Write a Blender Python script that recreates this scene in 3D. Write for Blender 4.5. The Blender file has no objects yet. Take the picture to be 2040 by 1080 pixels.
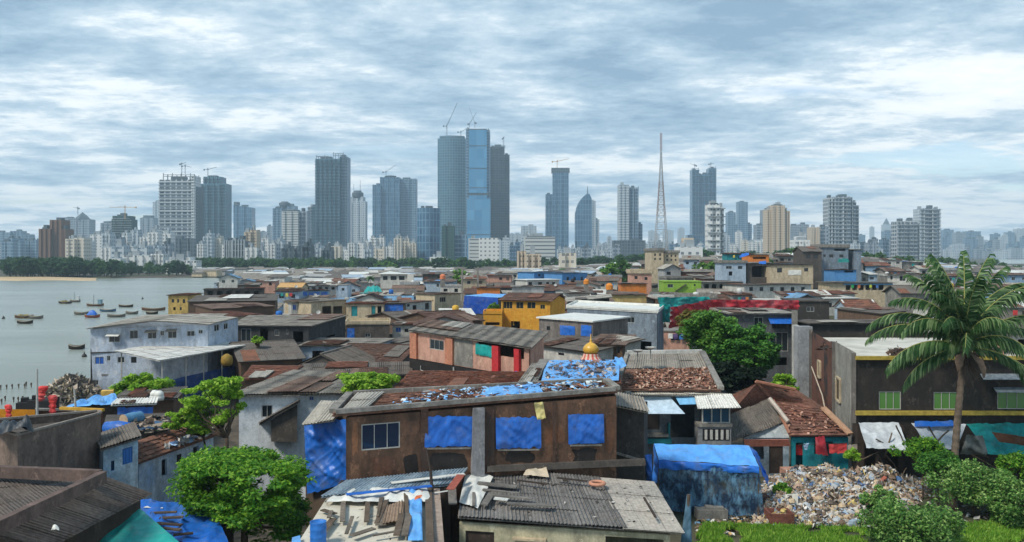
import bpy, math, random
import numpy as np
from mathutils import Vector, noise
SC = bpy.context.scene
COL = SC.collection
R = math.radians
# ------------------------------------------------------------ camera, world, sun
F, H, HY, CX = 1767.0, 16.0, 505.0, 1020.0      # focal length (photo px), eye height (m), horizon row, centre column
cam = bpy.data.cameras.new('camera'); co = bpy.data.objects.new('camera', cam); COL.objects.link(co)
co.location = (0, 0, H); co.rotation_euler = (R(90), 0, 0)
cam.lens = 36 * F / 2040; cam.sensor_width = 36; cam.shift_y = -(540 - HY) / 2040
cam.clip_start = .5; cam.clip_end = 30000
SC.camera = co
SC.view_settings.view_transform = 'Standard'; SC.view_settings.look = 'None'
SC.view_settings.exposure = 0.62; SC.view_settings.gamma = 1
SC.cycles.use_denoising = True
SC.cycles.max_bounces = 7; SC.cycles.diffuse_bounces = 3; SC.cycles.glossy_bounces = 2
SC.cycles.transmission_bounces = 3; SC.cycles.volume_bounces = 2; SC.cycles.transparent_max_bounces = 12
SUN_EL, SUN_AZ = 50, -128        # azimuth measured from +Y (view direction) towards +X
W = bpy.data.worlds.new('World'); SC.world = W; W.use_nodes = True
def build_world():
    nt = W.node_tree; N, L = nt.nodes, nt.links; N.clear()
    def n(t, **k):
        x = N.new(t)
        for a, b in k.items(): setattr(x, a, b)
        return x
    def mth(op, a, b=None):
        x = n('ShaderNodeMath', operation=op)
        for i, v in enumerate((a, b)):
            if v is None: continue
            if isinstance(v, (int, float)): x.inputs[i].default_value = v
            else: L.new(v, x.inputs[i])
        return x.outputs[0]
    tc = n('ShaderNodeTexCoord'); sp = n('ShaderNodeSeparateXYZ'); L.new(tc.outputs['Generated'], sp.inputs[0])
    z = mth('MAXIMUM', sp.outputs[2], 0.0)
    zz = mth('ADD', z, .10)
    cb = n('ShaderNodeCombineXYZ')
    L.new(mth('DIVIDE', sp.outputs[0], zz), cb.inputs[0]); L.new(mth('DIVIDE', sp.outputs[1], zz), cb.inputs[1])
    def nz(scale, det, rough, sx, sy, off, dist=0.0):
        mp = n('ShaderNodeMapping'); L.new(cb.outputs[0], mp.inputs[0])
        mp.inputs['Scale'].default_value = (sx, sy, 1); mp.inputs['Location'].default_value = off
        mp.inputs['Rotation'].default_value = (0, 0, R(-9))
        t = n('ShaderNodeTexNoise'); L.new(mp.outputs[0], t.inputs['Vector'])
        t.inputs['Scale'].default_value = scale; t.inputs['Detail'].default_value = det
        t.inputs['Roughness'].default_value = rough; t.inputs['Distortion'].default_value = dist
        return t.outputs['Fac']
    big = nz(.62, 8, .62, .8, 1.0, (0.3, 2.2, 0), .15)
    mid = nz(2.4, 9, .68, .8, 1.0, (1.3, 8.2, 0), .1)
    fine = nz(8, 8, .7, .8, 1.0, (7.3, 2.2, 0), .1)
    s = mth('ADD', mth('ADD', mth('MULTIPLY', big, .58), mth('MULTIPLY', mid, .33)), mth('MULTIPLY', fine, .13))
    hz = mth('MULTIPLY', mth('SUBTRACT', .20, z), .26)        # a thinner, brighter cloud sheet low down
    s = mth('ADD', s, hz)
    rp = n('ShaderNodeValToRGB'); L.new(s, rp.inputs[0]); e = rp.color_ramp.elements
    pts = [(.44, (.205, .31, .42, 1)), (.50, (.31, .425, .525, 1)), (.545, (.45, .55, .63, 1)), (.585, (.69, .74, .765, 1)), (.69, (.88, .87, .82, 1))]
    e[0].position, e[0].color = pts[0]; e[1].position, e[1].color = pts[-1]
    for p, c in pts[1:-1]:
        q = e.new(p); q.color = c
    sky = n('ShaderNodeTexSky', sky_type='NISHITA'); sky.sun_disc = False
    sky.sun_elevation = R(SUN_EL); sky.sun_rotation = R(SUN_AZ); sky.air_density = 1.0; sky.dust_density = .2; sky.ozone_density = 1.6
    b1 = n('ShaderNodeBackground'); L.new(sky.outputs[0], b1.inputs[0]); b1.inputs[1].default_value = .10
    b2 = n('ShaderNodeBackground'); L.new(rp.outputs[0], b2.inputs[0]); b2.inputs[1].default_value = .98
    gap = nz(1.1, 4, .5, .5, 1.6, (11.3, 4.9, 0), .3)
    r2 = n('ShaderNodeValToRGB'); L.new(gap, r2.inputs[0])
    r2.color_ramp.elements[0].position = .29; r2.color_ramp.elements[0].color = (.35, .35, .35, 1)
    r2.color_ramp.elements[1].position = .37; r2.color_ramp.elements[1].color = (1, 1, 1, 1)
    yy = mth('MAXIMUM', sp.outputs[1], .05)
    ex = mth('POWER', mth('DIVIDE', mth('SUBTRACT', mth('DIVIDE', sp.outputs[0], yy), .53), .17), 2); ez = mth('POWER', mth('DIVIDE', mth('SUBTRACT', mth('DIVIDE', z, yy), .107), .016), 2)
    g = mth('ADD', mth('ADD', ex, ez), mth('MULTIPLY', mth('SUBTRACT', mid, .5), 9)); gm = n('ShaderNodeMapRange'); L.new(g, gm.inputs[0]); gm.inputs[1].default_value = .3; gm.inputs[2].default_value = 1.3; gm.inputs[3].default_value = .25; gm.inputs[4].default_value = 1
    cm = n('ShaderNodeMath', operation='MINIMUM'); L.new(r2.outputs[0], cm.inputs[0]); L.new(gm.outputs[0], cm.inputs[1])
    mx = n('ShaderNodeMixShader'); L.new(cm.outputs[0], mx.inputs[0]); L.new(b1.outputs[0], mx.inputs[1]); L.new(b2.outputs[0], mx.inputs[2])
    o = n('ShaderNodeOutputWorld'); L.new(mx.outputs[0], o.inputs[0])
build_world()
sl = bpy.data.lights.new('sun', 'SUN'); so = bpy.data.objects.new('sun', sl); COL.objects.link(so)
sl.energy = 2.2; sl.angle = R(12); sl.color = (1, .93, .82)
sd = Vector((math.sin(R(SUN_AZ)) * math.cos(R(SUN_EL)), math.cos(R(SUN_AZ)) * math.cos(R(SUN_EL)), math.sin(R(SUN_EL))))
so.rotation_euler = sd.to_track_quat('Z', 'Y').to_euler(); so.location = (0, -20, 60)

# ------------------------------------------------------------ helpers
def S(r, g, b, k=1.0):
    f = lambda c: (c / 255 / 12.92 if c <= 10 else ((c / 255 + .055) / 1.055) ** 2.4) * k
    return (f(r), f(g), f(b), 1)
def V(px, py, D): return Vector(((px - CX) / F * D, D, H - (py - HY) / F * D))
def C(px, py, z):
    D = F * (H - z) / (py - HY); return Vector(((px - CX) / F * D, D, z))
def proj(p): return CX + F * p.x / p.y, HY + F * (H - p.z) / p.y
UP = Vector((0, 0, 1))
class MB:
    def __init__(s): s.v = []; s.f = []; s.uv = []; s.mi = []
    def face(s, pts, uv=None, mi=0):
        k = len(s.v); s.v += [tuple(p) for p in pts]; s.f.append(tuple(range(k, k + len(pts))))
        s.uv += list(uv) if uv else [(0, 0)] * len(pts); s.mi.append(mi)
    def hexa(s, b, t, mi=0):                      # b, t: four bottom, four top corners, same order
        for q in ((b[0], b[1], t[1], t[0]), (b[1], b[2], t[2], t[1]), (b[2], b[3], t[3], t[2]), (b[3], b[0], t[0], t[3]), t, b[::-1]):
            w = (q[1] - q[0]).length; h = (q[3] - q[0]).length
            s.face(q, ((0, 0), (w, 0), (w, h), (0, h)), mi)
    def box(s, c, sx, sy, sz, yaw=0, mi=0):       # c = centre of the base
        ca, sa = math.cos(yaw), math.sin(yaw)
        b = [Vector((c[0] + x * ca - y * sa, c[1] + x * sa + y * ca, c[2])) for x, y in ((-sx/2, -sy/2), (sx/2, -sy/2), (sx/2, sy/2), (-sx/2, sy/2))]
        s.hexa(b, [p + UP * sz for p in b], mi)
    def beam(s, p, q, w, h=None, mi=0):
        h = h or w; d = (q - p).normalized(); a = d.cross(UP)
        a = a.normalized() if a.length > .05 else Vector((1, 0, 0)); b = a.cross(d).normalized()
        o = [-a * w/2 - b * h/2, a * w/2 - b * h/2, a * w/2 + b * h/2, -a * w/2 + b * h/2]
        s.hexa([p + x for x in o], [q + x for x in o], mi)
    def tube(s, pts, rad, n=8, mi=0, caps=True):
        rings = []
        for i, p in enumerate(pts):
            d = (pts[min(i+1, len(pts)-1)] - pts[max(i-1, 0)]).normalized(); a = d.cross(Vector((0, 1, .01))).normalized() if abs(d.y) < .9 else d.cross(Vector((1, 0, 0))).normalized()
            b = d.cross(a); r = rad[i] if isinstance(rad, (list, tuple)) else rad
            rings.append([p + (a * math.cos(k*2*math.pi/n) + b * math.sin(k*2*math.pi/n)) * r for k in range(n)])
        for i in range(len(rings)-1):
            for k in range(n):
                s.face((rings[i][k], rings[i][(k+1) % n], rings[i+1][(k+1) % n], rings[i+1][k]), mi=mi)
        if caps:
            s.face(rings[0][::-1], mi=mi); s.face(rings[-1], mi=mi)
    def lathe(s, c, prof, n=16, mi=0):            # prof: (radius, z)
        for i in range(len(prof)-1):
            (r0, z0), (r1, z1) = prof[i], prof[i+1]
            for k in range(n):
                a0, a1 = k*2*math.pi/n, (k+1)*2*math.pi/n
                P = lambda r, z, a: Vector((c[0]+r*math.cos(a), c[1]+r*math.sin(a), c[2]+z))
                s.face((P(r0, z0, a0), P(r0, z0, a1), P(r1, z1, a1), P(r1, z1, a0)), mi=mi)
    def build(s, name, mat, parent=None, smooth=False, weld=False):
        off = np.array(parent_origin(parent)); me = bpy.data.meshes.new(name)
        v = np.array(s.v, dtype=float).reshape(-1, 3) - off
        me.from_pydata(v.tolist(), [], s.f)
        u = me.uv_layers.new(name='UVMap'); u.data.foreach_set('uv', np.array(s.uv, dtype='f').ravel())
        for m in (mat if isinstance(mat, (list, tuple)) else [mat]): me.materials.append(m)
        if any(s.mi): me.polygons.foreach_set('material_index', s.mi)
        if smooth or weld:
            import bmesh
            bm = bmesh.new(); bm.from_mesh(me); bmesh.ops.remove_doubles(bm, verts=bm.verts, dist=1e-4)
            bm.to_mesh(me); bm.free()
            if smooth: me.polygons.foreach_set('use_smooth', [True]*len(me.polygons))
        o = bpy.data.objects.new(name, me); COL.objects.link(o)
        if parent: o.parent = parent
        return o
ORG = {}
def parent_origin(p):
    o = Vector((0, 0, 0))
    while p is not None: o += p.location; p = p.parent
    return o
def npobj(name, v, f, mat, parent=None, smooth=False):
    me = bpy.data.meshes.new(name); me.from_pydata((np.asarray(v) - np.array(parent_origin(parent))).tolist(), [], np.asarray(f).tolist())
    me.materials.append(mat)
    if smooth: me.polygons.foreach_set('use_smooth', [True]*len(me.polygons))
    o = bpy.data.objects.new(name, me); COL.objects.link(o)
    if parent: o.parent = parent
    return o
def tag(o, label=None, cat=None, group=None, kind=None):
    if label: o['label'] = label
    if cat: o['category'] = cat
    if group: o['group'] = group
    if kind: o['kind'] = kind
    return o
def thing(name, label, cat, loc=(0, 0, 0), group=None):
    o = bpy.data.objects.new(name, None); COL.objects.link(o); o.location = loc; o.empty_display_size = .3
    return tag(o, label, cat, group)
def solo(mb, name, mat, label, cat, group=None, smooth=False, kind=None):   # a thing that is one mesh
    v = np.array(mb.v); c = (v.min(0) + v.max(0)) / 2; c[2] = v[:, 2].min()
    v = v - c; mb.v = [tuple(p) for p in v]
    o = mb.build(name, mat, None, smooth); o.location = c
    return tag(o, label, cat, group, kind)
def dup(root, loc, rz=None, sc=None, label=None):
    r = root.copy(); COL.objects.link(r); r.location = loc
    if rz is not None: r.rotation_euler = (0, 0, rz)
    if sc is not None: r.scale = sc
    if label: r['label'] = label
    for ch in list(root.children):
        c = ch.copy(); COL.objects.link(c); c.parent = r
        for g in ch.children:
            d = g.copy(); COL.objects.link(d); d.parent = c
    return r
AUTO = []           # things whose labels are finished at the end

# ------------------------------------------------------------ materials
MC = {}
class NB:
    def __init__(s, name):
        s.m = bpy.data.materials.new(name); s.m.use_nodes = True; s.N = s.m.node_tree.nodes; s.L = s.m.node_tree.links; s.N.clear()
        s.out = s.N.new('ShaderNodeOutputMaterial'); s.bs = s.N.new('ShaderNodeBsdfPrincipled'); s.L.new(s.bs.outputs[0], s.out.inputs[0])
        s.geo = s.N.new('ShaderNodeNewGeometry'); s.pos = s.geo.outputs['Position']
    def setin(s, sock, v):
        if isinstance(v, bpy.types.NodeSocket): s.L.new(v, sock)
        else: sock.default_value = v
    def noise(s, scale, det=4, rough=.55, stretch=(1, 1, 1), vec=None, dist=0):
        v = vec or s.pos
        if stretch != (1, 1, 1):
            mp = s.N.new('ShaderNodeMapping'); mp.inputs['Scale'].default_value = stretch; s.L.new(v, mp.inputs[0]); v = mp.outputs[0]
        t = s.N.new('ShaderNodeTexNoise'); s.L.new(v, t.inputs['Vector']); t.inputs['Scale'].default_value = scale
        t.inputs['Detail'].default_value = det; t.inputs['Roughness'].default_value = rough; t.inputs['Distortion'].default_value = dist
        return t.outputs['Fac']
    def ramp(s, f, a, b, ca=(0, 0, 0, 1), cb=(1, 1, 1, 1)):
        r = s.N.new('ShaderNodeValToRGB'); s.L.new(f, r.inputs[0]); e = r.color_ramp.elements
        e[0].position, e[0].color, e[1].position, e[1].color = a, ca, b, cb
        return r.outputs[0]
    def mramp(s, f, stops, const=False):
        r = s.N.new('ShaderNodeValToRGB'); s.L.new(f, r.inputs[0]); e = r.color_ramp.elements
        if const: r.color_ramp.interpolation = 'CONSTANT'
        e[0].position, e[0].color = stops[0]; e[1].position, e[1].color = stops[-1]
        for p, c in stops[1:-1]:
            q = e.new(p); q.color = c
        return r.outputs[0]
    def mix(s, fac, a, b, mode='MIX'):
        x = s.N.new('ShaderNodeMix'); x.data_type = 'RGBA'; x.blend_type = mode
        s.setin(x.inputs[0], fac); s.setin(x.inputs[6], a); s.setin(x.inputs[7], b); return x.outputs[2]
    def math(s, op, a, b):
        x = s.N.new('ShaderNodeMath'); x.operation = op; s.setin(x.inputs[0], a); s.setin(x.inputs[1], b); return x.outputs[0]
    def bump(s, h, st, dist=.05):
        b = s.N.new('ShaderNodeBump'); s.L.new(h, b.inputs['Height']); b.inputs['Strength'].default_value = st; b.inputs['Distance'].default_value = dist
        s.L.new(b.outputs[0], s.bs.inputs['Normal'])
    def done(s, col, rough=.85, spec=.3):
        s.setin(s.bs.inputs['Base Color'], col); s.setin(s.bs.inputs['Roughness'], rough); s.bs.inputs['Specular IOR Level'].default_value = spec
        return s.m
def k4(c, k): return (c[0]*k, c[1]*k, c[2]*k, 1)
def wallm(c, c2=None, stain=.38, dark=(.035, .032, .03, 1), rough=.9):
    key = ('w', c, c2, stain, dark)
    if key in MC: return MC[key]
    n = NB('plaster'); c2 = c2 or k4(c, .8)
    col = n.mix(n.ramp(n.noise(.55, 6, .65), .42, .62), c, c2)
    st = n.math('MULTIPLY', n.ramp(n.noise(1.1, 7, .72, (1, 1, .36)), .5 - .12*stain, .72 - .12*stain), stain)
    col = n.mix(st, col, dark)
    g = n.noise(7, 5, .7); col = n.mix(n.ramp(g, .3, .7), k4((1, 1, 1), 1) , (.66, .66, .66, 1)) if False else n.mix(.45, col, n.mix(n.ramp(g, .32, .68), k4(c, .62), k4(c, 1.2)))
    col = n.mix(n.math('MULTIPLY', st, .6), col, dark)
    col = n.mix(n.math('MULTIPLY', n.ramp(n.noise(2.1, 9, .8), .5, .6), .25+.35*stain), col, k4(c, .38))
    col = n.mix(n.math('MULTIPLY', n.ramp(n.noise(1.5, 9, .8, (1, 1, .7), dist=.3), .57, .6), .55), col, (min(c[0]*1.5+.02, .7), min(c[1]*1.42+.02, .68), min(c[2]*1.35+.02, .66), 1))
    n.bump(g, .35, .03); MC[key] = n.done(col, rough); return MC[key]
def flat(c, rough=.7, spec=.3, var=.25, sc=3):
    key = ('f', c, rough, spec, var, sc)
    if key in MC: return MC[key]
    n = NB('paint'); g = n.noise(sc, 5, .65)
    col = n.mix(n.ramp(g, .35, .68), k4(c, 1 - var), k4(c, 1 + var*.4)); n.bump(g, .2, .02)
    MC[key] = n.done(col, rough, spec); return MC[key]
def corrm(c, c2, rust=.3, rustc=(.13, .06, .035, 1), moss=.35, bumpst=.7):
    c, c2 = k4(c, 1.12), k4(c2, .85)
    key = ('c', c, c2, rust, rustc, moss, bumpst)
    if key in MC: return MC[key]
    n = NB('corrugated_sheet'); uv = n.N.new('ShaderNodeUVMap').outputs[0]
    br = n.N.new('ShaderNodeTexBrick'); n.L.new(uv, br.inputs['Vector']); br.inputs['Color1'].default_value = c; br.inputs['Color2'].default_value = c2
    br.inputs['Mortar'].default_value = k4(c2, .5); br.inputs['Scale'].default_value = 1; br.inputs['Mortar Size'].default_value = .02
    br.inputs['Brick Width'].default_value = 1.05; br.inputs['Row Height'].default_value = 2.0; br.offset = 0
    col = br.outputs['Color']
    col = n.mix(n.math('MULTIPLY', n.ramp(n.noise(.5, 7, .7), .5, .62), rust), col, rustc)
    col = n.mix(n.math('MULTIPLY', n.ramp(n.noise(2.2, 6, .7), .48, .66), moss), col, (.05, .045, .038, 1))
    col = n.mix(.4, col, n.mix(n.ramp(n.noise(5, 7, .8), .4, .6), k4(c, .4), k4(c, 1.4)))
    w = n.N.new('ShaderNodeTexWave'); w.bands_direction = 'X'; n.L.new(uv, w.inputs['Vector']); w.inputs['Scale'].default_value = 1.6
    n.bump(w.outputs['Fac'], bumpst, .05); MC[key] = n.done(col, .85); return MC[key]
def tilem(c, c2, c3):
    key = ('t', c, c2, c3)
    if key in MC: return MC[key]
    n = NB('clay_tile'); col = n.mramp(n.geo.outputs['Random Per Island'], [(0, c), (.35, c2), (.7, c), (1, c3)])
    col = n.mix(n.math('MULTIPLY', n.ramp(n.noise(.7, 6, .7), .45, .6), .75), col, (.06, .045, .035, 1))
    g = n.noise(6, 5, .75); col = n.mix(.35, col, n.mix(n.ramp(g, .35, .65), (.035, .028, .024, 1), k4(c3, 1.2)))
    n.bump(g, .5, .05); MC[key] = n.done(col, .9); return MC[key]
def leafm(c1, c2, c3, tr=.35):
    key = ('l', c1, c2, c3)
    if key in MC: return MC[key]
    n = NB('foliage'); col = n.mramp(n.geo.outputs['Random Per Island'], [(0, c1), (.5, c2), (1, c3)])
    col = n.mix(n.ramp(n.noise(.9, 3), .4, .62), col, n.mix(.5, col, c1))
    n.done(col, .55, .25); t = n.N.new('ShaderNodeBsdfTranslucent'); n.L.new(col, t.inputs[0])
    m = n.N.new('ShaderNodeMixShader'); m.inputs[0].default_value = tr; n.L.new(n.bs.outputs[0], m.inputs[1]); n.L.new(t.outputs[0], m.inputs[2]); n.L.new(m.outputs[0], n.out.inputs[0])
    MC[key] = n.m; return n.m
def facade(wall, g1, g2, bw=3.2, bh=3.4, ms=.55, rough=.35, var=.2):
    key = ('fa', wall, g1, g2, bw, bh, ms)
    if key in MC: return MC[key]
    n = NB('facade'); uv = n.N.new('ShaderNodeUVMap').outputs[0]
    br = n.N.new('ShaderNodeTexBrick'); n.L.new(uv, br.inputs['Vector']); br.offset = 0
    br.inputs['Color1'].default_value = g1; br.inputs['Color2'].default_value = g2; br.inputs['Mortar'].default_value = wall
    br.inputs['Scale'].default_value = 1; br.inputs['Mortar Size'].default_value = ms; br.inputs['Mortar Smooth'].default_value = 0
    br.inputs['Brick Width'].default_value = bw; br.inputs['Row Height'].default_value = bh; br.inputs['Bias'].default_value = -.1
    col = n.mix(n.ramp(n.noise(.035, 4, .6), .4, .62), br.outputs['Color'], n.mix(var, br.outputs['Color'], wall))
    n.done(col, n.math('MULTIPLY_ADD', br.outputs['Fac'], .4), .5)
    n.bs.inputs['Roughness'].default_value = rough
    x = n.N.new('ShaderNodeMapRange'); n.L.new(br.outputs['Fac'], x.inputs[0]); x.inputs[3].default_value = rough; x.inputs[4].default_value = .85
    n.L.new(x.outputs[0], n.bs.inputs['Roughness']); MC[key] = n.m; return n.m
def plastic(c, rough=.4, var=.3, trans=.0):
    key = ('p', c, rough, var, trans)
    if key in MC: return MC[key]
    n = NB('tarpaulin'); g = n.noise(2.2, 6, .6, (1, 1, .6), dist=.6); col = n.mix(n.ramp(g, .35, .65), k4(c, 1-var*.7), k4(c, 1+var*.5))
    col = n.mix(n.math('MULTIPLY', n.ramp(n.noise(.9, 7, .75), .5, .68), .38), col, (.24, .25, .25, 1))
    n.bump(n.noise(1.6, 3, .5, (1, 1, .5), dist=1.2), .5, .08); MC[key] = n.done(col, rough, .4); return n.m
def glassm(c=(.02, .028, .033, 1), rough=.12):
    key = ('g', c, rough)
    if key in MC: return MC[key]
    n = NB('window_glass'); MC[key] = n.done(c, rough, .35); return n.m
M_GR = corrm(S(146, 139, 128), S(118, 111, 102), .3)            # grey cement sheets
M_GD = corrm(S(112, 105, 97), S(90, 84, 78), .35)               # darker, older
M_GL = corrm(S(176, 170, 158), S(150, 144, 134), .2, moss=.25)
M_BR = corrm(S(128, 106, 92), S(100, 82, 72), .55, S(105, 62, 45))
M_WH = corrm(S(216, 214, 206), S(196, 196, 190), .12, moss=.12)
M_BL = corrm(S(120, 160, 190), S(90, 125, 155), .25)
M_RUST = wallm(S(138, 92, 70), S(104, 74, 60), .4)
M_TI = tilem(S(126, 78, 60), S(104, 62, 50), S(158, 106, 84))
M_TD = tilem(S(100, 70, 58), S(80, 56, 48), S(124, 92, 76))
M_CON = wallm(S(150, 146, 138), S(118, 114, 108), .55)
M_COND = wallm(S(98, 91, 84), S(68, 62, 57), .7)
M_WOOD = wallm(S(104, 90, 76), S(74, 62, 52), .4)
M_DARKW = wallm(S(72, 60, 52), S(48, 41, 36), .6)
M_BARK = wallm(S(86, 72, 58), S(58, 48, 40), .3)
M_BLUE = plastic(S(34, 104, 196)); M_SKY = plastic(S(104, 172, 236)); M_TEAL = plastic(S(20, 158, 152)); M_RED = plastic(S(182, 44, 54), .6, .2)
M_WHT = plastic(S(222, 222, 214), .5, .15)
M_FRAME = flat(S(178, 178, 172), .5)
M_FDARK = flat(S(60, 56, 52), .6)
M_GLASS = glassm()
M_STEEL = flat(S(120, 122, 122), .45, .5)

# ------------------------------------------------------------ builders
def wall_panel(mb, A, B, base, zA, zB, holes=(), th=.14, mi=0):
    """vertical wall from A to B seen with its outside on the right-hand side of A->B turned to the viewer"""
    A2, B2 = Vector((A.x, A.y, 0)), Vector((B.x, B.y, 0)); d = B2 - A2; Lw = d.length
    nrm = Vector((d.y, -d.x, 0)).normalized()
    us = sorted({0.0, 1.0, *[h[0] for h in holes], *[h[1] for h in holes]}); ts = sorted({0.0, 1.0, *[h[2] for h in holes], *[h[3] for h in holes]})
    def P(u, t, k): 
        zt = zA + (zB - zA) * u; p = A2 + d * u; return Vector((p.x, p.y, base + (zt - base) * t)) - nrm * k
    def solid(i, j):
        if i < 0 or j < 0 or i >= len(us)-1 or j >= len(ts)-1: return True
        u, t = (us[i]+us[i+1])/2, (ts[j]+ts[j+1])/2
        return not any(h[0] < u < h[1] and h[2] < t < h[3] for h in holes)
    for i in range(len(us)-1):
        for j in range(len(ts)-1):
            u0, u1, t0, t1 = us[i], us[i+1], ts[j], ts[j+1]
            if u1-u0 < 1e-5 or t1-t0 < 1e-5: continue
            if solid(i, j):
                uvs = ((u0*Lw, t0*(zA-base)), (u1*Lw, t0*(zA-base)), (u1*Lw, t1*(zA-base)), (u0*Lw, t1*(zA-base)))
                mb.face((P(u0,t0,0), P(u1,t0,0), P(u1,t1,0), P(u0,t1,0)), uvs, mi)
                if holes: mb.face((P(u0,t0,th), P(u0,t1,th), P(u1,t1,th), P(u1,t0,th)), uvs, mi)
            else:
                if solid(i-1, j): mb.face((P(u0,t0,0), P(u0,t1,0), P(u0,t1,th), P(u0,t0,th)), mi=mi)
                if solid(i+1, j): mb.face((P(u1,t0,0), P(u1,t0,th), P(u1,t1,th), P(u1,t1,0)), mi=mi)
                if solid(i, j-1): mb.face((P(u0,t0,0), P(u0,t0,th), P(u1,t0,th), P(u1,t0,0)), mi=mi)
                if solid(i, j+1): mb.face((P(u0,t1,0), P(u1,t1,0), P(u1,t1,th), P(u0,t1,th)), mi=mi)
def L2(a, b, c, d, u, v): return (a*(1-u)+b*u)*(1-v)+(d*(1-u)+c*u)*v
def roof_surf(mb, a, b, c, d, kind, dist, rng, mi=0, th=.07, sheet=1.05):
    """a-b front edge left to right, d-c the back edge"""
    Wd, Ln = ((b-a).length+(c-d).length)/2, ((d-a).length+(c-b).length)/2
    n = (b-a).cross(d-a).normalized()
    if n.z < 0: n = -n
    mb.hexa([p - n*th for p in (a, b, c, d)], [p - n*.01 for p in (a, b, c, d)], mi)
    if kind == 'plain': return
    if kind == 'corr':
        nc, nr = max(1, round(Wd/sheet)), max(1, round(Ln/2.0)); near = dist < 95
        sub = max(2, int(Wd/nc/.175*4)) if near else 1; amp = .028 if near else 0
        for r in range(nr):
            for q in range(nc):
                o = rng.uniform(.012, .035) + .012*((r+q) % 2); tl = rng.uniform(-.012, .012); sh = rng.uniform(-.05, .05)/max(Ln, 1)
                u0, u1, v0, v1 = q/nc, (q+1.04)/nc, (r-.05)/nr+sh, (r+1)/nr+sh
                u1 = min(u1, 1.01); prev = None
                for s_ in range(sub+1):
                    u = u0+(u1-u0)*s_/sub; k = o+tl*s_/sub+amp*(1+math.sin(u*Wd/.175*2*math.pi))
                    p0, p1 = L2(a, b, c, d, u, v0)+n*(k+.03), L2(a, b, c, d, u, v1)+n*k
                    if prev: mb.face((prev[0], p0, p1, prev[1]), ((prev[2]*Wd, v0*Ln), (u*Wd, v0*Ln), (u*Wd, v1*Ln), (prev[2]*Wd, v1*Ln)), mi)
                    prev = (p0, p1, u)
    if kind == 'tile':
        su, sv = (.3, .34) if dist < 70 else ((.42, .5) if dist < 110 else (1.0, .9))
        nc, nr = max(1, round(Wd/su)), max(1, round(Ln/sv))
        for r in range(nr):
            for q in range(nc):
                if rng.random() < .03: continue
                o = rng.uniform(0, .03); j = lambda: rng.uniform(-.12, .12)
                u0, u1, v0, v1 = (q+j()*.5)/nc, (q+1.02+j()*.5)/nc, (r-.15+j())/nr, (r+1+j()*.3)/nr
                u0, u1, v0, v1 = max(u0, 0), min(u1, 1.0), max(v0, -.01), min(v1, 1)
                p = [L2(a, b, c, d, u0, v0)+n*(.075+o), L2(a, b, c, d, u1, v0)+n*(.075+o+rng.uniform(-.015, .02)), L2(a, b, c, d, u1, v1)+n*(.015+o), L2(a, b, c, d, u0, v1)+n*(.015+o)]
                mb.face(p, ((q, r),)*4, mi)
                mb.face((p[0]-n*.05, p[1]-n*.05, p[1], p[0]), ((q, r),)*4, mi)
def hit(A, B, px, py):
    """where the line of sight through a photo pixel meets the vertical plane A-B -> (u, z)"""
    d = Vector((B.x-A.x, B.y-A.y)); nx, ny = d.y, -d.x; rx = (px-CX)/F
    D = (A.x*nx + A.y*ny)/(rx*nx + ny); x = rx*D
    return ((x-A.x)*d.x + (D-A.y)*d.y)/d.length_squared, H-(py-HY)/F*D
def window(P, A, B, n, kind, mat=None, parts=3):
    """P(u,z)->point on wall; rect A=(u0,z0) B=(u1,z1)"""
    u0, z0 = A; u1, z1 = B
    a, b, c, d = P(u0, z0), P(u1, z0), P(u1, z1), P(u0, z1); w = (b-a).length; h = z1-z0
    return a, b, c, d, w, h
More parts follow.
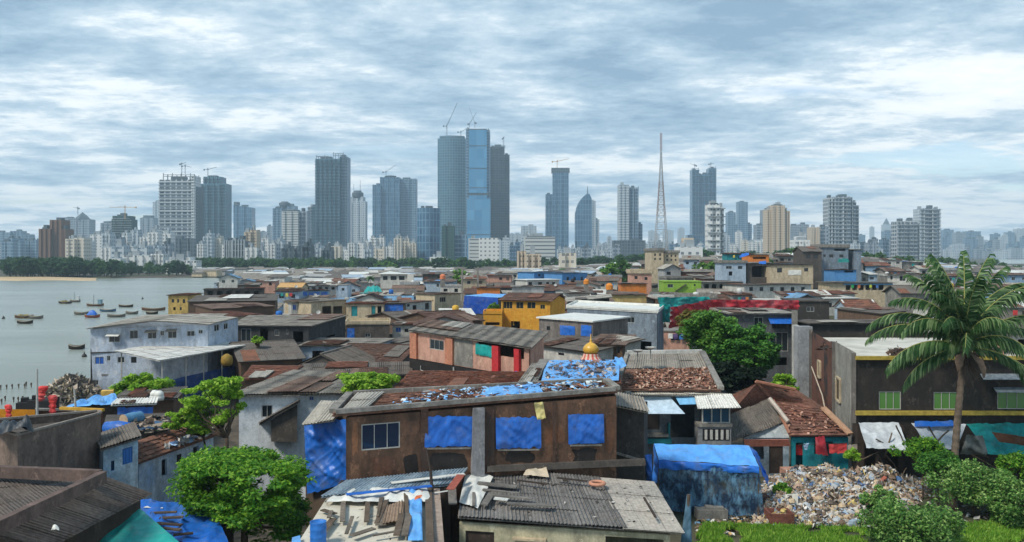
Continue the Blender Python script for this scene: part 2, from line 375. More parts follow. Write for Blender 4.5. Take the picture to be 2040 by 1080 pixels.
class House:
    def __init__(s, name, label, cat, cor, base=0, wall=None, group=None, seed=1, th=.14):
        s.c = cor; s.base = base; s.rng = random.Random(seed); s.wm = wall or M_CON
        m = (cor[0]+cor[1]+cor[2]+cor[3])/4; s.o = thing(name, label, cat, (m.x, m.y, base), group)
        s.holes = {0: [], 1: [], 3: []}; s.items = []; s.th = th; s.dist = m.y; s.gab = []
        FOOT.append([(p.x, p.y) for p in cor])
    def edge(s, side):                                   # 0 front, 1 right, 3 left
        i = {0: (0, 1), 1: (1, 2), 3: (3, 0)}[side]; return s.c[i[0]], s.c[i[1]]
    def win(s, x0, y0, x1, y1, kind='w', mat=None, side=0, label=None, bars=None):
        A, B = s.edge(side); xm, ym = (x0+x1)/2, (y0+y1)/2
        u0, u1 = hit(A, B, x0, ym)[0], hit(A, B, x1, ym)[0]; zt, zb = hit(A, B, xm, y0)[1], hit(A, B, xm, y1)[1]
        return s.winu(u0, u1, zb, zt, kind, mat, side, label, bars)
    def winu(s, u0, u1, zb, zt, kind='w', mat=None, side=0, label=None, bars=None):
        A, B = s.edge(side); u0, u1 = max(.02, min(u0, u1)), min(.98, max(u0, u1))
        um = (u0+u1)/2; top = A.z+(B.z-A.z)*um; t0, t1 = (zb-s.base)/(top-s.base), (zt-s.base)/(top-s.base)
        t0, t1 = max(.003, t0), min(.985, t1)
        if u1-u0 < .004 or t1-t0 < .01: return s
        if kind != 'tarp': s.holes[side].append((u0, u1, t0, t1))
        s.items.append((side, u0, u1, t0, t1, kind, mat, label, bars)); return s
    def P(s, side, u, t, k=0):
        A, B = s.edge(side); z = A.z+(B.z-A.z)*u; d = Vector((B.x-A.x, B.y-A.y, 0)); n = Vector((d.y, -d.x, 0)).normalized()
        return Vector((A.x+(B.x-A.x)*u, A.y+(B.y-A.y)*u, s.base+(z-s.base)*t))+n*k
    def walls(s, open_top=False):
        mb = MB(); c = s.c
        for side in (0, 1, 3):
            A, B = s.edge(side); wall_panel(mb, A, B, s.base, A.z, B.z, s.holes[side], s.th)
        wall_panel(mb, c[2], c[3], s.base, c[2].z, c[3].z, (), s.th)
        for g in s.gab: mb.face(g)
        s.wall = mb.build('wall', s.wm, s.o)
        for side, u0, u1, t0, t1, kind, mat, label, bars in s.items:
            P = lambda u, t, k: s.P(side, u, t, k)
            w = (P(u1, t0, 0)-P(u0, t0, 0)).length; h = (P(u0, t1, 0)-P(u0, t0, 0)).length
            if kind == 'o': continue
            if kind == 'tarp':
                o = cloth('tarp_cover', [P(u0, t0, .06), P(u1, t0, .06), P(u1, t1, .03), P(u0, t1, .03)], mat or M_BLUE, 14, 10, .05, s.rng.random()*99, parent=s.o)
                if label: o['label'] = label
                continue
            mb = MB(); fr = min(.055, w*.1); k = -.03
            def bar(ua, ta, ub, tb, dk=0):
                q = [P(ua, ta, k+dk), P(ub, ta, k+dk), P(ub, tb, k+dk), P(ua, tb, k+dk)]
                q2 = [P(ua, ta, k-.05), P(ub, ta, k-.05), P(ub, tb, k-.05), P(ua, tb, k-.05)]
                mb.hexa(q2, q)
            fu, ft = fr/w*(u1-u0), fr/h*(t1-t0)
            if kind == 'door':
                bar(u0, t0, u0+fu, t1); bar(u1-fu, t0, u1, t1); bar(u0+fu, t1-ft, u1-fu, t1)
                f = mb.build('door', M_FDARK, s.o); q = MB(); q.face([P(u0, t0, -.09), P(u1, t0, -.09), P(u1, t1, -.09), P(u0, t1, -.09)]); q.build('leaf', mat or M_DARKW, f); continue
            bar(u0, t0, u0+fu, t1); bar(u1-fu, t0, u1, t1); bar(u0+fu, t0, u1-fu, t0+ft); bar(u0+fu, t1-ft, u1-fu, t1)
            nb = bars if bars is not None else (2 if w > 1.6 else 1)
            for i in range(nb):
                uc = u0+(u1-u0)*(i+1)/(nb+1); bar(uc-fu*.3, t0+ft, uc+fu*.3, t1-ft, .004)
            f = mb.build('window', s.fm if hasattr(s, 'fm') else (M_FRAME if kind == 'w' else M_FDARK), s.o)
            if label: f['label'] = label
            q = MB(); q.face([P(u0, t0, -.075), P(u1, t0, -.075), P(u1, t1, -.075), P(u0, t1, -.075)]); q.build('pane', mat or M_GLASS, f)
        return s
    def awning(s, x0, y0, x1, y1, out=.8, mat=None, side=0, kind='plain', drop=.35, name='awning'):
        A, B = s.edge(side); (u0, z), (u1, z2) = hit(A, B, x0, y0), hit(A, B, x1, y1)
        a = s.P(side, u0, 1, .02); b = s.P(side, u1, 1, .02); a.z, b.z = z, z2
        n = (s.P(side, 0, 1, 1)-s.P(side, 0, 1, 0)); mb = MB()
        roof_surf(mb, a+n*out-UP*drop, b+n*out-UP*drop, b, a, kind, s.dist, s.rng, th=.05)
        return mb.build(name, mat or M_GL, s.o)
    def roof(s, kind='shed', surf='corr', mat=None, over=.35, rise=1.2, cor=None, th=.08, parapet=.0, patches=True):
        mat = mat or M_GR; c = [p.copy() for p in (cor or s.c)]; mb = MB()
        ex = (c[1]-c[0]).normalized(); ey = (c[3]-c[0]); ey.z = 0; ey = ey.normalized()
        if cor is None:
            for i, (sx, sy) in enumerate(((-1, -1), (1, -1), (1, 1), (-1, 1))): c[i] = c[i]+ex*sx*over+ey*sy*over+UP*(th+.02)
        if kind == 'shed': roof_surf(mb, *c, surf, s.dist, s.rng, th=th)
        elif kind == 'gx':
            m0, m1 = (c[0]+c[3])/2+UP*rise, (c[1]+c[2])/2+UP*rise
            roof_surf(mb, c[0], c[1], m1, m0, surf, s.dist, s.rng, th=th); roof_surf(mb, c[2], c[3], m0, m1, surf, s.dist, s.rng, th=th)
            r = MB(); r.beam(m0+UP*.06, m1+UP*.06, .3, .12)
            w = s.c; k0, k1 = (w[0]+w[3])/2+UP*(rise-.05), (w[1]+w[2])/2+UP*(rise-.05)
            s.gab += [(w[3], w[0], k0), (w[1], w[2], k1)]
        elif kind == 'gy':
            m0, m1 = (c[0]+c[1])/2+UP*rise, (c[3]+c[2])/2+UP*rise
            roof_surf(mb, c[3], c[0], m0, m1, surf, s.dist, s.rng, th=th); roof_surf(mb, c[1], c[2], m1, m0, surf, s.dist, s.rng, th=th)
            r = MB(); r.beam(m0+UP*.06, m1+UP*.06, .3, .12)
            w = s.c; s.gab += [(w[0], w[1], (w[0]+w[1])/2+UP*(rise-.05)), (w[2], w[3], (w[3]+w[2])/2+UP*(rise-.05))]
        elif kind == 'flat':
            mb.hexa([p-UP*.16 for p in c], c)
            if parapet:
                ins = .12
                for i in range(4):
                    p, q = c[i], c[(i+1) % 4]; e = (q-p).normalized(); mb.beam(p+e*.14+UP*(parapet/2+.002), q-e*.14+UP*(parapet/2+.002), .13, parapet)
        s.roof_o = mb.build('roof', mat, s.o)
        if surf in ('corr', 'tile') and kind in ('shed', 'gx') and s.dist > 52 and patches:
            quads = [c] if kind == 'shed' else [[c[0], c[1], m1, m0]]
            for i in range(s.rng.choice([1, 2, 2, 3])):
                u0, v0 = s.rng.uniform(0, .7), s.rng.choice([0, 0, .3, .5]); u1, v1 = min(1, u0+s.rng.uniform(.12, .4)), min(1, v0+s.rng.uniform(.35, .7)); q = quads[0]
                pk, pm = s.rng.choice([('tile', M_TI), ('tile', M_TD), ('corr', M_BR), ('corr', M_GL), ('corr', M_GD), ('plain', M_RUST), ('corr', M_BR), ('tile', M_TD)])
                up = UP*(.10 if surf == 'corr' else .13)+UP*.035*i; mb = MB(); roof_surf(mb, *[L2(*q, a, b)+up for a, b in ((u0, v0), (u1, v0), (u1, v1), (u0+.02, v1))], pk, s.dist, s.rng, th=.03, sheet=.9); mb.build('patch', pm, s.roof_o)
        if kind in ('gx', 'gy'): r.build('ridge_cap', mat, s.roof_o)
        return s
FOOT = []
def Q(x0, y0, x1, y1, z, L, rise=0, z2=None):
    a, b = C(x0, y0, z), C(x1, y1, z if z2 is None else z2); e = Vector((b.x-a.x, b.y-a.y, 0)).normalized(); n = Vector((-e.y, e.x, 0))
    return [a, b, b+n*L+UP*rise, a+n*L+UP*rise]
def cloth(name, q, mat, nu=20, nv=14, amp=.08, seed=0, parent=None, sag=0, label=None, cat=None, group=None, kind=None, edge=0):
    a, b, c, d = q; n = (b-a).cross(d-a).normalized(); v = []; f = []
    for j in range(nv+1):
        for i in range(nu+1):
            u, t = i/nu, j/nv; p = L2(a, b, c, d, u, t); w = noise.noise(Vector((p.x*.7+seed, p.y*.7, p.z*.7)))*1.1+1.5*max(0, 1-3.2*abs(noise.noise(Vector((p.x*1.1+p.z*.8+seed, p.y*.4-p.z*.5, p.z*.7+p.x*.3)))))**2+.5*max(0, 1-4*abs(noise.noise(Vector((p.x*2.6-p.z*1.7, seed+p.y, p.z*1.2)))))
            ins = 1 if edge else min(1, 6*min(u, 1-u)+.25, )*min(1, 6*min(t, 1-t)+.25)
            p = p+n*(w*amp*ins)-UP*sag*(4*u*(1-u))*(4*t*(1-t))**.5
            if j in (0, nv) : p = p+(c-b).normalized()*noise.noise(Vector((u*9+seed, 3, 0)))*.12
            v.append(p)
    for j in range(nv):
        for i in range(nu):
            k = j*(nu+1)+i; f.append((k, k+1, k+nu+2, k+nu+1))
    v = np.array([tuple(p) for p in v])
    if parent is None:
        o = thing_mesh(name, v, f, mat, True)
        tag(o, label, cat, group, kind)
    else: o = npobj(name, v, f, mat, parent, True)
    return o
def thing_mesh(name, v, f, mat, smooth=False):
    v = np.asarray(v, float); c = (v.min(0)+v.max(0))/2; c[2] = v[:, 2].min()
    o = npobj(name, v-c, f, mat, None, smooth); o.location = c; return o
def leaves(rg, cen, rad, cnt, size, up=.5, asp=1.8):
    """quads round cluster centres: cen (n,3), rad (n,3) or 3, cnt per cluster"""
    cen = np.asarray(cen, float); n = len(cen); c = np.repeat(cen, cnt, 0); N = len(c)
    d = rg.normal(size=(N, 3)); d /= np.linalg.norm(d, axis=1)[:, None]; r = rg.uniform(.25, 1, (N, 1))**.6
    rad = np.asarray(rad, float); rr = np.repeat(rad, cnt, 0) if rad.ndim == 2 else rad
    p = c+d*r*rr
    nn = rg.normal(size=(N, 3)); nn[:, 2] = np.abs(nn[:, 2])+up*2; nn += d*.6; nn /= np.linalg.norm(nn, axis=1)[:, None]
    t = np.cross(nn, rg.normal(size=(N, 3))); t /= np.linalg.norm(t, axis=1)[:, None]; b = np.cross(nn, t)
    s = size*rg.uniform(.6, 1.4, (N, 1)); t = t*s*asp/2; b = b*s/2
    v = np.stack([p-t, p-b*.9, p+t, p+b*.9], 1).reshape(-1, 3); f = np.arange(N*4).reshape(-1, 4); return v, f
def limb(mb, p, q, r0, r1, rng, n=6, seg=5, bend=.12):
    pts = []; L = (q-p).length
    for i in range(seg+1):
        t = i/seg; pts.append(p.lerp(q, t)+Vector((rng.uniform(-1, 1), rng.uniform(-1, 1), rng.uniform(-.5, .5)))*bend*L*math.sin(t*math.pi)*.5)
    mb.tube(pts, [r0+(r1-r0)*i/seg for i in range(seg+1)], n)
    return pts
# ------------------------------------------------------------ ground, water
COAST = [(0, -6000), (84, -3000), (88, -600), (92, 20), (100, 165), (110, 186), (150, 290), (226, 332), (300, 392), (400, 425), (470, 520), (560, 560), (640, 700), (700, -6000)]
def coast_px(D):
    for (d0, p0), (d1, p1) in zip(COAST, COAST[1:]):
        if D <= d1: return p0+(p1-p0)*(D-d0)/(d1-d0)
    return -6000
def landv(x, D):
    px = CX+F*x/max(D, 5)
    near = (px-coast_px(D))/F*D                               # metres inside the near shore
    far = D-(577+max(0, min(px, 620))*.11)                    # the opposite shore
    w = max(near, far)
    if D > 1500: w = min(w, (2035-px)/F*D+ (0 if D < 2600 else 1e5))
    return w
def gz(x, y):
    px = CX+F*x/max(y, 5)
    hill = 9*math.exp(-((px-1560)/330)**2)*max(0, min(1, (y-150)/170))
    if y > 900: hill *= max(0, 1-(y-900)/500)
    return hill
ds = [6, 12, 20, 30, 40, 50]
while ds[-1] < 26000: ds.append(ds[-1]*(1.022 if ds[-1] < 900 else 1.09))
pxs = list(range(-1400, -100, 100))+list(range(-100, 700, 16))+list(range(700, 3600, 90))
gv, gf = [], []
for D in ds:
    for px in pxs:
        x = (px-CX)/F*D; l = landv(x, D); l += noise.noise(Vector((x*.05, D*.05, 0)))*min(4, D*.015)
        z = gz(x, D)+noise.noise(Vector((x*.12, D*.12, 5)))*.15-.1 if l > 4 else max(-3.2, -1.6+l*.36)
        gv.append((x, D, z))
nc_ = len(pxs)
for j in range(len(ds)-1):
    for i in range(nc_-1):
        k = j*nc_+i; gf.append((k, k+1, k+nc_+1, k+nc_))
n = NB('dirt'); g = n.noise(.5, 7, .7); col = n.mix(n.ramp(g, .4, .6), S(104, 94, 80), S(70, 64, 56)); col = n.mix(n.ramp(n.noise(.02, 5), .45, .6), col, S(70, 78, 52)); n.bump(g, .5, .2)
tag(npobj('ground', gv, gf, n.done(col), None, True), kind='structure')
n = NB('sea_water'); g = n.noise(.55, 5, .6, (.5, 1.4, 1)); g2 = n.noise(.02, 4, .6, (.35, 1.3, 1))
col = n.mix(n.ramp(g2, .35, .65), S(128, 134, 122), S(152, 158, 148)); n.bump(n.math('ADD', g, n.noise(2.6, 4, .6, (.6, 1.3, 1))), .45, .4)
m_water = n.done(col, .24, .5)
tag(npobj('water', [(-16000, 60, -1), (16000, 60, -1), (16000, 26000, -1), (-16000, 26000, -1)], [(0, 1, 2, 3)], m_water), kind='structure')
# sand spit on the far shore
mb = MB(); pr = None
for i in range(25):
    px = -60+i*10.5; w = 1-max(0, (i-15)/9.5); D0, D1 = 556+6*math.sin(i*.5), 590
    p = [V(px, 0, D0), V(px, 0, D0+4), V(px, 0, D1)]
    for q, z in zip(p, (-1.3, -.55+.4*w, .9*w-.4)): q.z = z
    if pr: mb.face((pr[0], p[0], p[1], pr[1])); mb.face((pr[1], p[1], p[2], pr[2]))
    pr = p
tag(mb.build('sand_spit', flat(S(196, 172, 136), .9)), kind='structure')

# ------------------------------------------------------------ skyline towers
G1, G2 = S(60, 92, 112), S(88, 122, 140)
FA = {
 'blue': facade(S(128, 152, 170), S(40, 74, 100), S(72, 108, 134), 6.5, 6.2, .9),
 'teal': facade(S(100, 134, 150), S(24, 66, 86), S(50, 98, 116), 6, 6.0, .8),
 'glass': facade(S(88, 136, 172), S(70, 134, 176), S(96, 160, 198), 16, 22, .5, .1, .25),
 'glassd': facade(S(98, 132, 156), S(34, 74, 104), S(66, 108, 138), 6, 11, .7, .15, .3),
 'grey': facade(S(150, 160, 168), S(64, 84, 100), S(100, 116, 128), 6.5, 6, 1.3),
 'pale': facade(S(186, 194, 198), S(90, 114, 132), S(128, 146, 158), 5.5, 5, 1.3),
 'white': facade(S(216, 217, 214), S(78, 90, 98), S(116, 126, 132), 4.4, 4.2, 1.3),
 'beige': facade(S(196, 180, 158), S(92, 84, 78), S(122, 112, 102), 3.8, 3.2, 1.1),
 'brown': facade(S(122, 92, 72), S(92, 66, 52), S(104, 76, 60), 3.0, 3.0, .8, .6),
 'dark': facade(S(92, 104, 110), S(28, 44, 54), S(50, 68, 80), 6, 6, .9),
 'green': facade(S(52, 84, 82), S(22, 54, 54), S(30, 74, 68), 4, 4, .5, .8),
 'band': facade(S(190, 194, 192), S(60, 72, 80), S(78, 90, 98), 40, 3.6, 1.3),
 'cream': facade(S(208, 200, 184), S(92, 98, 102), S(126, 128, 128), 4.4, 4.2, 1.3),
 'slabs': facade(S(186, 190, 192), S(34, 54, 68), S(60, 80, 94), 9, 6.5, 1.2),
}
M_SLAB = flat(S(160, 168, 172), .8, .2, .2, .05); M_SLABD = flat(S(92, 104, 110), .8, .2, .2, .05); M_STR = flat(S(110, 120, 128), .6); M_GNET = flat(S(10, 120, 96), .8)
M_YEL = flat(S(200, 150, 60), .6)
def block(mb, x0, x1, ytop, D, dp, base=0, bays=0, bd=1.6, slant=0, rnd=0, cz=0):
    """rectangular or rounded tower block given by its columns in the photo"""
    a, b = (x0-CX)/F*D, (x1-CX)/F*D; w = b-a; top = H-(ytop-HY)/F*D; fp = []
    if rnd:
        for i in range(17):
            t = i/16; fp.append((a+w*t, D+w*rnd*(1-math.sin(t*math.pi))))
    elif bays:
        k = bays*2+1
        for i in range(k):
            y = D+(bd if i % 2 else 0); fp += [(a+w*i/k, y), (a+w*(i+1)/k, y)]
    else: fp = [(a, D), (b, D)]
    fp += [(b, D+dp), (a, D+dp)]; per = 0; n = len(fp)
    zt = lambda x: top+slant*(x-a)/w
    for i in range(n):
        p, q = fp[i], fp[(i+1) % n]; l = math.hypot(q[0]-p[0], q[1]-p[1])
        if l < .01: continue
        mb.face([(p[0], p[1], base), (q[0], q[1], base), (q[0], q[1], zt(q[0])), (p[0], p[1], zt(p[0]))], [(per, 0), (per+l, 0), (per+l, zt(q[0])-base), (per, zt(p[0])-base)]); per += l
    mb.face([(p[0], p[1], zt(p[0])) for p in fp], [(.1, .1)]*n)
    return a, b, top
TOW = []
def tower(label, D, blocks, style, dp=30, bays=3, slabs=0, crown=None, base=None, cat='tower', name='tower', group=None, fins=0, slabm=None, rnd=0, slant=0, bd=1.8):
    x0 = min(b[0] for b in blocks); x1 = max(b[1] for b in blocks); xc = ((x0+x1)/2-CX)/F*D
    bz = gz(xc, D)-1 if base is None else base
    t = thing(name, label, cat, (xc, D, bz), group); tops = []
    for i, b in enumerate(blocks):
        mb = MB(); dy = (b[3] if len(b) > 3 else 0); st = b[4] if len(b) > 4 else style
        a, c, top = block(mb, b[0], b[1], b[2], D+dy, dp, bz, bays, bd, slant if i == 0 else 0, rnd); tops.append((a, c, top, D+dy))
        mb.build('facade', FA[st], t)
        if bays or i % 2 == 0:                               # parapet, lift head and tanks on the roof
            mb = MB(); w = c-a; r = random.Random(int(b[0]*7+b[2]))
            mb.box((a+w*r.uniform(.35, .65), D+dy+dp*.4, top+(slant if i == 0 else 0)*.5), w*r.uniform(.25, .45), dp*.4, r.uniform(3, 5.5))
            if r.random() < .6: mb.box((a+w*r.uniform(.15, .3), D+dy+dp*.3, top), w*.14, dp*.2, r.uniform(2, 3.5))
            mb.build('rooftop_block', M_SLAB if st in ('white', 'cream', 'beige', 'pale', 'band') else M_SLABD, t)
        if slabs and not rnd:
            mb = MB(); z = bz+slabs
            while z < top-1: mb.box(((a+c)/2, D+dy-1.1+1.1, z), (c-a)+2.2, 2.4, .7); z += slabs
            mb.build('floor_slab', slabm or M_SLAB, t)
        if fins:
            mb = MB()
            for k in range(fins+1): mb.box((a+(c-a)*k/fins, D+dy-.4, bz), 1.3, 2.4, top-bz+1.5)
            mb.build('pier', slabm or M_SLAB, t)
    if crown:
        for kx0, kx1, ky, km in crown:
            mb = MB(); lo = min(tp[2] for tp in tops if tp[0]-9 <= ((kx0+kx1)/2-CX)/F*tp[3] <= tp[1]+9) if any(tp[0]-9 <= ((kx0+kx1)/2-CX)/F*tp[3] <= tp[1]+9 for tp in tops) else tops[0][2]
            a, b = (kx0-CX)/F*D, (kx1-CX)/F*D; zt = H-(ky-HY)/F*D
            if km == 'frame':
                k = max(2, int((b-a)/7)); lo -= 1
                for i in range(k+1):
                    x = a+(b-a)*i/k; mb.box((x, D+1, lo), .9, .9, zt-lo-(i % 2)*3); mb.box((x, D+dp*.6, lo), .9, .9, zt-lo-(i % 3)*2)
                mb.box(((a+b)/2, D+1, zt-3), b-a, .8, .8); mb.box(((a+b)/2, D+1, (zt+lo)/2), b-a, .8, .8); mb.build('roof_frame', M_STR, t)
            elif km == 'cyl':
                mb.lathe(((a+b)/2, D+dp/2, 0), [(abs(b-a)*.36, lo), (abs(b-a)*.38, lo+(zt-lo)*.3), (abs(b-a)*.5, lo+(zt-lo)*.45), (abs(b-a)*.5, lo+(zt-lo)*.8), (abs(b-a)*.36, lo+(zt-lo)*.85), (abs(b-a)*.3, zt), (.1, zt)], 20); mb.build('crown', M_SLABD, t)
            elif km == 'spire':
                mb.tube([Vector(((a+b)/2, D+dp/2, lo)), Vector(((a+b)/2, D+dp/2, zt))], [max(.8, (b-a)/2), .35], 6); mb.build('spire', M_STR, t)
            elif km == 'pyr':
                mb.lathe(((a+b)/2, D+dp/2, 0), [((b-a)*.7, lo), ((b-a)*.5, lo+(zt-lo)*.35), ((b-a)*.2, lo+(zt-lo)*.75), (.3, zt)], 4); mb.build('crown', M_SLABD, t)
            else:
                mb.box(((a+b)/2, D+dp/2, lo), b-a, dp*.7, zt-lo); mb.build('crown', km if not isinstance(km, str) else M_SLABD, t)
    TOW.append((x0, x1, label)); return t
T = tower
T('wide blue-grey apartment slab at the far left edge of the skyline', 2500, [(-30, 20, 463), (20, 42, 460, 12), (42, 58, 467, 4)], 'blue')
T('brown twin-block tower rising behind the dark wood on the left shore', 1100, [(77, 100, 456), (99, 122, 438, 5), (121, 130, 456, 1)], 'brown', 22, 2)
T('grey tower with a pointed stepped crown behind the brown tower', 2300, [(122, 148, 435, 8), (146, 178, 437)], 'grey', 34, 2, crown=[(146, 170, 422, 'pyr')])
T('cream balcony block just right of the brown tower', 1000, [(130, 148, 476), (147, 167, 474, 4)], 'cream', 18, 1, cat='apartment block', name='apartment_block')
T('plain grey slab tower left of the green netted tower', 2000, [(200, 222, 444)], 'grey', 30, 2)
T('dark green netted tower under a long horizontal yellow crane', 1500, [(222, 261, 437), (224, 257, 430, 4)], 'green', 26, 2, 4)
T('slim grey tower with a dark flat cap between two crane towers', 2400, [(279, 306, 434)], 'grey', 30, 2, crown=[(284, 300, 429, 'box')])
T('pale blue tower edge peeking out left of the slabbed crane tower', 2800, [(304, 322, 402)], 'pale', 30, 1)
T('tall unfinished tower of white floor slabs with a white corner pier', 1400, [(317, 382, 358), (381, 387, 350, -3, 'white'), (386, 392, 372, 5, 'dark')], 'slabs', 30, 0, 4.6, crown=[(325, 388, 345, 'frame')])
T('broad dark podium block beneath the white-slabbed tower', 1370, [(318, 391, 476)], 'dark', 24, 4, cat='podium building', name='podium_building')
T('grey crane-topped tower with ragged right edge, second in the left pair', 1700, [(396, 451, 366), (405, 440, 352, 6)], 'teal', 32, 4, 5, slabm=M_SLABD)
T('glass tower with a slanted roof right of the left crane pair', 2300, [(465, 502, 409)], 'glassd', 30, 2, slant=-6, crown=[(464.5, 472, 402, 'box')])
T('small orange and beige block below the slant-roofed glass tower', 1000, [(486, 499, 462), (498, 511, 458, 3)], 'beige', 16, 1, cat='apartment block', name='apartment_block')
T('dark concrete frame building with a white grid in front of the left skyline', 900, [(448, 466, 482, 4), (464, 487, 480)], 'dark', 20, 3, 6.5, fins=4, cat='unfinished building', name='unfinished_building')
T('dark blue tower with a small flat crown and stepped shoulders', 2200, [(543, 562, 415), (560, 588, 410, 6)], 'blue', 30, 2, crown=[(553, 575, 401, 'cyl')])
T('beige banded slab block in front of the flat-crowned blue tower', 1300, [(561, 594, 421), (594, 612, 421, 7, 'grey')], 'band', 22, 2, crown=[(564, 592, 418, 'box')])
T('big teal netted tower with open steel frames along its roof', 1700, [(628, 677, 316), (676, 692, 312, 5, 'blue'), (620, 632, 411, 9), (613, 624, 412, 18, 'pale')], 'teal', 34, 5, 5.5, crown=[(630, 655, 309, 'frame'), (664, 684, 303, 'frame')], slabm=M_SLABD)
T('slim pale tower with a drum shaped crown and two antennas', 2000, [(694, 728, 401), (698, 724, 392, 4)], 'pale', 28, 2, crown=[(699, 722, 379, 'cyl'), (702, 703, 366, 'spire'), (715, 716, 358, 'spire')])
T('left low wing of the blue-grey triple tower group', 2300, [(742, 758, 368)], 'glassd', 30, 1)
T('middle tower of the blue-grey triple group, crane on its rounded top', 2310, [(757, 796, 353)], 'glassd', 34, 3, crown=[(765, 788, 349, 'cyl')])
T('right flat-topped tower of the blue-grey triple group', 2330, [(796, 829, 356)], 'blue', 34, 2)
T('rounded glass office tower with dark chequer panels', 1300, [(829, 875, 414)], 'glassd', 20, 0, rnd=.35)
T('tall curved grid tower with ragged top, left of the blue glass tower', 2000, [(871, 929, 275), (875, 925, 270, 8)], 'teal', 34, 0, rnd=.16)
T('low dark green glazed block at the foot of the curved grid tower', 1250, [(880, 905, 450)], 'green', 16, 1, cat='office block', name='office_block')
T('low blue-grey plain block at the foot of the curved grid tower', 1260, [(905, 930, 468)], 'blue', 16, 1, cat='office block', name='office_block')
t_ = T('tallest tower, smooth light blue glass with a dark band midway', 1900, [(928, 935, 258, 6, 'blue'), (934, 970, 259), (969, 976, 259, 6, 'blue'), (930, 977, 396, -6)], 'glass', 34, 0, crown=[(933, 970, 256, 'box')])
mb = MB(); a_, b_ = (931-CX)/F*1892, (977-CX)/F*1892
for yy, hh in ((389, 5), (468, 1.5), (335, 1.2), (290, 1.2), (374, 1.2)):
    mb.box(((a_+b_)/2-(0 if yy > 380 else 2), 1893.7 if yy > 380 else 1899.7, H-(yy-HY)/F*1893), (b_-a_)*(.98 if yy > 380 else .78), .7, hh)
mb.build('mechanical_floor', FA['dark'], t_)
T('dark grid tower with stepped right shoulder, right of the tallest glass tower', 2100, [(974, 1005, 292), (1004, 1015, 308, 3)], 'dark', 34, 3, 5, slabm=M_SLABD, crown=[(980, 1006, 289, 'frame')])
T('white office block with square windows before the tallest tower', 900, [(933, 955, 475, 3, 'band'), (954, 994, 474)], 'white', 18, 0, cat='office block', name='office_block', fins=0)
T('pale blue distant tower pair left of the striped office block', 2800, [(1015, 1040, 466, 10), (1038, 1069, 450)], 'pale', 34, 2)
T('long striped grey office block left of the notched mid tower', 850, [(1044, 1106, 472)], 'band', 18, 0, cat='office block', name='office_block', crown=[(1050, 1100, 470, 'box')])
T('slim dark tower with flared ragged crown and a lower left shoulder', 2300, [(1101, 1133, 344), (1087, 1102, 387, 5)], 'glassd', 30, 2, crown=[(1099, 1135, 334, FA['dark'])])
T('bluish glass tower with curved sail shaped top and spire', 1900, [(1147, 1149, 480)], 'glassd', 2, 0)
SAIL = TOW[-1]; sail = bpy.data.objects['tower.%03d' % 0] if False else [o for o in COL.objects if o.get('label') == SAIL[2]][0]
mb = MB(); D = 1900; prof = [(1147, 505), (1147, 425), (1150, 412), (1155, 401), (1161, 393), (1168, 387), (1174, 386), (1179, 396), (1180, 505)]
ff = [V(x, y, D) for x, y in prof]; ff[0].z = ff[-1].z = -1; bk = [p+Vector((0, 30, 0)) for p in ff]
mb.face(ff, [(p.x+1e3, p.z) for p in ff])
for i in range(len(ff)-1): mb.face((ff[i+1], ff[i], bk[i], bk[i+1]), ((0, ff[i+1].z), (0, ff[i].z), (30, ff[i].z), (30, ff[i+1].z)))
mb.build('facade', FA['glassd'], sail); mb = MB(); mb.tube([V(1170.5, 388, D+10), V(1170.5, 371, D+10)], [1.6, .4], 6); mb.build('spire', M_STR, sail)
T('stepped pale tower behind the sail shaped tower', 2500, [(1178, 1187, 400), (1186, 1194, 437, 4)], 'pale', 30, 1)
T('grey residential tower with pale left strip on a wide podium', 1700, [(1233, 1253, 368, 0, 'pale'), (1252, 1271, 375, 4), (1270, 1280, 446, 12), (1222, 1286, 479, -8, 'dark')], 'blue', 26, 2, crown=[(1254, 1272, 371, 'frame')])
T('tall blue tower with two horned corners right of the lattice mast', 2300, [(1379, 1393, 338), (1392, 1414, 347, 4), (1412, 1427, 335), (1370, 1430, 468, -6)], 'glassd', 32, 2, 7, crown=[(1380, 1392, 334, 'frame'), (1414, 1426, 331, 'frame')], slabm=M_SLABD)
T('narrow white apartment tower with balconies down its left edge', 700, [(1412, 1434, 407), (1433, 1442, 413, 6, 'white')], 'white', 14, 1, 6.4, crown=[(1416, 1432, 404, 'box')])
T('thin dark blue tower left of the square-topped one', 2500, [(1450, 1466, 423)], 'blue', 28, 1)
T('square-topped plain blue tower with lower shoulders', 2700, [(1471, 1490, 402), (1488, 1498, 446, 6), (1462, 1473, 450, 7)], 'blue', 28, 1)
T('grey-blue twin block left of the beige tower', 2000, [(1507, 1522, 448), (1520, 1538, 418, 6)], 'grey', 26, 1)
T('beige stepped apartment tower with dark balcony columns', 1200, [(1528, 1540, 417, 4), (1538, 1564, 409), (1563, 1574, 420, 3)], 'beige', 20, 2, crown=[(1544, 1560, 407, 'box')])
T('pair of grey blocks right of the beige stepped tower', 2200, [(1575, 1594, 449), (1592, 1612, 447, 7)], 'grey', 28, 1)
T('beige and grey mid-rise pair left of the wide balcony tower', 1400, [(1616, 1634, 453), (1633, 1650, 452, 5, 'grey')], 'beige', 20, 1)
T('wide grey balcony tower with stepped right corner, right part of skyline', 1500, [(1651, 1664, 394, 3), (1663, 1694, 392), (1693, 1704, 399, 4), (1703, 1711, 409, 7)], 'slabs', 28, 2, 6.5, slabm=M_SLAB)
T('thin faint far tower right of the wide balcony tower', 4500, [(1735, 1742, 452)], 'pale', 20, 0)
T('faint far tower with pointed crown behind a darker short block', 4500, [(1762, 1776, 447)], 'pale', 40, 0, crown=[(1764, 1774, 434, 'pyr')])
T('short dark blue block before the faint pointed tower', 2800, [(1763, 1780, 461)], 'blue', 30, 1)
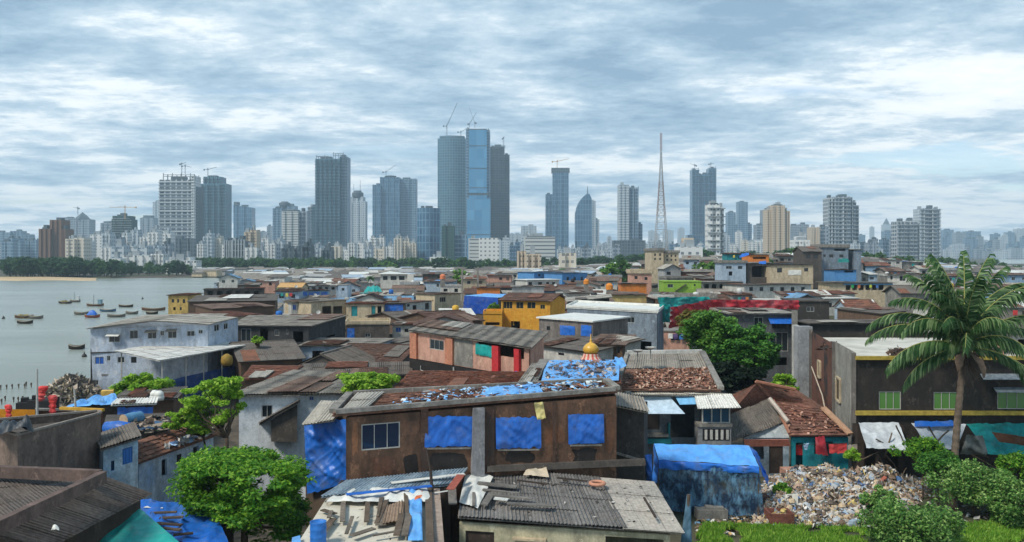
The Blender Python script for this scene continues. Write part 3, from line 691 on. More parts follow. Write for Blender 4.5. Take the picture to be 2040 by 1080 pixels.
T('grey flat-topped tower, left one of the two before the palm', 1500, [(1788, 1808, 441), (1806, 1828, 440, 3)], 'slabs', 26, 2, 6.5)
T('taller pale-edged tower, right one of the two before the palm', 1500, [(1833, 1842, 416, 2, 'pale'), (1841, 1866, 415), (1865, 1874, 416, 2, 'pale')], 'slabs', 26, 1, 6.5)
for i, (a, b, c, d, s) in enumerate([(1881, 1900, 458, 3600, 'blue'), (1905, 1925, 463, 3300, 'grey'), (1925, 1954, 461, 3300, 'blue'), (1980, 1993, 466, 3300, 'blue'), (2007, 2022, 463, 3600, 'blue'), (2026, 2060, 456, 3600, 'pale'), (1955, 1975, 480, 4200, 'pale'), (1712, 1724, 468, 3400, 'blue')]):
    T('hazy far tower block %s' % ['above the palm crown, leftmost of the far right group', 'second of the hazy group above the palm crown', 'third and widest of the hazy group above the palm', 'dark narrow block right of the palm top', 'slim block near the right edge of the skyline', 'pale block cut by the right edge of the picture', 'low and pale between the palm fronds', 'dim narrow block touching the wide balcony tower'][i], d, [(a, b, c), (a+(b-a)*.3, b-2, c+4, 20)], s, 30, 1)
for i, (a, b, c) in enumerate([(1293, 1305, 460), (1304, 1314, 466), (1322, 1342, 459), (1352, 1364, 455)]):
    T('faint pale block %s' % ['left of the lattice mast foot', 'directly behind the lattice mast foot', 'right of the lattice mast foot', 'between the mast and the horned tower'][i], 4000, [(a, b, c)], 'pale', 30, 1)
# mid-height blocks
rg_ = random.Random(5)
def nearest(px):
    return min(TOW, key=lambda t: abs((t[0]+t[1])/2-px))
mid = []
def infill(x0, x1, yb, yt, D, n, styles, wmin=12, wmax=26):
    x = x0
    while x < x1:
        w = rg_.uniform(wmin, wmax); mid.append((x, x+w, rg_.uniform(yt, yb), D*rg_.uniform(.9, 1.12), rg_.choice(styles))); x += w*rg_.uniform(.8, 1.15)
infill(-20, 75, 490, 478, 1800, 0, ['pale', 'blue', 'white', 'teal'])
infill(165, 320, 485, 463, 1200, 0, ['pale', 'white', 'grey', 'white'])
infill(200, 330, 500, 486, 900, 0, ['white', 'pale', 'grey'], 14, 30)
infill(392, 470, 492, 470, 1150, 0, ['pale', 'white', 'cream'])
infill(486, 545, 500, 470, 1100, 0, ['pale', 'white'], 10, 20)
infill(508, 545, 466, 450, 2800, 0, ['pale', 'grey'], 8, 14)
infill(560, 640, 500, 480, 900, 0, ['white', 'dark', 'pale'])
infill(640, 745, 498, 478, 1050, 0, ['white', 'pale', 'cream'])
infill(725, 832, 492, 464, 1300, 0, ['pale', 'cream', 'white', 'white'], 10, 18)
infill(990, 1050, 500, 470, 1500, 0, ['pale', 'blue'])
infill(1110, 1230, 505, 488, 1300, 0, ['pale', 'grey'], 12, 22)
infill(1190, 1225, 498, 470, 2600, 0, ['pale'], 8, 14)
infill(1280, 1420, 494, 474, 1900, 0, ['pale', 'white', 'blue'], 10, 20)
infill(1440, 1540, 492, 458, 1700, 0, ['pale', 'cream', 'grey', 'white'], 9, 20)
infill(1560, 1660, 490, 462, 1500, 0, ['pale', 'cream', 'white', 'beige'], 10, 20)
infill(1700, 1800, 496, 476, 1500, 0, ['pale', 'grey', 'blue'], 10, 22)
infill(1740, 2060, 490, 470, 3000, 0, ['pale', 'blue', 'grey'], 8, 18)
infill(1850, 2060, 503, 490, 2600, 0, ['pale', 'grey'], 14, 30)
WORD = {'pale': 'pale grey', 'blue': 'blue-grey', 'white': 'white', 'teal': 'teal grey', 'cream': 'cream', 'grey': 'mid grey', 'dark': 'dark grey', 'beige': 'beige', 'band': 'banded'}
for x0, x1, yt, D, s in mid:
    rel = nearest((x0+x1)/2); cx = (x0+x1)/2; side = 'left of' if cx < rel[0] else ('right of' if cx > rel[1] else 'below')
    short = ' '.join(rel[2].replace(',', '').split()[:5])
    for w_ in ('with', 'of', 'before', 'in', 'a', 'the', 'and', 'at', 'behind'):
        if short.endswith(' '+w_): short = short[:-len(w_)-1]
    b = [(x0, x1, yt)]
    if x1-x0 > 15: b.append((x0+(x1-x0)*.45, x1-1, yt-rg_.uniform(2, 7), 6))
    t = tower('x', D, b, s, 16, rg_.choice([1, 2, 2]), cat='apartment block', name='apartment_block', group='mid-height blocks below the towers'); TOW.pop()
    AUTO.append((t, WORD[s]+' mid-height block', side+' the '+short))
# cranes
def crane(label, px, ybase, ytop, D, jib, lift, back=.25, col=None, luff=False, r=1.0):
    """mast from ybase to ytop; jib length and tip height in photo px"""
    p, q = V(px, ybase, D), V(px, ytop, D); t = thing('tower_crane', label, 'crane', p); m = col or M_STR
    k = D/F; mb = MB(); wd = r*k*.75
    for sx in (-1, 1): mb.beam(p+Vector((sx*wd, 0, 0)), q+Vector((sx*wd, 0, 0)), wd*.5)
    nb = max(3, int((q.z-p.z)/(wd*3)))
    for i in range(nb):
        z0, z1 = p.z+(q.z-p.z)*i/nb, p.z+(q.z-p.z)*(i+1)/nb; s = 1 if i % 2 else -1
        mb.beam(Vector((p.x-wd*s, p.y, z0)), Vector((p.x+wd*s, p.y, z1)), wd*.4)
    mb.build('mast', m, t); mb = MB()
    tip = V(px+jib, ytop-lift, D); mb.beam(q, tip, wd*1.1, wd*.9); q2 = q+(tip-q)*.0+UP*(k*3); 
    mb.beam(q2, q+(tip-q)*.55, wd*.35); mb.build('jib', m, t)
    mb = MB(); e = V(px-jib*back, ytop+(0 if not luff else -1), D); mb.beam(q, e, wd*1.1); mb.box((e.x, e.y, e.z-k*2), k*2.4, k*2, k*3); mb.build('counter_jib', m, t)
    mb = MB(); mb.beam(q, q+UP*k*4, wd*.9); mb.box((q.x, q.y-wd, q.z-k*.5), k*2, k*2, k*2.4); mb.build('cab', m, t)
crane('yellow crane with a long level jib on the green netted tower', 249, 437, 413, 1500, -31, 0, .7, M_YEL, r=1.1)
crane('small crane above the pointed crown behind the brown tower', 155, 428, 415, 2290, -9, 2)
crane('crane on the white-slabbed tower, left of the crane pair', 369, 347, 331, 1410, 13, -2, .5)
crane('second crane leaning left on the white-slabbed tower', 362, 347, 327, 1412, 9, 4, .4)
crane('crane with raised arm on the ragged grey tower', 414, 354, 338, 1710, 18, 5, .4)
crane('tall leaning crane on the curved grid tower', 890, 270, 252, 2010, 21, 47, .3, luff=True, r=1.2)
crane('crane between the curved tower and the tallest glass tower', 918, 272, 264, 2015, 14, 10, .4, luff=True)
crane('crane leaning right over the tallest glass tower, longer arm', 935, 258, 248, 1910, 14, 24, .2, luff=True)
crane('thin crane arm leaning left over the tallest glass tower', 946, 256, 246, 1912, -11, 31, .2, luff=True, r=.7)
crane('upright mast crane on the dark stepped grid tower', 1003, 306, 276, 2110, 2, 4, 1, r=1.2)
crane('crane with long raised jib on the middle triple tower', 769, 352, 343, 2320, 20, 15, .3, r=.8)
crane('yellowish crane on the flared dark crown tower', 1110, 335, 322, 2310, 24, 6, .4, M_YEL)
crane('small crane on the right horn of the horned tower', 1416, 334, 327, 2310, 6, 1, .6, r=.8)
crane('faint crane arm over the left horn of the horned tower', 1384, 336, 330, 2310, -10, 5, .3, r=.7)
crane('crane leaning left in front of the horned tower foot', 1411, 466, 456, 1300, -12, 3, .4)
# lattice mast
t = thing('lattice_mast', 'tall red and white lattice broadcasting mast tapering to a needle', 'mast', V(1317, 505, 1500)); D = 1500
def mw(y): return (13 if y > 495 else 1.2+11*((y-300)/190)**1.35 if y > 300 else 1.2)/F*D
for sec, (ya, yb, mt) in enumerate([(512, 430, flat(S(170, 166, 162), .6)), (430, 360, flat(S(150, 126, 116), .6)), (360, 300, flat(S(160, 160, 160), .6)), (300, 264, flat(S(150, 110, 104), .6))]):
    mb = MB(); y = ya
    while y > yb+1:
        st = max(7, mw(y)/D*F*1.5); y2 = max(yb, y-st); z0, z1 = H-(y-HY)/F*D, H-(y2-HY)/F*D; w0, w1 = mw(y), mw(y2); cx = (1317-CX)/F*D
        q0 = [Vector((cx+sx*w0, D+sy*w0, z0)) for sx, sy in ((-1, -1), (1, -1), (1, 1), (-1, 1))]; q1 = [Vector((cx+sx*w1, D+sy*w1, z1)) for sx, sy in ((-1, -1), (1, -1), (1, 1), (-1, 1))]
        for i in range(4):
            mb.beam(q0[i], q1[i], .8)
            if w0 > 1.2: mb.beam(q0[i], q1[(i+1) % 4], .32); mb.beam(q0[(i+1) % 4], q1[i], .32); mb.beam(q1[i], q1[(i+1) % 4], .45)
        y = y2
    mb.build('mast_section', mt, t)

# ------------------------------------------------------------ haze
mb = MB(); a = [Vector(p) for p in ((-9000, -60, -4.5), (9000, -60, -4.5), (9000, 5300, -4.5), (-9000, 5300, -4.5))]
mb.hexa(a, [p+UP*345 for p in a]); hz = mb.build('haze', None); hz.data.materials.clear()
m = bpy.data.materials.new('haze_air'); m.use_nodes = True; m.node_tree.nodes.clear()
pv = m.node_tree.nodes.new('ShaderNodeVolumePrincipled'); ou = m.node_tree.nodes.new('ShaderNodeOutputMaterial'); m.node_tree.links.new(pv.outputs[0], ou.inputs['Volume'])
pv.inputs['Color'].default_value = (.66, .86, 1, 1); pv.inputs['Density'].default_value = .00015; pv.inputs['Anisotropy'].default_value = .1
hz.data.materials.append(m); tag(hz, kind='stuff')
# ------------------------------------------------------------ trees of the middle distance
LF = [leafm(S(56, 92, 48), S(80, 122, 60), S(110, 150, 74)), leafm(S(66, 108, 40), S(100, 146, 54), S(134, 176, 72)), leafm(S(42, 72, 46), S(60, 94, 56), S(84, 118, 64)), leafm(S(70, 110, 44), S(104, 150, 58), S(142, 184, 84))]
def tree_proto(seed, r, h, leaf, nclu=60, cnt=22, size=.75, name='tree', flat_=.75, loc=(0, -500, 0)):
    rg = np.random.default_rng(seed); rn = random.Random(seed); t = thing(name, 'x', 'tree', (0, 0, 0))
    mb = MB(); top = Vector((0, 0, h*.55)); limb(mb, Vector((0, 0, -.3)), top, r*.06, r*.04, rn, 6, 5, .08); cen = []
    for i in range(nclu):
        a = rg.uniform(0, 2*math.pi); e = rg.uniform(-.8, 1) * math.pi/2; k = rg.uniform(.45, 1)
        cen.append((math.cos(a)*math.cos(e)*r*k*rg.uniform(.75, 1.1), math.sin(a)*math.cos(e)*r*k, h*.54+math.sin(e)*h*.46*k))
    for i in range(0, nclu, max(1, nclu//9)): limb(mb, top*rn.uniform(.7, 1), Vector(cen[i]), r*.03, r*.008, rn, 5, 3)
    mb.build('trunk', M_BARK, t, True)
    rad = np.stack([rg.uniform(.16, .32, nclu)*r]*2+[rg.uniform(.1, .2, nclu)*r], 1)
    v, f = leaves(rg, cen, rad, cnt, size); npobj('crown', v, f, leaf, t); return t
P_ = [tree_proto(1, 5.5, 11, LF[0]), tree_proto(2, 5, 9.5, LF[1]), tree_proto(3, 6, 12, LF[2], 70, 22, .8), tree_proto(4, 4.2, 8, LF[0], 45), tree_proto(5, 4, 7, LF[3], 45)]
def palm_proto(seed, h):
    rg = random.Random(seed); t = thing('palm_tree', 'x', 'palm', (0, 0, 0)); mb = MB(); mb.tube([Vector((0, 0, -.3)), Vector((.3, 0, h*.5)), Vector((.2, 0, h))], [.22, .16, .13], 6); mb.build('trunk', M_BARK, t, True)
    v = []; f = []
    for i in range(18):
        a = i*2.4; el = rg.uniform(-.2, 1.1); p = Vector((.2, 0, h)); L = 3.4; pr = None
        for k in range(6):
            w = .42*math.sin((k+.6)/6*math.pi)+.05; d = Vector((math.cos(a)*math.cos(el), math.sin(a)*math.cos(el), math.sin(el))); s = Vector((-math.sin(a), math.cos(a), 0))
            q = [p-s*w-UP*w*.7, p, p+s*w-UP*w*.7]
            if pr:
                for j in (0, 1):
                    b = len(v); v += [tuple(x) for x in (pr[j], pr[j+1], q[j+1], q[j])]; f.append((b, b+1, b+2, b+3))
            pr = q; p = p+d*L/6; el -= .33
    npobj('crown', v, f, LF[0], t); return t
PP = palm_proto(3, 8.5)
used = set()
def put(proto, px, D, label, group, sc=1, z=None, cat=None):
    x = (px-CX)/F*D; z = gz(x, D) if z is None else z
    s = (sc*rgt.uniform(.85, 1.15), sc*rgt.uniform(.85, 1.15), sc); rz = rgt.uniform(0, 6.28)
    if id(proto) in used: o = dup(proto, (x, D, z), rz, s, label)
    else:
        used.add(id(proto)); o = proto; o.location = (x, D, z); o.rotation_euler = (0, 0, rz); o.scale = s; o['label'] = label
    o['group'] = group; return o
rgt = random.Random(11)
def belt(x0, x1, step, D0, D1, protos, label, group, s0=.85, s1=1.2, rows=2):
    for r in range(rows):
        px = x0+rgt.uniform(0, step)
        while px < x1:
            D = D0+(D1-D0)*(r+rgt.random())/rows; put(rgt.choice(protos), px, D, label, group, rgt.uniform(s0, s1)); px += step*rgt.uniform(.7, 1.3)
belt(15, 150, 12, 592, 640, [P_[2]], 'dark tree in the dense wood on the left shore', 'trees of the dark shore wood', .95, 1.25, 3)
belt(120, 245, 13, 600, 660, [P_[0], P_[2]], 'green tree on the left shore beside the dark wood', 'trees beside the dark shore wood', .8, 1.15)
belt(240, 400, 15, 625, 700, [P_[0], P_[3], P_[2]], 'tree on the far shore before the white buildings', 'trees before the white shore buildings', .5, 1.0)
belt(385, 640, 12, 700, 900, [P_[0], P_[0], P_[2]], 'green tree in the belt below the left half of the skyline', 'trees of the left skyline belt', .8, 1.15, 3)
belt(640, 930, 13, 700, 950, [P_[0], P_[1], P_[2]], 'green tree in the belt below the teal and curved towers', 'trees of the middle skyline belt', .8, 1.15, 3)
belt(930, 1290, 17, 600, 900, [P_[0], P_[2]], 'tree in the belt right of the tallest tower foot', 'trees right of the tallest tower foot', .7, 1.05)
belt(1330, 1420, 14, 560, 760, [P_[2], P_[0]], 'dark tree on the low rise below the horned tower', 'trees on the rise below the horned tower', .8, 1.1)
belt(1445, 1640, 15, 480, 700, [P_[2], P_[0], P_[3]], 'tree among low blocks left of the beige tower foot', 'trees on the rise by the beige tower', .6, .95)
belt(1700, 1830, 14, 480, 620, [P_[0], PP], 'tree or palm on the rise right of the tall grey-blue house', 'trees on the rise near the palm', .7, .95)
belt(1830, 2040, 16, 520, 700, [P_[0], P_[3]], 'low tree seen behind the big palm crown', 'trees behind the big palm crown', .6, .9)
put(P_[1], 918, 330, 'bright green tree behind two concrete posts, left of the pink shrine tip', 'green trees among the houses', 1.0)
put(P_[1], 942, 340, 'lower green tree just right of the concrete posts', 'green trees among the houses', .75)
put(P_[1], 1218, 330, 'round green tree left of the pink terrace house', 'green trees among the houses', .95)
put(P_[0], 1240, 335, 'darker round tree touching the pink terrace house', 'green trees among the houses', .9)
put(P_[1], 1398, 300, 'dense green tree above the lime house', 'green trees among the houses', .7)
put(P_[1], 1420, 290, 'dense green tree left of the blue and white house', 'green trees among the houses', .75)
put(P_[1], 1142, 420, 'small green tree behind the light blue houses', 'green trees among the houses', .6)
put(PP, 738, 330, 'lone dark palm standing left of the white house with a green side', 'lone palms', .8)
put(PP, 1120, 420, 'small palm behind the light blue houses', 'lone palms', .8)
put(PP, 1583, 330, 'palm beside the dark arched house', 'lone palms', 1.0)
put(P_[4], 1113, 155, 'bushy green plant right of the yellow house', 'green trees among the houses', .38)
put(P_[4], 985, 160, 'small green plant on the terrace left of the yellow house', 'green trees among the houses', .3, 5)
put(P_[4], 1280, 420, 'small tree behind the cream terrace blocks', 'green trees among the houses', .7)
put(P_[4], 560, 330, 'small green bush beside the tan roofed house', 'green trees among the houses', .5)
for o in [P_[i] for i in range(5)]:
    if id(o) not in used: put(o, 700, 420, 'small tree among the far shanties', 'green trees among the houses', .6)

# ------------------------------------------------------------ colours of the houses
WC = {'white': wallm(S(206, 204, 196)), 'cream': wallm(S(204, 186, 156)), 'blue': wallm(S(142, 172, 198)), 'paleblue': wallm(S(172, 190, 206)), 'grey': M_CON, 'dark': M_COND,
      'yellow': wallm(S(220, 160, 56), S(200, 138, 44), .15), 'pink': wallm(S(206, 158, 138)), 'orange': wallm(S(222, 132, 60)), 'lime': wallm(S(140, 178, 66), S(124, 158, 58), .15), 'teal': wallm(S(40, 140, 146)),
      'brown': wallm(S(106, 84, 68)), 'ltgrey': wallm(S(172, 172, 170)), 'sky': wallm(S(92, 150, 206), None, .2), 'bluegrey': wallm(S(136, 150, 162), S(112, 124, 138), .5), 'bigblue': wallm(S(190, 202, 216), S(160, 174, 194), .45), 'rust': wallm(S(126, 74, 54))}
def mh(name, label, q, wall, roof=('shed', 'corr', None, .3), wins=(), base=0, cat='house', over=.35, seed=None, group=None, sw=()):
    h = House(name, label, cat, q, base, WC[wall] if isinstance(wall, str) else wall, group, seed or int(abs(q[0].x*13)+q[0].y))
    for w in wins: h.win(*w)
    for w in sw: h.win(*w[:4], w[4], w[5], w[6])
    if roof: h.roof(roof[0], roof[1], roof[2] or M_GR, over, roof[3], parapet=(roof[4] if len(roof) > 4 else 0))
    h.walls(); return h
def QD(x0, y0, x1, y1, D, L):
    a, b = V(x0, y0, D), V(x1, y1, D); return [a, b, b+Vector((0, L, 0)), a+Vector((0, L, 0))]
def wr(x0, x1, y0, y1, n, kind='w', frac=.55, mat=None):      # a row of n openings
    s = (x1-x0)/n; return [(x0+s*(i+.5-frac/2), y0, x0+s*(i+.5+frac/2), y1, kind, mat) for i in range(n)]
M_BW = glassm(S(40, 90, 170), .3)
# big pale blue building by the water
h = House('waterfront_building', 'large pale blue two-storey building by the water with small dark windows', 'building', [C(180, 656, 7.5), C(414, 648, 8), C(474, 634, 8.2), C(285, 630, 8)], -1.2, WC['bigblue'], None, 3)
for w in [(217, 668, 239, 682), (258, 658, 275, 675), (294, 660, 312, 675), (319, 659, 327, 669), (334, 658, 352, 674), (372, 659, 388, 670), (395, 657, 404, 665), (213, 709, 220, 719), (234, 711, 248, 723), (261, 711, 272, 723), (186, 757, 196, 767)]: h.win(*w, 'w' if w[0] != 261 else 'dark')
h.win(189, 711, 207, 726, 'w', M_BW, 0, 'window with a bright blue panel'); h.win(427, 646, 437, 660, 'w', None, 1); h.win(446, 644, 454, 656, 'w', None, 1)
m0 = C(308, 641, 8.5); m1 = C(385, 627, 8.6)
for a, b in (((215, 664), (241, 664)), ((292, 657), (314, 657)), ((333, 655), (354, 655))): h.awning(*a, *b, .7, M_WHT if a[0] == 215 else M_GR, drop=.25)
mb = MB(); c = h.c; e = UP*.1
roof_surf(mb, c[0]+e+Vector((-.3, -.4, 0)), m0+e, m1+e, c[3]+e, 'corr', 130, h.rng); roof_surf(mb, m0+e, c[1]+e+Vector((.2, -.4, 0)), c[2]+e, m1+e, 'corr', 130, h.rng)
h.roof_o = mb.build('roof', M_GL, h.o); h.gab.append((c[0], c[1], m0+Vector((0, .05, 0)))); h.walls()
mb = MB(); mb.beam(V(180.5, 703, h.c[0].y-.1), V(262, 700, h.c[0].y-.1), .12); mb.tube([V(262, 700, 99.6), V(262, 735, 99.6)], .06, 6); mb.tube([V(182, 656, 99.6), V(182, 790, 99.4)], .09, 6); mb.build('drain_pipe', M_FDARK, h.o)
mh('annex', 'small pale blue flat-topped annex against the foot of the waterfront building', Q(203, 747, 300, 745, 2.4, 3), 'bigblue', ('flat', 'plain', M_CON, 0), [(223, 757, 236, 770, 'w', None), (214, 772, 221, 792, 'door', None)], cat='annex', over=.05)
# white shed roof on posts
t = thing('canopy', 'large white sheet-metal canopy on thin posts before the waterfront building', 'canopy', C(350, 720, 0))
cq = [C(228, 699, 5.6), C(318, 719, 5.6), C(490, 688, 5.6), C(402, 673, 5.6)]; mb = MB(); roof_surf(mb, *cq, 'corr', 120, random.Random(3), th=.08); mb.build('roof_sheet', M_WH, t)
for u, v in ((.05, .05), (.95, .05), (.95, .5), (.95, .95), (.5, .95), (.05, .95), (.95, .3), (.95, .72)):
    p = L2(*cq, u, v)-UP*.1; mb = MB(); mb.beam(Vector((p.x, p.y, 0)), p, .1); mb.build('post', M_FRAME, t)
cloth('side_tarp', [Vector((p.x, p.y, 0.6)) for p in (L2(*cq, .93, .02), L2(*cq, .93, .98))]+[L2(*cq, .93, .98)-UP*2.2, L2(*cq, .93, .02)-UP*2.2], plastic(S(30, 64, 120), .6), 24, 10, .12, 4, parent=t)
mh('shed', 'dark brick shed under the white canopy', Q(330, 735, 480, 722, 3.0, 5), 'brown', ('shed', 'corr', M_GD, .4), cat='shed')
# centre-left houses
mh('concrete_house', 'dark stained concrete house with grey sheet roof right of the waterfront building', [C(465, 650, 7), C(615, 651, 7), C(688, 630, 7.4), C(500, 630, 7.4)], wallm(S(74, 76, 78), S(52, 54, 56), .8), ('shed', 'corr', M_GR, 0), [(480, 655, 500, 680, 'w', None), (518, 655, 534, 685, 'o', None), (547, 657, 556, 669, 'w', None), (570, 657, 575, 666, 'w', None), (584, 660, 604, 682, 'o', None)], sw=[(650, 668, 668, 672, 'o', None, 1)])
mh('shanty', 'low grey-roofed house with a pale blue wall below the dark concrete house', [C(600, 690, 5), C(740, 690, 5), C(782, 676, 5.2), C(634, 675, 5.2)], 'paleblue', ('shed', 'corr', M_GR, 0), [(622, 699, 646, 713, 'o', None), (668, 694, 730, 712, 'o', None)])
mh('shanty', 'large grey gabled shanty roof left of the pale blue low house', Q(480, 722, 602, 716, 4.3, 13, 0), 'brown', ('gx', 'corr', M_GD, 1.4))
mh('shanty', 'grey gabled shanty with a rust brown patched roof', Q(655, 722, 792, 726, 4.2, 12, 0), 'dark', ('gx', 'tile', M_TD, 1.3))
mh('shanty', 'dark peaked sheet roof with a narrow soot-black gable', Q(580, 738, 702, 741, 4.2, 8, 0), 'dark', ('gy', 'corr', M_GD, 1.6), over=.2)
mh('shanty', 'low reddish tile roof with dark frame above the small bright tree', [C(488, 757, 5), C(556, 757, 5), C(597, 732, 5.5), C(508, 731, 5.5)], 'brown', ('shed', 'tile', M_TI, 0))
mh('shanty', 'grey roofed low shed edge behind the reddish tile roof', Q(600, 752, 815, 748, 4.6, 5, .5), 'dark', ('shed', 'corr', M_GD, 0))
h = mh('lime_washed_house', 'white and pale blue house with a wide grey sheet roof behind the small bright tree', [C(476, 789, 6.8), C(690, 786, 6.8), C(735, 752, 7.2), C(592, 742, 7.2)], wallm(S(228, 234, 238), S(198, 208, 216), .35), ('shed', 'corr', M_GR, 0), [(521, 807, 543, 832, 'w', None), (616, 790, 625, 798, 'w', M_BW)], over=.45)
mb = MB(); a = h.P(0, .25, .30, .05); roof_surf(mb, V(516, 846, 56.2), V(597, 800, 56.2), V(597, 796, 57.6), V(516, 842, 57.6), 'corr', 60, h.rng); mb.build('lean_to_roof', M_GD, h.o)
mb = MB(); mb.hexa([V(540, 880, 56.5), V(592, 880, 56.5), V(592, 880, 57.3), V(540, 880, 57.3)], [V(540, 838, 56.5), V(592, 806, 56.5), V(592, 806, 57.3), V(540, 838, 57.3)]); mb.build('lean_to_wall', M_COND, h.o)
# pink and grey house with red posts
h = House('veranda_house', 'terracotta and grey house with red posts and a teal cloth on its veranda', 'house', [C(822, 660, 8.5), C(1054, 694, 8.3), C(1083, 664, 9), C(864, 641, 9)], 5.9, WC['pink'], None, 8)
h.win(856, 677, 884, 697); h.win(918, 682, 929, 693, 'dark'); h.win(951, 672, 1044, 709, 'o')
h.roof('shed', 'corr', M_GR, .45); h.walls()
mb = MB(); mb.hexa([h.P(0, u, t, k) for u, t, k in ((.37, .02, .02), (.56, .02, .02), (.56, .02, 0.003), (.37, .02, .003))], [h.P(0, u, t, k) for u, t, k in ((.37, .97, .02), (.56, .97, .02), (.56, .97, .003), (.37, .97, .003))]); 
for x0, x1 in ((820, 833), (890, 905)):
    a, b = V(x0, 0, 0.001), None
    (u0, _), (u1, _) = hit(h.c[0], h.c[1], x0, 690), hit(h.c[0], h.c[1], x1, 690); p = lambda u, t, k: h.P(0, u, t, k)
    m2 = MB(); m2.hexa([p(u0, .01, .22), p(u1, .01, .22), p(u1, .01, .003), p(u0, .01, .003)], [p(u0, .96, .22), p(u1, .96, .22), p(u1, .96, .003), p(u0, .96, .003)]); m2.build('pilaster', wallm(S(196, 132, 104), None, .3), h.o)
for x0, x1 in ((985, 998), (1029, 1039)):
    (u0, _), (u1, _) = hit(h.c[0], h.c[1], x0, 690), hit(h.c[0], h.c[1], x1, 690)
    m2 = MB(); m2.hexa([p(u0, -.12, .3), p(u1, -.12, .3), p(u1, -.12, .06), p(u0, -.12, .06)], [p(u0, .93, .3), p(u1, .93, .3), p(u1, .93, .06), p(u0, .93, .06)]); m2.build('red_post', flat(S(196, 52, 56), .6), h.o)
cloth('veranda_cloth', [h.P(0, .59, .52, .1), h.P(0, .73, .5, .1), h.P(0, .73, .9, .1), h.P(0, .59, .92, .1)], M_TEAL, 12, 8, .05, 3, parent=h.o)
mb.build('grey_panel', M_CON, h.o)
h = mh('ground_floor', 'soot-black lower storey with white drain pipes under the terracotta veranda house', [h.P(0, -.01, 0, .25)-UP*.0, h.P(0, 1.02, 0, .25), h.c[2]-UP*3.2, h.c[3]-UP*3.2], wallm(S(44, 40, 38), S(30, 28, 27), .6), None, base=0, cat='ground floor')
mb = MB(); f_ = lambda u, z: h.P(0, u, 1, .12)+UP*z
mb.tube([f_(.42, -.1), f_(.42, -2.2)], .07, 6); mb.tube([f_(.12, -.5), f_(.12, -.9), f_(.16, -1.0), f_(.2, -1.2), f_(.2, -2)], .05, 6); mb.tube([f_(.47, -.6), f_(.5, -1.6), f_(.56, -1.3)], .05, 6); mb.build('drain_pipe', M_FRAME, h.o)
# right of it
mh('upper_room', 'small grey upper room with two blue tarp covers and a pale roof edge', Q(1074, 633, 1181, 641, 8.5, 6, .2), wallm(S(134, 126, 120), None, .6), ('flat', 'plain', M_WHT, 0), [(1089, 650, 1096, 658, 'dark', None), (1116, 649, 1146, 668, 'tarp', M_BLUE), (1158, 648, 1179, 671, 'tarp', M_BLUE)], base=0, over=.25)
mh('shanty', 'low dark slanting sheet roof below the room with blue tarp covers', Q(1062, 688, 1180, 703, 6, 7, .9), 'white', ('shed', 'corr', M_GD, 0), [(1064, 694, 1069, 701, 'dark', None), (1073, 694, 1078, 701, 'dark', None), (1112, 703, 1124, 708, 'dark', None)])
mh('shanty', 'brown sheet roofed room with open timber side right of the golden dome', Q(1178, 688, 1240, 690, 6.5, 6, .5), 'brown', ('shed', 'corr', M_BR, 0), [(1215, 694, 1222, 706, 'o', None), (1228, 692, 1235, 704, 'o', None)])
mh('parapet_house', 'cream-white low parapet wall beside the golden dome', Q(1062, 703, 1162, 706, 5.2, 3), 'white', ('flat', 'plain', WC['white'], 0), cat='house')
mh('concrete_house', 'pale grey-blue plastered building with one small dark window, centre right', [C(1130, 613, 9), C(1309, 623, 9), C(1322, 612, 9.2), C(1150, 603, 9.2)], 'bluegrey', ('flat', 'plain', M_WHT, 0, .25), [(1242, 631, 1264, 643, 'w', None), (1228, 679, 1246, 700, 'o', None), (1253, 680, 1262, 696, 'o', None), (1270, 680, 1298, 700, 'o', None)], over=.12)
mh('dark_shed', 'long black open shed with a pale roof edge above the grey-blue building', [V(1134, 602, 124), V(1214, 594, 124), V(1212, 588, 130), V(1130, 594, 130)], wallm(S(70, 67, 64), None, .5), ('shed', 'corr', M_GL, 0), [(1140, 604, 1160, 612, 'o', None), (1165, 600, 1185, 608, 'o', None), (1190, 596, 1210, 604, 'o', None)], base=0, cat='shed')
h = House('yellow_house', 'bright yellow house with three dark windows and a lower terrace on its left', 'house', Q(1000, 599, 1096, 601, 8, 8), 0, WC['yellow'], None, 6)
h.fm = flat(S(200, 170, 90), .6)
for w in ((1003, 600, 1021, 615), (1028, 600, 1043, 615), (1050, 600, 1067, 615)): h.win(*w)
h.win(1076, 607, 1086, 616); h.win(1018, 640, 1036, 654, 'o'); h.roof('gx', 'tile', M_TD, .5, 1.0); h.walls()
mb = MB(); 
for x in (1000, 1023, 1047, 1070, 1094):
    a = V(x, 599, h.c[0].y-.15); b = V(x, 648, h.c[0].y-.15); mb.beam(b, a, .25)
mb.build('corner_strip', flat(S(226, 178, 76), .7), h.o)
mh('terrace', 'yellow walled terrace stepping down left of the yellow house', Q(963, 627, 1000, 627, 5.8, 6), 'yellow', ('flat', 'plain', WC['yellow'], 0, .5), [(967, 642, 995, 648, 'o', None)], cat='terrace', over=.0)
mh('shanty', 'dark brown patched tile roof left of the yellow terrace', Q(880, 645, 960, 640, 5.5, 12, 0), 'brown', ('gx', 'tile', M_TD, 1.3))
mh('shanty', 'dark cluttered roof between the veranda house and the yellow terrace', Q(800, 640, 880, 636, 5.3, 12, 0), 'brown', ('gx', 'corr', M_GD, 1.0))
mh('small_house', 'cream house with one dark window left of the big blue tarp', Q(866, 587, 918, 585, 7, 7), 'cream', ('shed', 'corr', M_BR, .6), [(876, 592, 888, 602, 'w', None)])
h = mh('tarp_hut', 'hut wholly covered by a deep blue tarp left of the yellow house', Q(925, 590, 992, 594, 7, 6), M_WOOD, None, cat='hut')
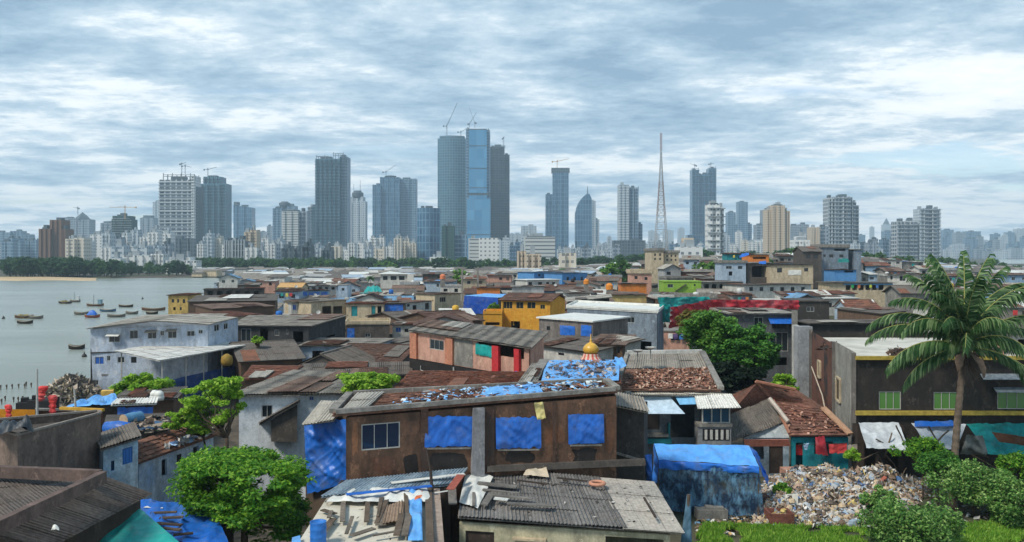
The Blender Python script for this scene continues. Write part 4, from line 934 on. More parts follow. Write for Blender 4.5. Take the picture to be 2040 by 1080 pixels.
cloth('front_tarp', [h.P(0, -.02, .5, .15), h.P(0, 1.02, .52, .15), h.c[1]+UP*.1-Vector((0, .2, 0)), h.c[0]+UP*.1-Vector((0, .2, 0))], plastic(S(20, 70, 160)), 22, 10, .12, 2, parent=h.o)
cloth('roof_tarp', [h.c[0]+UP*.1-Vector((0, .2, 0)), h.c[1]+UP*.1-Vector((0, .2, 0)), h.c[2]+UP*.4, h.c[3]+UP*.4], M_SKY, 22, 10, .1, 5, parent=h.o)
# row left of it
mh('small_house', 'white house with bright blue door frames, leftmost of the row behind the concrete house', Q(580, 604, 620, 603, 6, 7), 'white', ('shed', 'corr', M_GR, .5), [(583, 607, 590, 618, 'w', M_BW), (592, 607, 602, 618, 'w', M_BW), (606, 606, 614, 616, 'w', None)])
mh('small_house', 'cream house under a wide grey roof right of the blue-framed white house', Q(620, 602, 690, 598, 6.3, 8), 'cream', ('shed', 'corr', M_GR, .6), [(642, 610, 660, 626, 'o', None), (664, 610, 682, 626, 'o', None)])
mh('small_house', 'cream house with teal doors under the rusty roof', Q(690, 606, 764, 606, 5.8, 8), 'cream', ('shed', 'tile', M_TI, .9), [(700, 610, 712, 630, 'door', WC['teal']), (740, 610, 748, 628, 'door', WC['teal']), (752, 610, 760, 628, 'o', None)])
h = mh('tarp_hut', 'hut with bright blue tarp walls right of the teal doors', Q(765, 605, 806, 605, 5.8, 7), M_WOOD, ('shed', 'corr', M_GD, .6), [(767, 607, 803, 627, 'tarp', M_BLUE)], cat='hut')
mh('small_house', 'small white house with two dark openings right of the blue tarp walls', Q(806, 604, 860, 600, 5.8, 7), 'white', ('shed', 'corr', M_BR, .6), [(822, 608, 830, 619, 'o', None), (847, 604, 855, 616, 'o', None), (811, 606, 816, 611, 'dark', None)])
mh('terrace_house', 'soot-dark house with a cream terrace on top and a blue tarp at its left', Q(690, 647, 776, 646, 6, 6), 'dark', ('flat', 'plain', WC['cream'], 0, .4), [(691, 654, 706, 676, 'tarp', M_BLUE), (727, 664, 738, 672, 'w', None)], over=.1)
mh('small_house', 'small white house with a pale blue window above the cream wall', Q(782, 648, 824, 648, 5.6, 6), 'white', ('shed', 'corr', M_BR, .5), [(788, 652, 799, 662, 'w', M_BW), (806, 655, 814, 662, 'dark', None)])
mh('yard_wall', 'cream rendered low wall below the small white house', Q(742, 665, 822, 669, 4, 1), 'cream', ('flat', 'plain', WC['cream'], 0), cat='wall', over=.02)
mh('shed', 'dark round-topped corrugated store against the veranda house', Q(758, 685, 822, 688, 4.6, 7, .3), 'dark', ('shed', 'corr', M_GD, 0), cat='shed')
# far left row along the water
mh('waterside_house', 'yellow ochre house standing in the water behind the boats', Q(335, 589, 374, 589, 6.5, 9), wallm(S(204, 172, 100), None, .5), ('shed', 'tile', M_TD, .6), [(342, 596, 347, 603, 'dark', None), (353, 596, 357, 603, 'dark', None), (364, 596, 369, 604, 'dark', None), (345, 612, 350, 618, 'o', None), (358, 612, 362, 618, 'dark', None)], base=-1.4)
h = mh('long_shed', 'long dark shed with a bright white roof sheet behind the waterfront building', Q(376, 602, 548, 600, 6, 16, .5), 'brown', ('shed', 'corr', M_GD, .2), wr(400, 540, 604, 610, 7, 'o', .4), cat='shed')
mb = MB(); roof_surf(mb, *[L2(*h.c, u, v)+UP*.45 for u, v in ((.35, .25), (.68, .25), (.7, .9), (.42, .9))], 'plain', 200, h.rng); mb.build('white_sheet', M_WH, h.o)
mh('long_shed', 'long low brown roofed shed right behind the waterfront building', Q(425, 616, 545, 611, 5.3, 9, .4), 'brown', ('shed', 'corr', M_BR, .2), cat='shed')
mh('long_shed', 'rusty tile roofed shed just behind the waterfront building', Q(432, 634, 522, 628, 4.6, 10, .3), 'cream', ('shed', 'tile', M_TI, .5), cat='shed')
mh('long_shed', 'dark flat shed with black openings at the far water edge', Q(406, 577, 524, 576, 6, 8), 'dark', ('shed', 'corr', M_GD, .3), wr(410, 520, 580, 588, 6, 'o', .6), cat='shed', base=-1.3)
mh('small_house', 'house with a bright tan roof near the water', Q(554, 573, 600, 573, 5.5, 9), 'cream', ('gx', 'plain', flat(S(206, 164, 108), .9), 1.2))
mh('long_shed', 'white roofed long shed right of the tan roof', Q(602, 570, 676, 569, 5.5, 10), 'ltgrey', ('shed', 'corr', M_WH, .7), wr(606, 670, 572, 577, 5, 'o', .5), cat='shed')
mh('long_shed', 'dark roofed shed with a row of blue panels', Q(597, 580, 656, 579, 5.8, 8), 'blue', ('shed', 'corr', M_GD, .7), [(599, 582, 612, 589, 'tarp', M_BLUE), (615, 582, 636, 589, 'tarp', M_BLUE), (640, 582, 652, 588, 'tarp', M_BLUE)], cat='shed')
mh('small_house', 'small box-like pale blue house left of the green tarp', Q(674, 568, 692, 568, 7.5, 6), 'paleblue', ('flat', 'plain', M_CON, 0), [(681, 574, 686, 579, 'dark', None)], over=.1)
cloth('tarpaulin', [V(724, 582, 225), V(762, 582, 225), V(755, 571, 229), V(732, 571, 229)], M_TEAL, 16, 8, .5, 2, label='bulging turquoise tarp on a roof left of the centre, far off', cat='tarp')
h = mh('green_sided_house', 'white house with a turquoise side wall standing over the far shanties', [C(758, 546, 9), C(811, 546, 9), C(824, 548, 9), C(780, 541, 9)], 'white', ('flat', 'plain', M_WHT, 0), [(763, 550, 772, 558, 'dark', None), (778, 550, 790, 558, 'dark', None), (795, 550, 806, 558, 'dark', None)], over=.8)
mb = MB(); mb.face([h.c[1]+Vector((.06, -.02, -.05)), h.c[2]+Vector((.06, 0, -.05)), Vector((h.c[2].x+.06, h.c[2].y, 0)), Vector((h.c[1].x+.06, h.c[1].y, 0))][::-1]); mb.build('side_cladding', WC['teal'], h.o)
# centre right rows
mh('small_house', 'orange and pink house behind the blue tarp hut', Q(950, 574, 996, 574, 7, 7), 'orange', ('shed', 'corr', M_BR, .5))
mh('small_house', 'white house with a flat pale roof and dark windows below the light blue houses', Q(1051, 558, 1114, 557, 8.5, 7), 'white', ('flat', 'plain', M_WHT, 0), [(1053, 562, 1060, 568, 'dark', None), (1072, 562, 1080, 568, 'dark', None), (1088, 562, 1094, 569, 'dark', None), (1100, 562, 1106, 569, 'dark', None)], over=.4)
mh('small_house', 'grey flat-roofed house behind the yellow house', Q(1020, 572, 1084, 572, 7.5, 9), 'ltgrey', ('shed', 'corr', M_GL, .6))
mh('small_house', 'light blue long house, left one of the blue pair', Q(1064, 543, 1122, 542, 9.5, 9), 'sky', ('shed', 'corr', M_BL, .5), wr(1068, 1118, 546, 550, 4, 'dark', .35))
mh('small_house', 'light blue taller house, right one of the blue pair', Q(1120, 545, 1170, 544, 9.3, 9), 'sky', ('shed', 'corr', M_BL, .4), wr(1124, 1166, 552, 559, 3, 'dark', .3))
mh('small_house', 'pale blue small annex right of the two light blue houses', Q(1169, 556, 1190, 556, 7.5, 6), 'sky', ('flat', 'plain', WC['white'], 0))
mh('long_shed', 'house with yellow and brown stripes above the grey-blue building', Q(1218, 588, 1288, 588, 7.2, 8), wallm(S(196, 172, 110), S(150, 110, 70), .3), ('shed', 'corr', M_BR, .4), cat='house')
mh('small_house', 'orange walled house left of the lime house', Q(1238, 566, 1288, 566, 8.2, 7), 'orange', ('shed', 'corr', M_BR, .6))
h = mh('lime_house', 'bright lime green house with an outside stair', Q(1322, 561, 1397, 561, 9.2, 7), 'lime', ('flat', 'plain', WC['lime'], 0), [(1330, 566, 1341, 573, 'w', None), (1382, 566, 1386, 570, 'dark', None)], over=.15, base=0)
mb = MB(); d_ = h.c[0].y-.5
for i in range(9): mb.box((0, 0, 0), .01, .01, .01) if False else mb.hexa([V(1345+i*2.4, 581-i*1.6, d_), V(1348+i*2.4, 581-i*1.6, d_), V(1348+i*2.4, 581-i*1.6, d_+.6), V(1345+i*2.4, 581-i*1.6, d_+.6)], [V(1345+i*2.4, 579-i*1.6, d_), V(1348+i*2.4, 579-i*1.6, d_), V(1348+i*2.4, 579-i*1.6, d_+.6), V(1345+i*2.4, 579-i*1.6, d_+.6)])
mb.build('stair', M_COND, h.o)
mh('small_house', 'grey house with black open bays right of the lime house', Q(1398, 563, 1480, 562, 8.8, 8), 'grey', ('shed', 'corr', M_GL, .5), wr(1400, 1476, 566, 578, 5, 'o', .6))
mh('long_house', 'long white house under a dark sheet roof, right of the open bays', Q(1482, 569, 1616, 567, 8.3, 9), 'white', ('shed', 'corr', M_GD, .9), wr(1486, 1610, 572, 580, 6, 'dark', .35))
mh('terrace_house', 'pink house with a stepped cream roof terrace', Q(1258, 545, 1298, 545, 10.5, 8), 'pink', ('flat', 'plain', WC['cream'], 0, 1.0), [(1264, 550, 1270, 556, 'dark', None), (1284, 552, 1290, 558, 'dark', None)], base=1)
mh('terrace_house', 'blue and white painted house on the rise with a dark door', QD(1438, 524, 1486, 524, 235, 8), 'paleblue', ('flat', 'plain', WC['grey'], 0, .6), [(1446, 530, 1458, 536, 'w', None), (1470, 530, 1479, 536, 'dark', None), (1452, 541, 1459, 549, 'o', None)], base=4)
mh('small_house', 'unfinished dark brick house on the rise beside the blue and white one', QD(1488, 524, 1535, 523, 236, 9), 'dark', ('flat', 'plain', M_CON, 0), [(1498, 530, 1530, 552, 'o', None)], base=4)
mh('small_house', 'cream house with a white sheet and small windows on the rise', QD(1536, 529, 1620, 528, 232, 9), 'cream', ('shed', 'corr', M_GR, .7), [(1548, 534, 1558, 543, 'dark', None), (1570, 538, 1596, 548, 'tarp', M_WHT), (1602, 534, 1610, 541, 'dark', None)], base=4)
mh('small_house', 'orange-red house with yellow bands and blue tarps on the rise', QD(1494, 508, 1532, 508, 255, 9), 'orange', ('shed', 'corr', M_GD, .5), [(1500, 512, 1526, 516, 'o', None)], base=6)
cloth('tarpaulin', [V(1474, 514, 245), V(1492, 508, 245), V(1492, 503, 247), V(1476, 508, 247)], M_BLUE, 10, 6, .3, 2, label='blue tarp tied left of the orange-red house on the rise', cat='tarp')
cloth('tarpaulin', [V(1512, 526, 220), V(1526, 526, 220), V(1526, 520, 221), V(1512, 521, 221)], M_BLUE, 10, 6, .2, 7, label='small blue tarp on the roof below the orange-red house', cat='tarp')
mh('arched_house', 'black arched-top house on the rise left of the tall grey-blue house', QD(1600, 502, 1637, 502, 255, 9), 'dark', ('gx', 'corr', M_GD, 1.4), [(1606, 507, 1615, 515, 'dark', None), (1620, 507, 1630, 515, 'dark', None)], base=6)
mh('tall_house', 'tall grey-blue house with dark roof terrace on the rise', QD(1637, 493, 1690, 494, 262, 9), 'bluegrey', ('flat', 'plain', M_CON, 0, .9), [(1640, 507, 1645, 512, 'dark', None), (1652, 507, 1660, 513, 'dark', None), (1672, 507, 1680, 513, 'dark', None), (1662, 496, 1684, 500, 'o', None)], base=5)
mh('tall_house', 'plain narrow grey block right of the tall grey-blue house', QD(1702, 497, 1716, 497, 262, 8), 'bluegrey', ('flat', 'plain', M_CON, 0), base=5)
cloth('tarpaulin', [V(1668, 523, 200), V(1692, 523, 200), V(1690, 516, 202), V(1670, 516, 202)], plastic(S(20, 110, 104)), 10, 6, .3, 3, label='dark green tarp below the tall grey-blue house', cat='tarp')
mh('small_house', 'light blue house with a rusty patched roof below the dark green tarp', Q(1662, 538, 1706, 538, 11.5, 8), 'sky', ('shed', 'corr', M_BR, .9), [(1682, 533, 1700, 543, 'o', None)], base=3)
mh('white_house', 'white bungalow with two dark windows and a pale roof near the palm', Q(1768, 547, 1862, 548, 10.5, 8), 'white', ('shed', 'corr', M_GL, .9), [(1792, 550, 1804, 560, 'w', None), (1835, 551, 1849, 560, 'w', None), (1774, 550, 1778, 557, 'o', None)], base=2, over=.8)
h = mh('long_house', 'long cream house with blue trim and laundry on its veranda', Q(1652, 564, 1778, 564, 8.6, 8), 'cream', ('shed', 'corr', M_GR, .9), wr(1683, 1762, 567, 578, 6, 'o', .72), base=0, over=.6)
mb = MB(); mb.beam(h.P(0, .22, .965, .1), h.P(0, 1, .965, .1), .3); mb.build('blue_trim', flat(S(90, 150, 190)), h.o)
for i, (x, c_) in enumerate(((1696, (30, 170, 90)), (1709, (220, 120, 60)), (1732, (190, 200, 60)), (1745, (60, 110, 180)))):
    cloth('garment', [V(x, 574, h.c[0].y-.3), V(x+5, 574, h.c[0].y-.3), V(x+5, 567, h.c[0].y-.3), V(x, 567, h.c[0].y-.3)], plastic(S(*c_), .8), 4, 4, .05, i, label=['green', 'orange', 'yellow', 'blue'][i]+' garment hanging on the veranda with blue trim', cat='garment')
h = mh('gabled_house', 'small pale blue house with white edges and a brown tile roof, left of the palm', Q(1690, 617, 1752, 617, 5.6, 7), 'paleblue', ('gx', 'tile', M_TI, 1.5), [(1712, 620, 1738, 628, 'o', None)])
mb = MB(); a, b = h.c[0], h.c[3]; r_ = (a+b)/2+UP*1.6; mb.beam(a-UP*.1, r_, .3); mb.beam(r_, b, .3); a, b = h.c[1], h.c[2]; r_ = (a+b)/2+UP*1.6; mb.beam(a-UP*.1, r_, .3); mb.beam(r_, b, .3); mb.build('barge_board', M_WHT, h.o)
mh('shanty', 'dark low roof with white edge strips between the gabled house and palm', Q(1755, 626, 1805, 620, 5.2, 8, .6), 'brown', ('shed', 'corr', M_GD, .2))
mh('dark_wall_house', 'long soot-dark parapet house behind the white flat roof', Q(1616, 646, 1812, 646, 8.3, 5), wallm(S(52, 49, 48), S(40, 38, 38), .6), ('shed', 'corr', M_GD, .2), base=0, cat='house')
mh('dark_house', 'dark timber-grey house with one small white-framed window', Q(1588, 600, 1652, 600, 9.3, 7), wallm(S(72, 68, 64), S(58, 54, 52), .5), ('flat', 'plain', M_COND, 0), [(1607, 611, 1622, 621, 'w', None)], over=.2)
h = mh('balcony_block', 'tall grey stained house with a blue awning behind the dense tree', Q(1458, 626, 1578, 626, 9, 9), wallm(S(108, 112, 116), S(70, 72, 76), .7), ('shed', 'corr', M_GL, 1.4), [(1502, 632, 1520, 652, 'w', None), (1538, 641, 1566, 655, 'dark', None), (1534, 662, 1570, 700, 'w', None), (1545, 712, 1568, 728, 'o', None)], over=.5)
h.awning(1530, 633, 1576, 633, 1.0, M_BLUE, drop=.6)
mb = MB(); mb.hexa([V(1577, 800, 100), V(1589, 800, 100), V(1589, 800, 102), V(1577, 800, 102)], [V(1577, 618, 100), V(1589, 618, 100), V(1589, 618, 102), V(1577, 618, 102)]); mb.build('column', M_CON, h.o)
# the red and turquoise cloth screens
cloth('screen', [V(1330, 654, 108), V(1412, 640, 113), V(1412, 597, 113), V(1336, 612, 108)], M_RED, 26, 14, .25, 1, label='wide hanging end of the long dark red cloth screen above the tree', cat='cloth screen', edge=1)
cloth('screen', [V(1408, 612, 113), V(1590, 616, 117), V(1590, 598, 117), V(1408, 597, 113)], M_RED, 40, 6, .3, 6, label='long thin dark red cloth screen running right from the tree', cat='cloth screen', edge=1)
cloth('screen', [V(1312, 612, 112), V(1410, 606, 116), V(1410, 591, 116), V(1307, 593, 112)], M_TEAL, 26, 8, .25, 3, label='turquoise cloth screen above the dark red one', cat='cloth screen', edge=1)
cloth('screen', [V(1320, 642, 111), V(1334, 642, 111.2), V(1334, 606, 111.2), V(1314, 606, 111)], M_TEAL, 8, 12, .15, 9, label='narrow turquoise cloth strip hanging beside the grey-blue building', cat='cloth screen', edge=1)
for px, D, y, rr, lb in ((1168, 205, 566, .65, 'round orange water tank on a roof below the light blue houses'), (1214, 195, 577, .8, 'broad orange water tank left of the orange walled house'), (882, 250, 556, .8, 'small orange-pink water tank far off in the shanties')):
    p = V(px, y, D); mb = MB(); mb.lathe((0, 0, 0), [(0, 0), (rr, 0), (rr, 1.1*rr), (rr*1.04, 1.15*rr), (rr, 1.2*rr), (rr*.7, 1.6*rr), (rr*.25, 1.8*rr), (.01, 1.8*rr)], 16)
    tnk = thing('water_tank', lb, 'water tank', p); v = MB(); v.v, v.f, v.uv, v.mi = [tuple(Vector(q)+p) for q in mb.v], mb.f, mb.uv, mb.mi; v.build('tank_body', flat(S(224, 140, 50) if px > 1000 else S(220, 130, 90)), tnk)
    v = MB(); v.box(p-UP*2.2, rr*1.6, rr*1.6, 2.2); v.build('stand', M_CON, tnk)
for px, lb in ((921, 'left one of two bare concrete posts before the green tree'), (952, 'right one of two bare concrete posts before the green tree')):
    mb = MB(); p = V(px, 565, 240); mb.box((p.x, p.y, 2), .5, .5, p.z+2.5); solo(mb, 'concrete_post', M_CON, lb, 'post')
# nearer mid-size buildings below the skyline
mh('block_of_flats', 'cream blocky flats with roof terraces right of the round trees', QD(1297, 500, 1322, 500, 300, 14), 'cream', ('flat', 'plain', M_CON, 0, .8), wr(1300, 1320, 505, 510, 2, 'dark', .35)+wr(1300, 1320, 514, 518, 2, 'dark', .35), base=6)
mh('block_of_flats', 'lower cream flats joined right of the terraced ones', QD(1323, 504, 1352, 504, 302, 14), 'cream', ('flat', 'plain', M_CON, 0, .8), wr(1325, 1350, 508, 512, 3, 'dark', .4)+wr(1325, 1350, 516, 520, 3, 'dark', .4), base=6)
T('white gridded flats below the horned tower', 520, [(1352, 1400, 492), (1366, 1382, 474, 6, 'beige')], 'white', 14, 0, cat='block of flats', name='block_of_flats')
T('half-built grey concrete block left of the striped office foot', 560, [(1030, 1048, 500), (1046, 1078, 506, -4)], 'beige', 12, 2, cat='block of flats', name='block_of_flats')
T('small cream block with red details right of the striped office block', 520, [(1115, 1148, 504)], 'cream', 12, 1, cat='block of flats', name='block_of_flats')
T('white long low block on the left shore under the green tower', 720, [(244, 300, 509), (300, 325, 506, 4)], 'white', 14, 3, cat='block of flats', name='block_of_flats')
T('white low block with two roof rooms left of the tree belt', 690, [(330, 391, 519), (338, 350, 512, 4), (366, 378, 512, 4)], 'white', 12, 4, cat='block of flats', name='block_of_flats')
T('small white house cluster at the right end of the shore wood', 660, [(215, 240, 515)], 'white', 10, 2, cat='block of flats', name='block_of_flats')
T('white bright low building right of the dark concrete frame', 880, [(488, 512, 493), (512, 525, 500, 4)], 'white', 14, 2, cat='block of flats', name='block_of_flats')
T('long white flat shed in the belt before the glass office tower', 780, [(856, 890, 512)], 'white', 12, 0, cat='shed', name='shed')
T('white building right of the narrow white balcony tower', 900, [(1582, 1614, 478), (1590, 1606, 471, 3)], 'white', 14, 2, cat='block of flats', name='block_of_flats')

# ------------------------------------------------------------ filler houses, each a thing of its own
rf = random.Random(77)
LAND = [(258, 650, 'waterfront building'), (350, 700, 'white canopy'), (540, 650, 'dark concrete house'), (940, 680, 'veranda house'), (1048, 610, 'yellow house'), (1220, 640, 'grey-blue building'), (958, 595, 'blue tarp hut'), (1360, 570, 'lime house'), (1450, 606, 'red cloth screen'), (1120, 550, 'light blue houses'), (1515, 628, 'grey balcony house'), (1815, 555, 'white bungalow'), (1715, 566, 'blue-trimmed house'), (1720, 615, 'gabled blue house'), (1930, 600, 'palm crown'), (450, 595, 'long dark shed'), (790, 615, 'blue tarp walls'), (790, 550, 'green-sided house'), (1660, 510, 'tall grey-blue house'), (1270, 550, 'pink terrace house'), (1620, 615, 'dark timber house'), (650, 605, 'cream row house'), (578, 570, 'tan roof'), (1240, 530, 'round green trees'), (1500, 530, 'dark brick house'), (930, 550, 'concrete posts'), (1175, 700, 'golden dome')]
def cells(q):
    xs = [p[0] for p in q]; ys = [p[1] for p in q]; return min(xs), max(xs), min(ys), max(ys)
AB = [cells(q) for q in FOOT]
# keep the sight lines to the hand-built houses free: photo rectangles that nothing nearer may cover
KEEP = [(178, 480, 630, 795), (225, 492, 672, 720), (460, 692, 628, 690), (818, 1085, 640, 745), (955, 1100, 592, 672), (922, 995, 583, 612), (1070, 1185, 630, 676), (1130, 1325, 603, 712), (1305, 1592, 590, 660), (1320, 1400, 556, 585), (1060, 1190, 540, 560), (335, 376, 585, 632), (1455, 1592, 604, 760), (1600, 1815, 640, 668), (575, 862, 596, 632), (690, 825, 636, 680), (1586, 1654, 597, 645), (1766, 1864, 540, 572), (1650, 1782, 553, 584), (1688, 1756, 598, 632), (756, 826, 540, 566), (1396, 1620, 555, 585), (1256, 1300, 540, 566), (1436, 1622, 522, 548), (1636, 1718, 484, 520), (1048, 1116, 553, 573), (720, 764, 568, 583), (404, 526, 573, 590), (1236, 1290, 562, 580), (376, 548, 588, 612), (596, 658, 572, 590), (552, 602, 560, 575), (860, 920, 582, 604), (330, 335, 580, 630)]
WL = [('white', 'white'), ('white', 'white'), ('paleblue', 'pale blue'), ('cream', 'cream'), ('grey', 'grey'), ('dark', 'dark'), ('ltgrey', 'light grey'), ('paleblue', 'pale blue'), ('blue', 'blue-grey'), ('pink', 'pink'), ('brown', 'brown'), ('grey', 'grey'), ('white', 'white'), ('ltgrey', 'light grey'), ('orange', 'orange'), ('teal', 'teal'), ('rust', 'brick red')]
RL = [(M_GR, 'corr', 'grey sheet'), (M_GD, 'corr', 'dark sheet'), (M_GL, 'corr', 'pale sheet'), (M_BR, 'corr', 'brown sheet'), (M_TD, 'tile', 'dark tile'), (M_TI, 'tile', 'red tile'), (M_WH, 'corr', 'white sheet'), (M_GR, 'corr', 'grey sheet'), (M_GD, 'corr', 'dark sheet'), (M_BL, 'corr', 'blue sheet'), (M_BR, 'corr', 'brown sheet'), (M_GL, 'corr', 'pale sheet')]
D = 78; NF = 0; cand = []
while D < 390:
    x0 = (-60-CX)/F*D; x1 = (2100-CX)/F*D; x = x0
    w0 = 4.2+D*.009
    while x < x1:
        w = w0*rf.uniform(.75, 1.5); dp = rf.uniform(3.6, 5.6)+D*.008; y = D+rf.uniform(-.2, .2)*dp; cx = x+w/2; px = CX+F*cx/y; x += w+rf.uniform(.1, .9)
        if landv(cx-w/2, y) < 1 or landv(cx, y+dp) < 2: continue
        if px < 600 and D < 100 or px > 1330 and D < 135 or D < 92 and px > 1000: continue
        g = gz(cx, y+dp/2); tall = rf.random() < (.22 if D > 110 else 0); z = g+(rf.uniform(5.6, 7.6) if tall else rf.uniform(3.0, 4.8)); rise = rf.choice([.3, .5, .8])
        r = (cx-w/2-.1, cx+w/2+.1, y-.1, y+dp+.1)
        if any(not (r[1] < a[0] or r[0] > a[1] or r[3] < a[2] or r[2] > a[3]) for a in AB): continue
        X0, X1 = CX+F*(cx-w/2)/y, CX+F*(cx+w/2)/y
        ok = True
        for _ in range(6):
            yt = HY+F*(H-z-rise-.3)/(y+dp); yb = HY+F*(H-g)/y
            bad = [k for k in KEEP if X1 > k[0]+1 and X0 < k[1]-1 and yt < k[3]-3 and y < hypot_D(k) ] if False else [k for k in KEEP if X1 > k[0]+1 and X0 < k[1]-1 and yt < k[3]-max(3, .24*(k[3]-k[2])) and yb > k[3]]
            if not bad: break
            z -= .7
            if z < g+2.3: ok = False; break
        if not ok or bad: continue
        cand.append((D, cx, y, w, dp, z, rise, g, px)); AB.append(r)
    D += 5.6+D*.022
print('filler', len(cand)); cand = sorted(cand, key=lambda c: c[0])[:298]; DL = cand[-1][0]; print('last', DL)
M_LAUN = [plastic(S(*c), .8, .2) for c in ((200, 60, 60), (60, 120, 190), (220, 200, 90), (230, 230, 225), (40, 150, 140))]
for D, cx, y, w, dp, z, rise, g, px in cand:
    yw = rf.uniform(-.22, .22); e = Vector((math.cos(yw), math.sin(yw), 0)); n_ = Vector((-e.y, e.x, 0)); c0 = Vector((cx, y, 0))
    wk, wn = rf.choice(WL); rm, rs, rn_ = rf.choice(RL)
    if wk in ('orange', 'teal', 'rust') and rf.random() < .5: wk, wn = 'grey', 'grey'
    a = c0-e*w/2; b = c0+e*w/2; a.z = b.z = z; q = [a, b, b+n_*dp+UP*rise, a+n_*dp+UP*rise]; kind = rf.choice(['shed', 'shed', 'shed', 'gx', 'gx', 'gy', 'flat'] if w < 12 else ['shed', 'shed', 'gx', 'flat'])
    if kind != 'shed': q[2].z = q[3].z = z
    h = House('shanty_house', 'x', 'house', q, g-.5, WC[wk], 'small houses of the shanty town', int(cx*7+y)); nw = 0
    for s_ in range(max(1, int(w/2.6))):
        u = (s_+.5)/max(1, int(w/2.6)); du = rf.uniform(.45, .75)/w; 
        if rf.random() < .25: continue
        kd = rf.choice(['w', 'dark', 'dark', 'o', 'tarp', 'w']); zt = z-rf.uniform(.45, .8); h.winu(u-du, u+du, zt-rf.uniform(.8, 1.2), zt, kd, rf.choice([M_BLUE, M_WHT, M_TEAL, M_WOOD, M_SKY, WC['rust']]) if kd == 'tarp' else None)
        if z-g > 6: h.winu(u-du, u+du, g+1.0, g+2.1, rf.choice(['dark', 'w']))
    if kind == 'flat': h.roof('flat', 'plain', rf.choice([M_CON, WC['ltgrey'], WC['white']]), .15, 0, parapet=rf.choice([0, .5, .8]))
    else: h.roof(kind, rs, rm, rf.uniform(.3, .7), rf.uniform(.9, 1.6))
    h.walls(); rel = min(LAND, key=lambda l: abs(l[0]-px)+2*abs(l[1]-(HY+F*(H-z)/y))); dx = px-rel[0]; py = HY+F*(H-z)/y
    pos = ('behind the ' if py < rel[1] else 'in front of the ') if abs(dx) < 45 else ('left of the ' if dx < 0 else 'right of the ')
    if abs(dx) >= 45: pos = ('above ' if py < rel[1]-12 else 'below ' if py > rel[1]+12 else '')+pos
    if rf.random() < .22 and kind != 'gy':
        cols_ = rf.sample([(200, 60, 60), (60, 120, 190), (220, 200, 90), (230, 230, 225), (40, 150, 140), (220, 130, 70), (90, 70, 120)], 3)
        for i_, cl_ in enumerate(cols_):
            u_ = .2+.2*i_+rf.uniform(0, .05); a1, b1_ = h.P(0, u_, 1, .45), h.P(0, u_+.7/w, 1, .45); zz_ = UP*rf.uniform(.7, 1.0)
            o_ = cloth('garment', [a1-UP*.35-zz_, b1_-UP*.35-zz_, b1_-UP*.35, a1-UP*.35], plastic(S(*cl_), .8, .2), 4, 5, .06, i_*3.3, label='x', cat='garment', group='washing hung under shanty eaves'); AUTO.append((o_, {200: 'red', 60: 'blue', 220: 'yellow' if cl_[1] == 200 else 'orange', 230: 'white', 40: 'teal', 90: 'purple'}[cl_[0]]+' garment hanging', pos+rel[2]))
    AUTO.append((h.o, f"{wn} house, {'flat' if kind == 'flat' else rn_} roof,", pos+rel[2]))
    # odds and ends on the roofs
    rr = rf.random(); pr_ = L2(*h.c, rf.uniform(.2, .8), rf.uniform(.2, .6))+UP*(.25+(1.0 if kind[0] == 'g' else .3))
    if rf.random() < .5 and kind == 'shed':
        for _ in range(rf.choice([1, 2, 2])):
            u_, v_, a_ = rf.uniform(.1, .8), rf.uniform(.1, .8), rf.uniform(0, 3.1); p_ = L2(*h.c, u_, v_)+UP*.34; q_ = L2(*h.c, u_+.16*math.cos(a_), min(1, v_+.25*math.sin(a_)))+UP*.36; pn, pm = rf.choice([('pale', WC['ltgrey']), ('brown', M_WOOD), ('dark', M_DARKW), ('rusty', WC['rust'])]); mb = MB(); mb.beam(p_, q_, rf.uniform(.2, .6), .08); AUTO.append((solo(mb, 'board', pm, 'x', 'board', 'loose boards on the roofs'), pn+' board on roof', pos+rel[2]))
    if rr < .2 and kind in ('flat', 'shed'):
        mb = MB(); mb.lathe(pr_-UP*.45, [(0, 0), (.62, 0), (.62, .95), (.5, 1.15), (.2, 1.25), (.01, 1.25)], 12); cn, cc = rf.choice([('black', S(36, 36, 38)), ('white', S(210, 210, 205)), ('blue', S(40, 110, 190)), ('yellow', S(216, 170, 60))]); AUTO.append((solo(mb, 'water_tank', flat(cc, .5), 'x', 'water tank', 'water tanks on the roofs', True), cn+' water tank on roof', pos+rel[2]))
    elif rr > .86:
        p_ = pr_+UP*.3; t = thing('satellite_dish', 'x', 'dish', p_-UP*.9, 'satellite dishes on the shanty roofs'); az = rf.uniform(-.8, .8); mb = MB()
        ax = Vector((math.sin(az)*.8, -math.cos(az)*.8, .6)).normalized(); sx = ax.cross(UP).normalized(); sy = ax.cross(sx)
        for k0, k1 in ((0, .5), (.5, 1)):
            for i in range(12):
                q = [p_+(sx*math.cos(a)*k_+sy*math.sin(a)*k_)*.42+ax*(.14*k_*k_) for a, k_ in ((i/12*6.2832, k0), ((i+1)/12*6.2832, k0), ((i+1)/12*6.2832, k1), (i/12*6.2832, k1))]
                mb.face(q if k0 else [q[0], q[2], q[3]])
        mb.build('dish', M_FRAME, t, True); mb = MB(); mb.tube([p_-UP*.9, p_-UP*.02], .035, 5); mb.build('stand', M_STEEL, t); AUTO.append((t, 'grey satellite dish on roof', pos+rel[2]))
    elif rr < .5:
        cn, m_ = rf.choice([('blue', M_BLUE), ('sky blue', M_SKY), ('white', M_WHT), ('turquoise', M_TEAL), ('blue', M_BLUE)]); u0, v0 = rf.uniform(.05, .5), rf.uniform(.0, .4); u1, v1 = u0+rf.uniform(.2, .4), v0+rf.uniform(.2, .4)
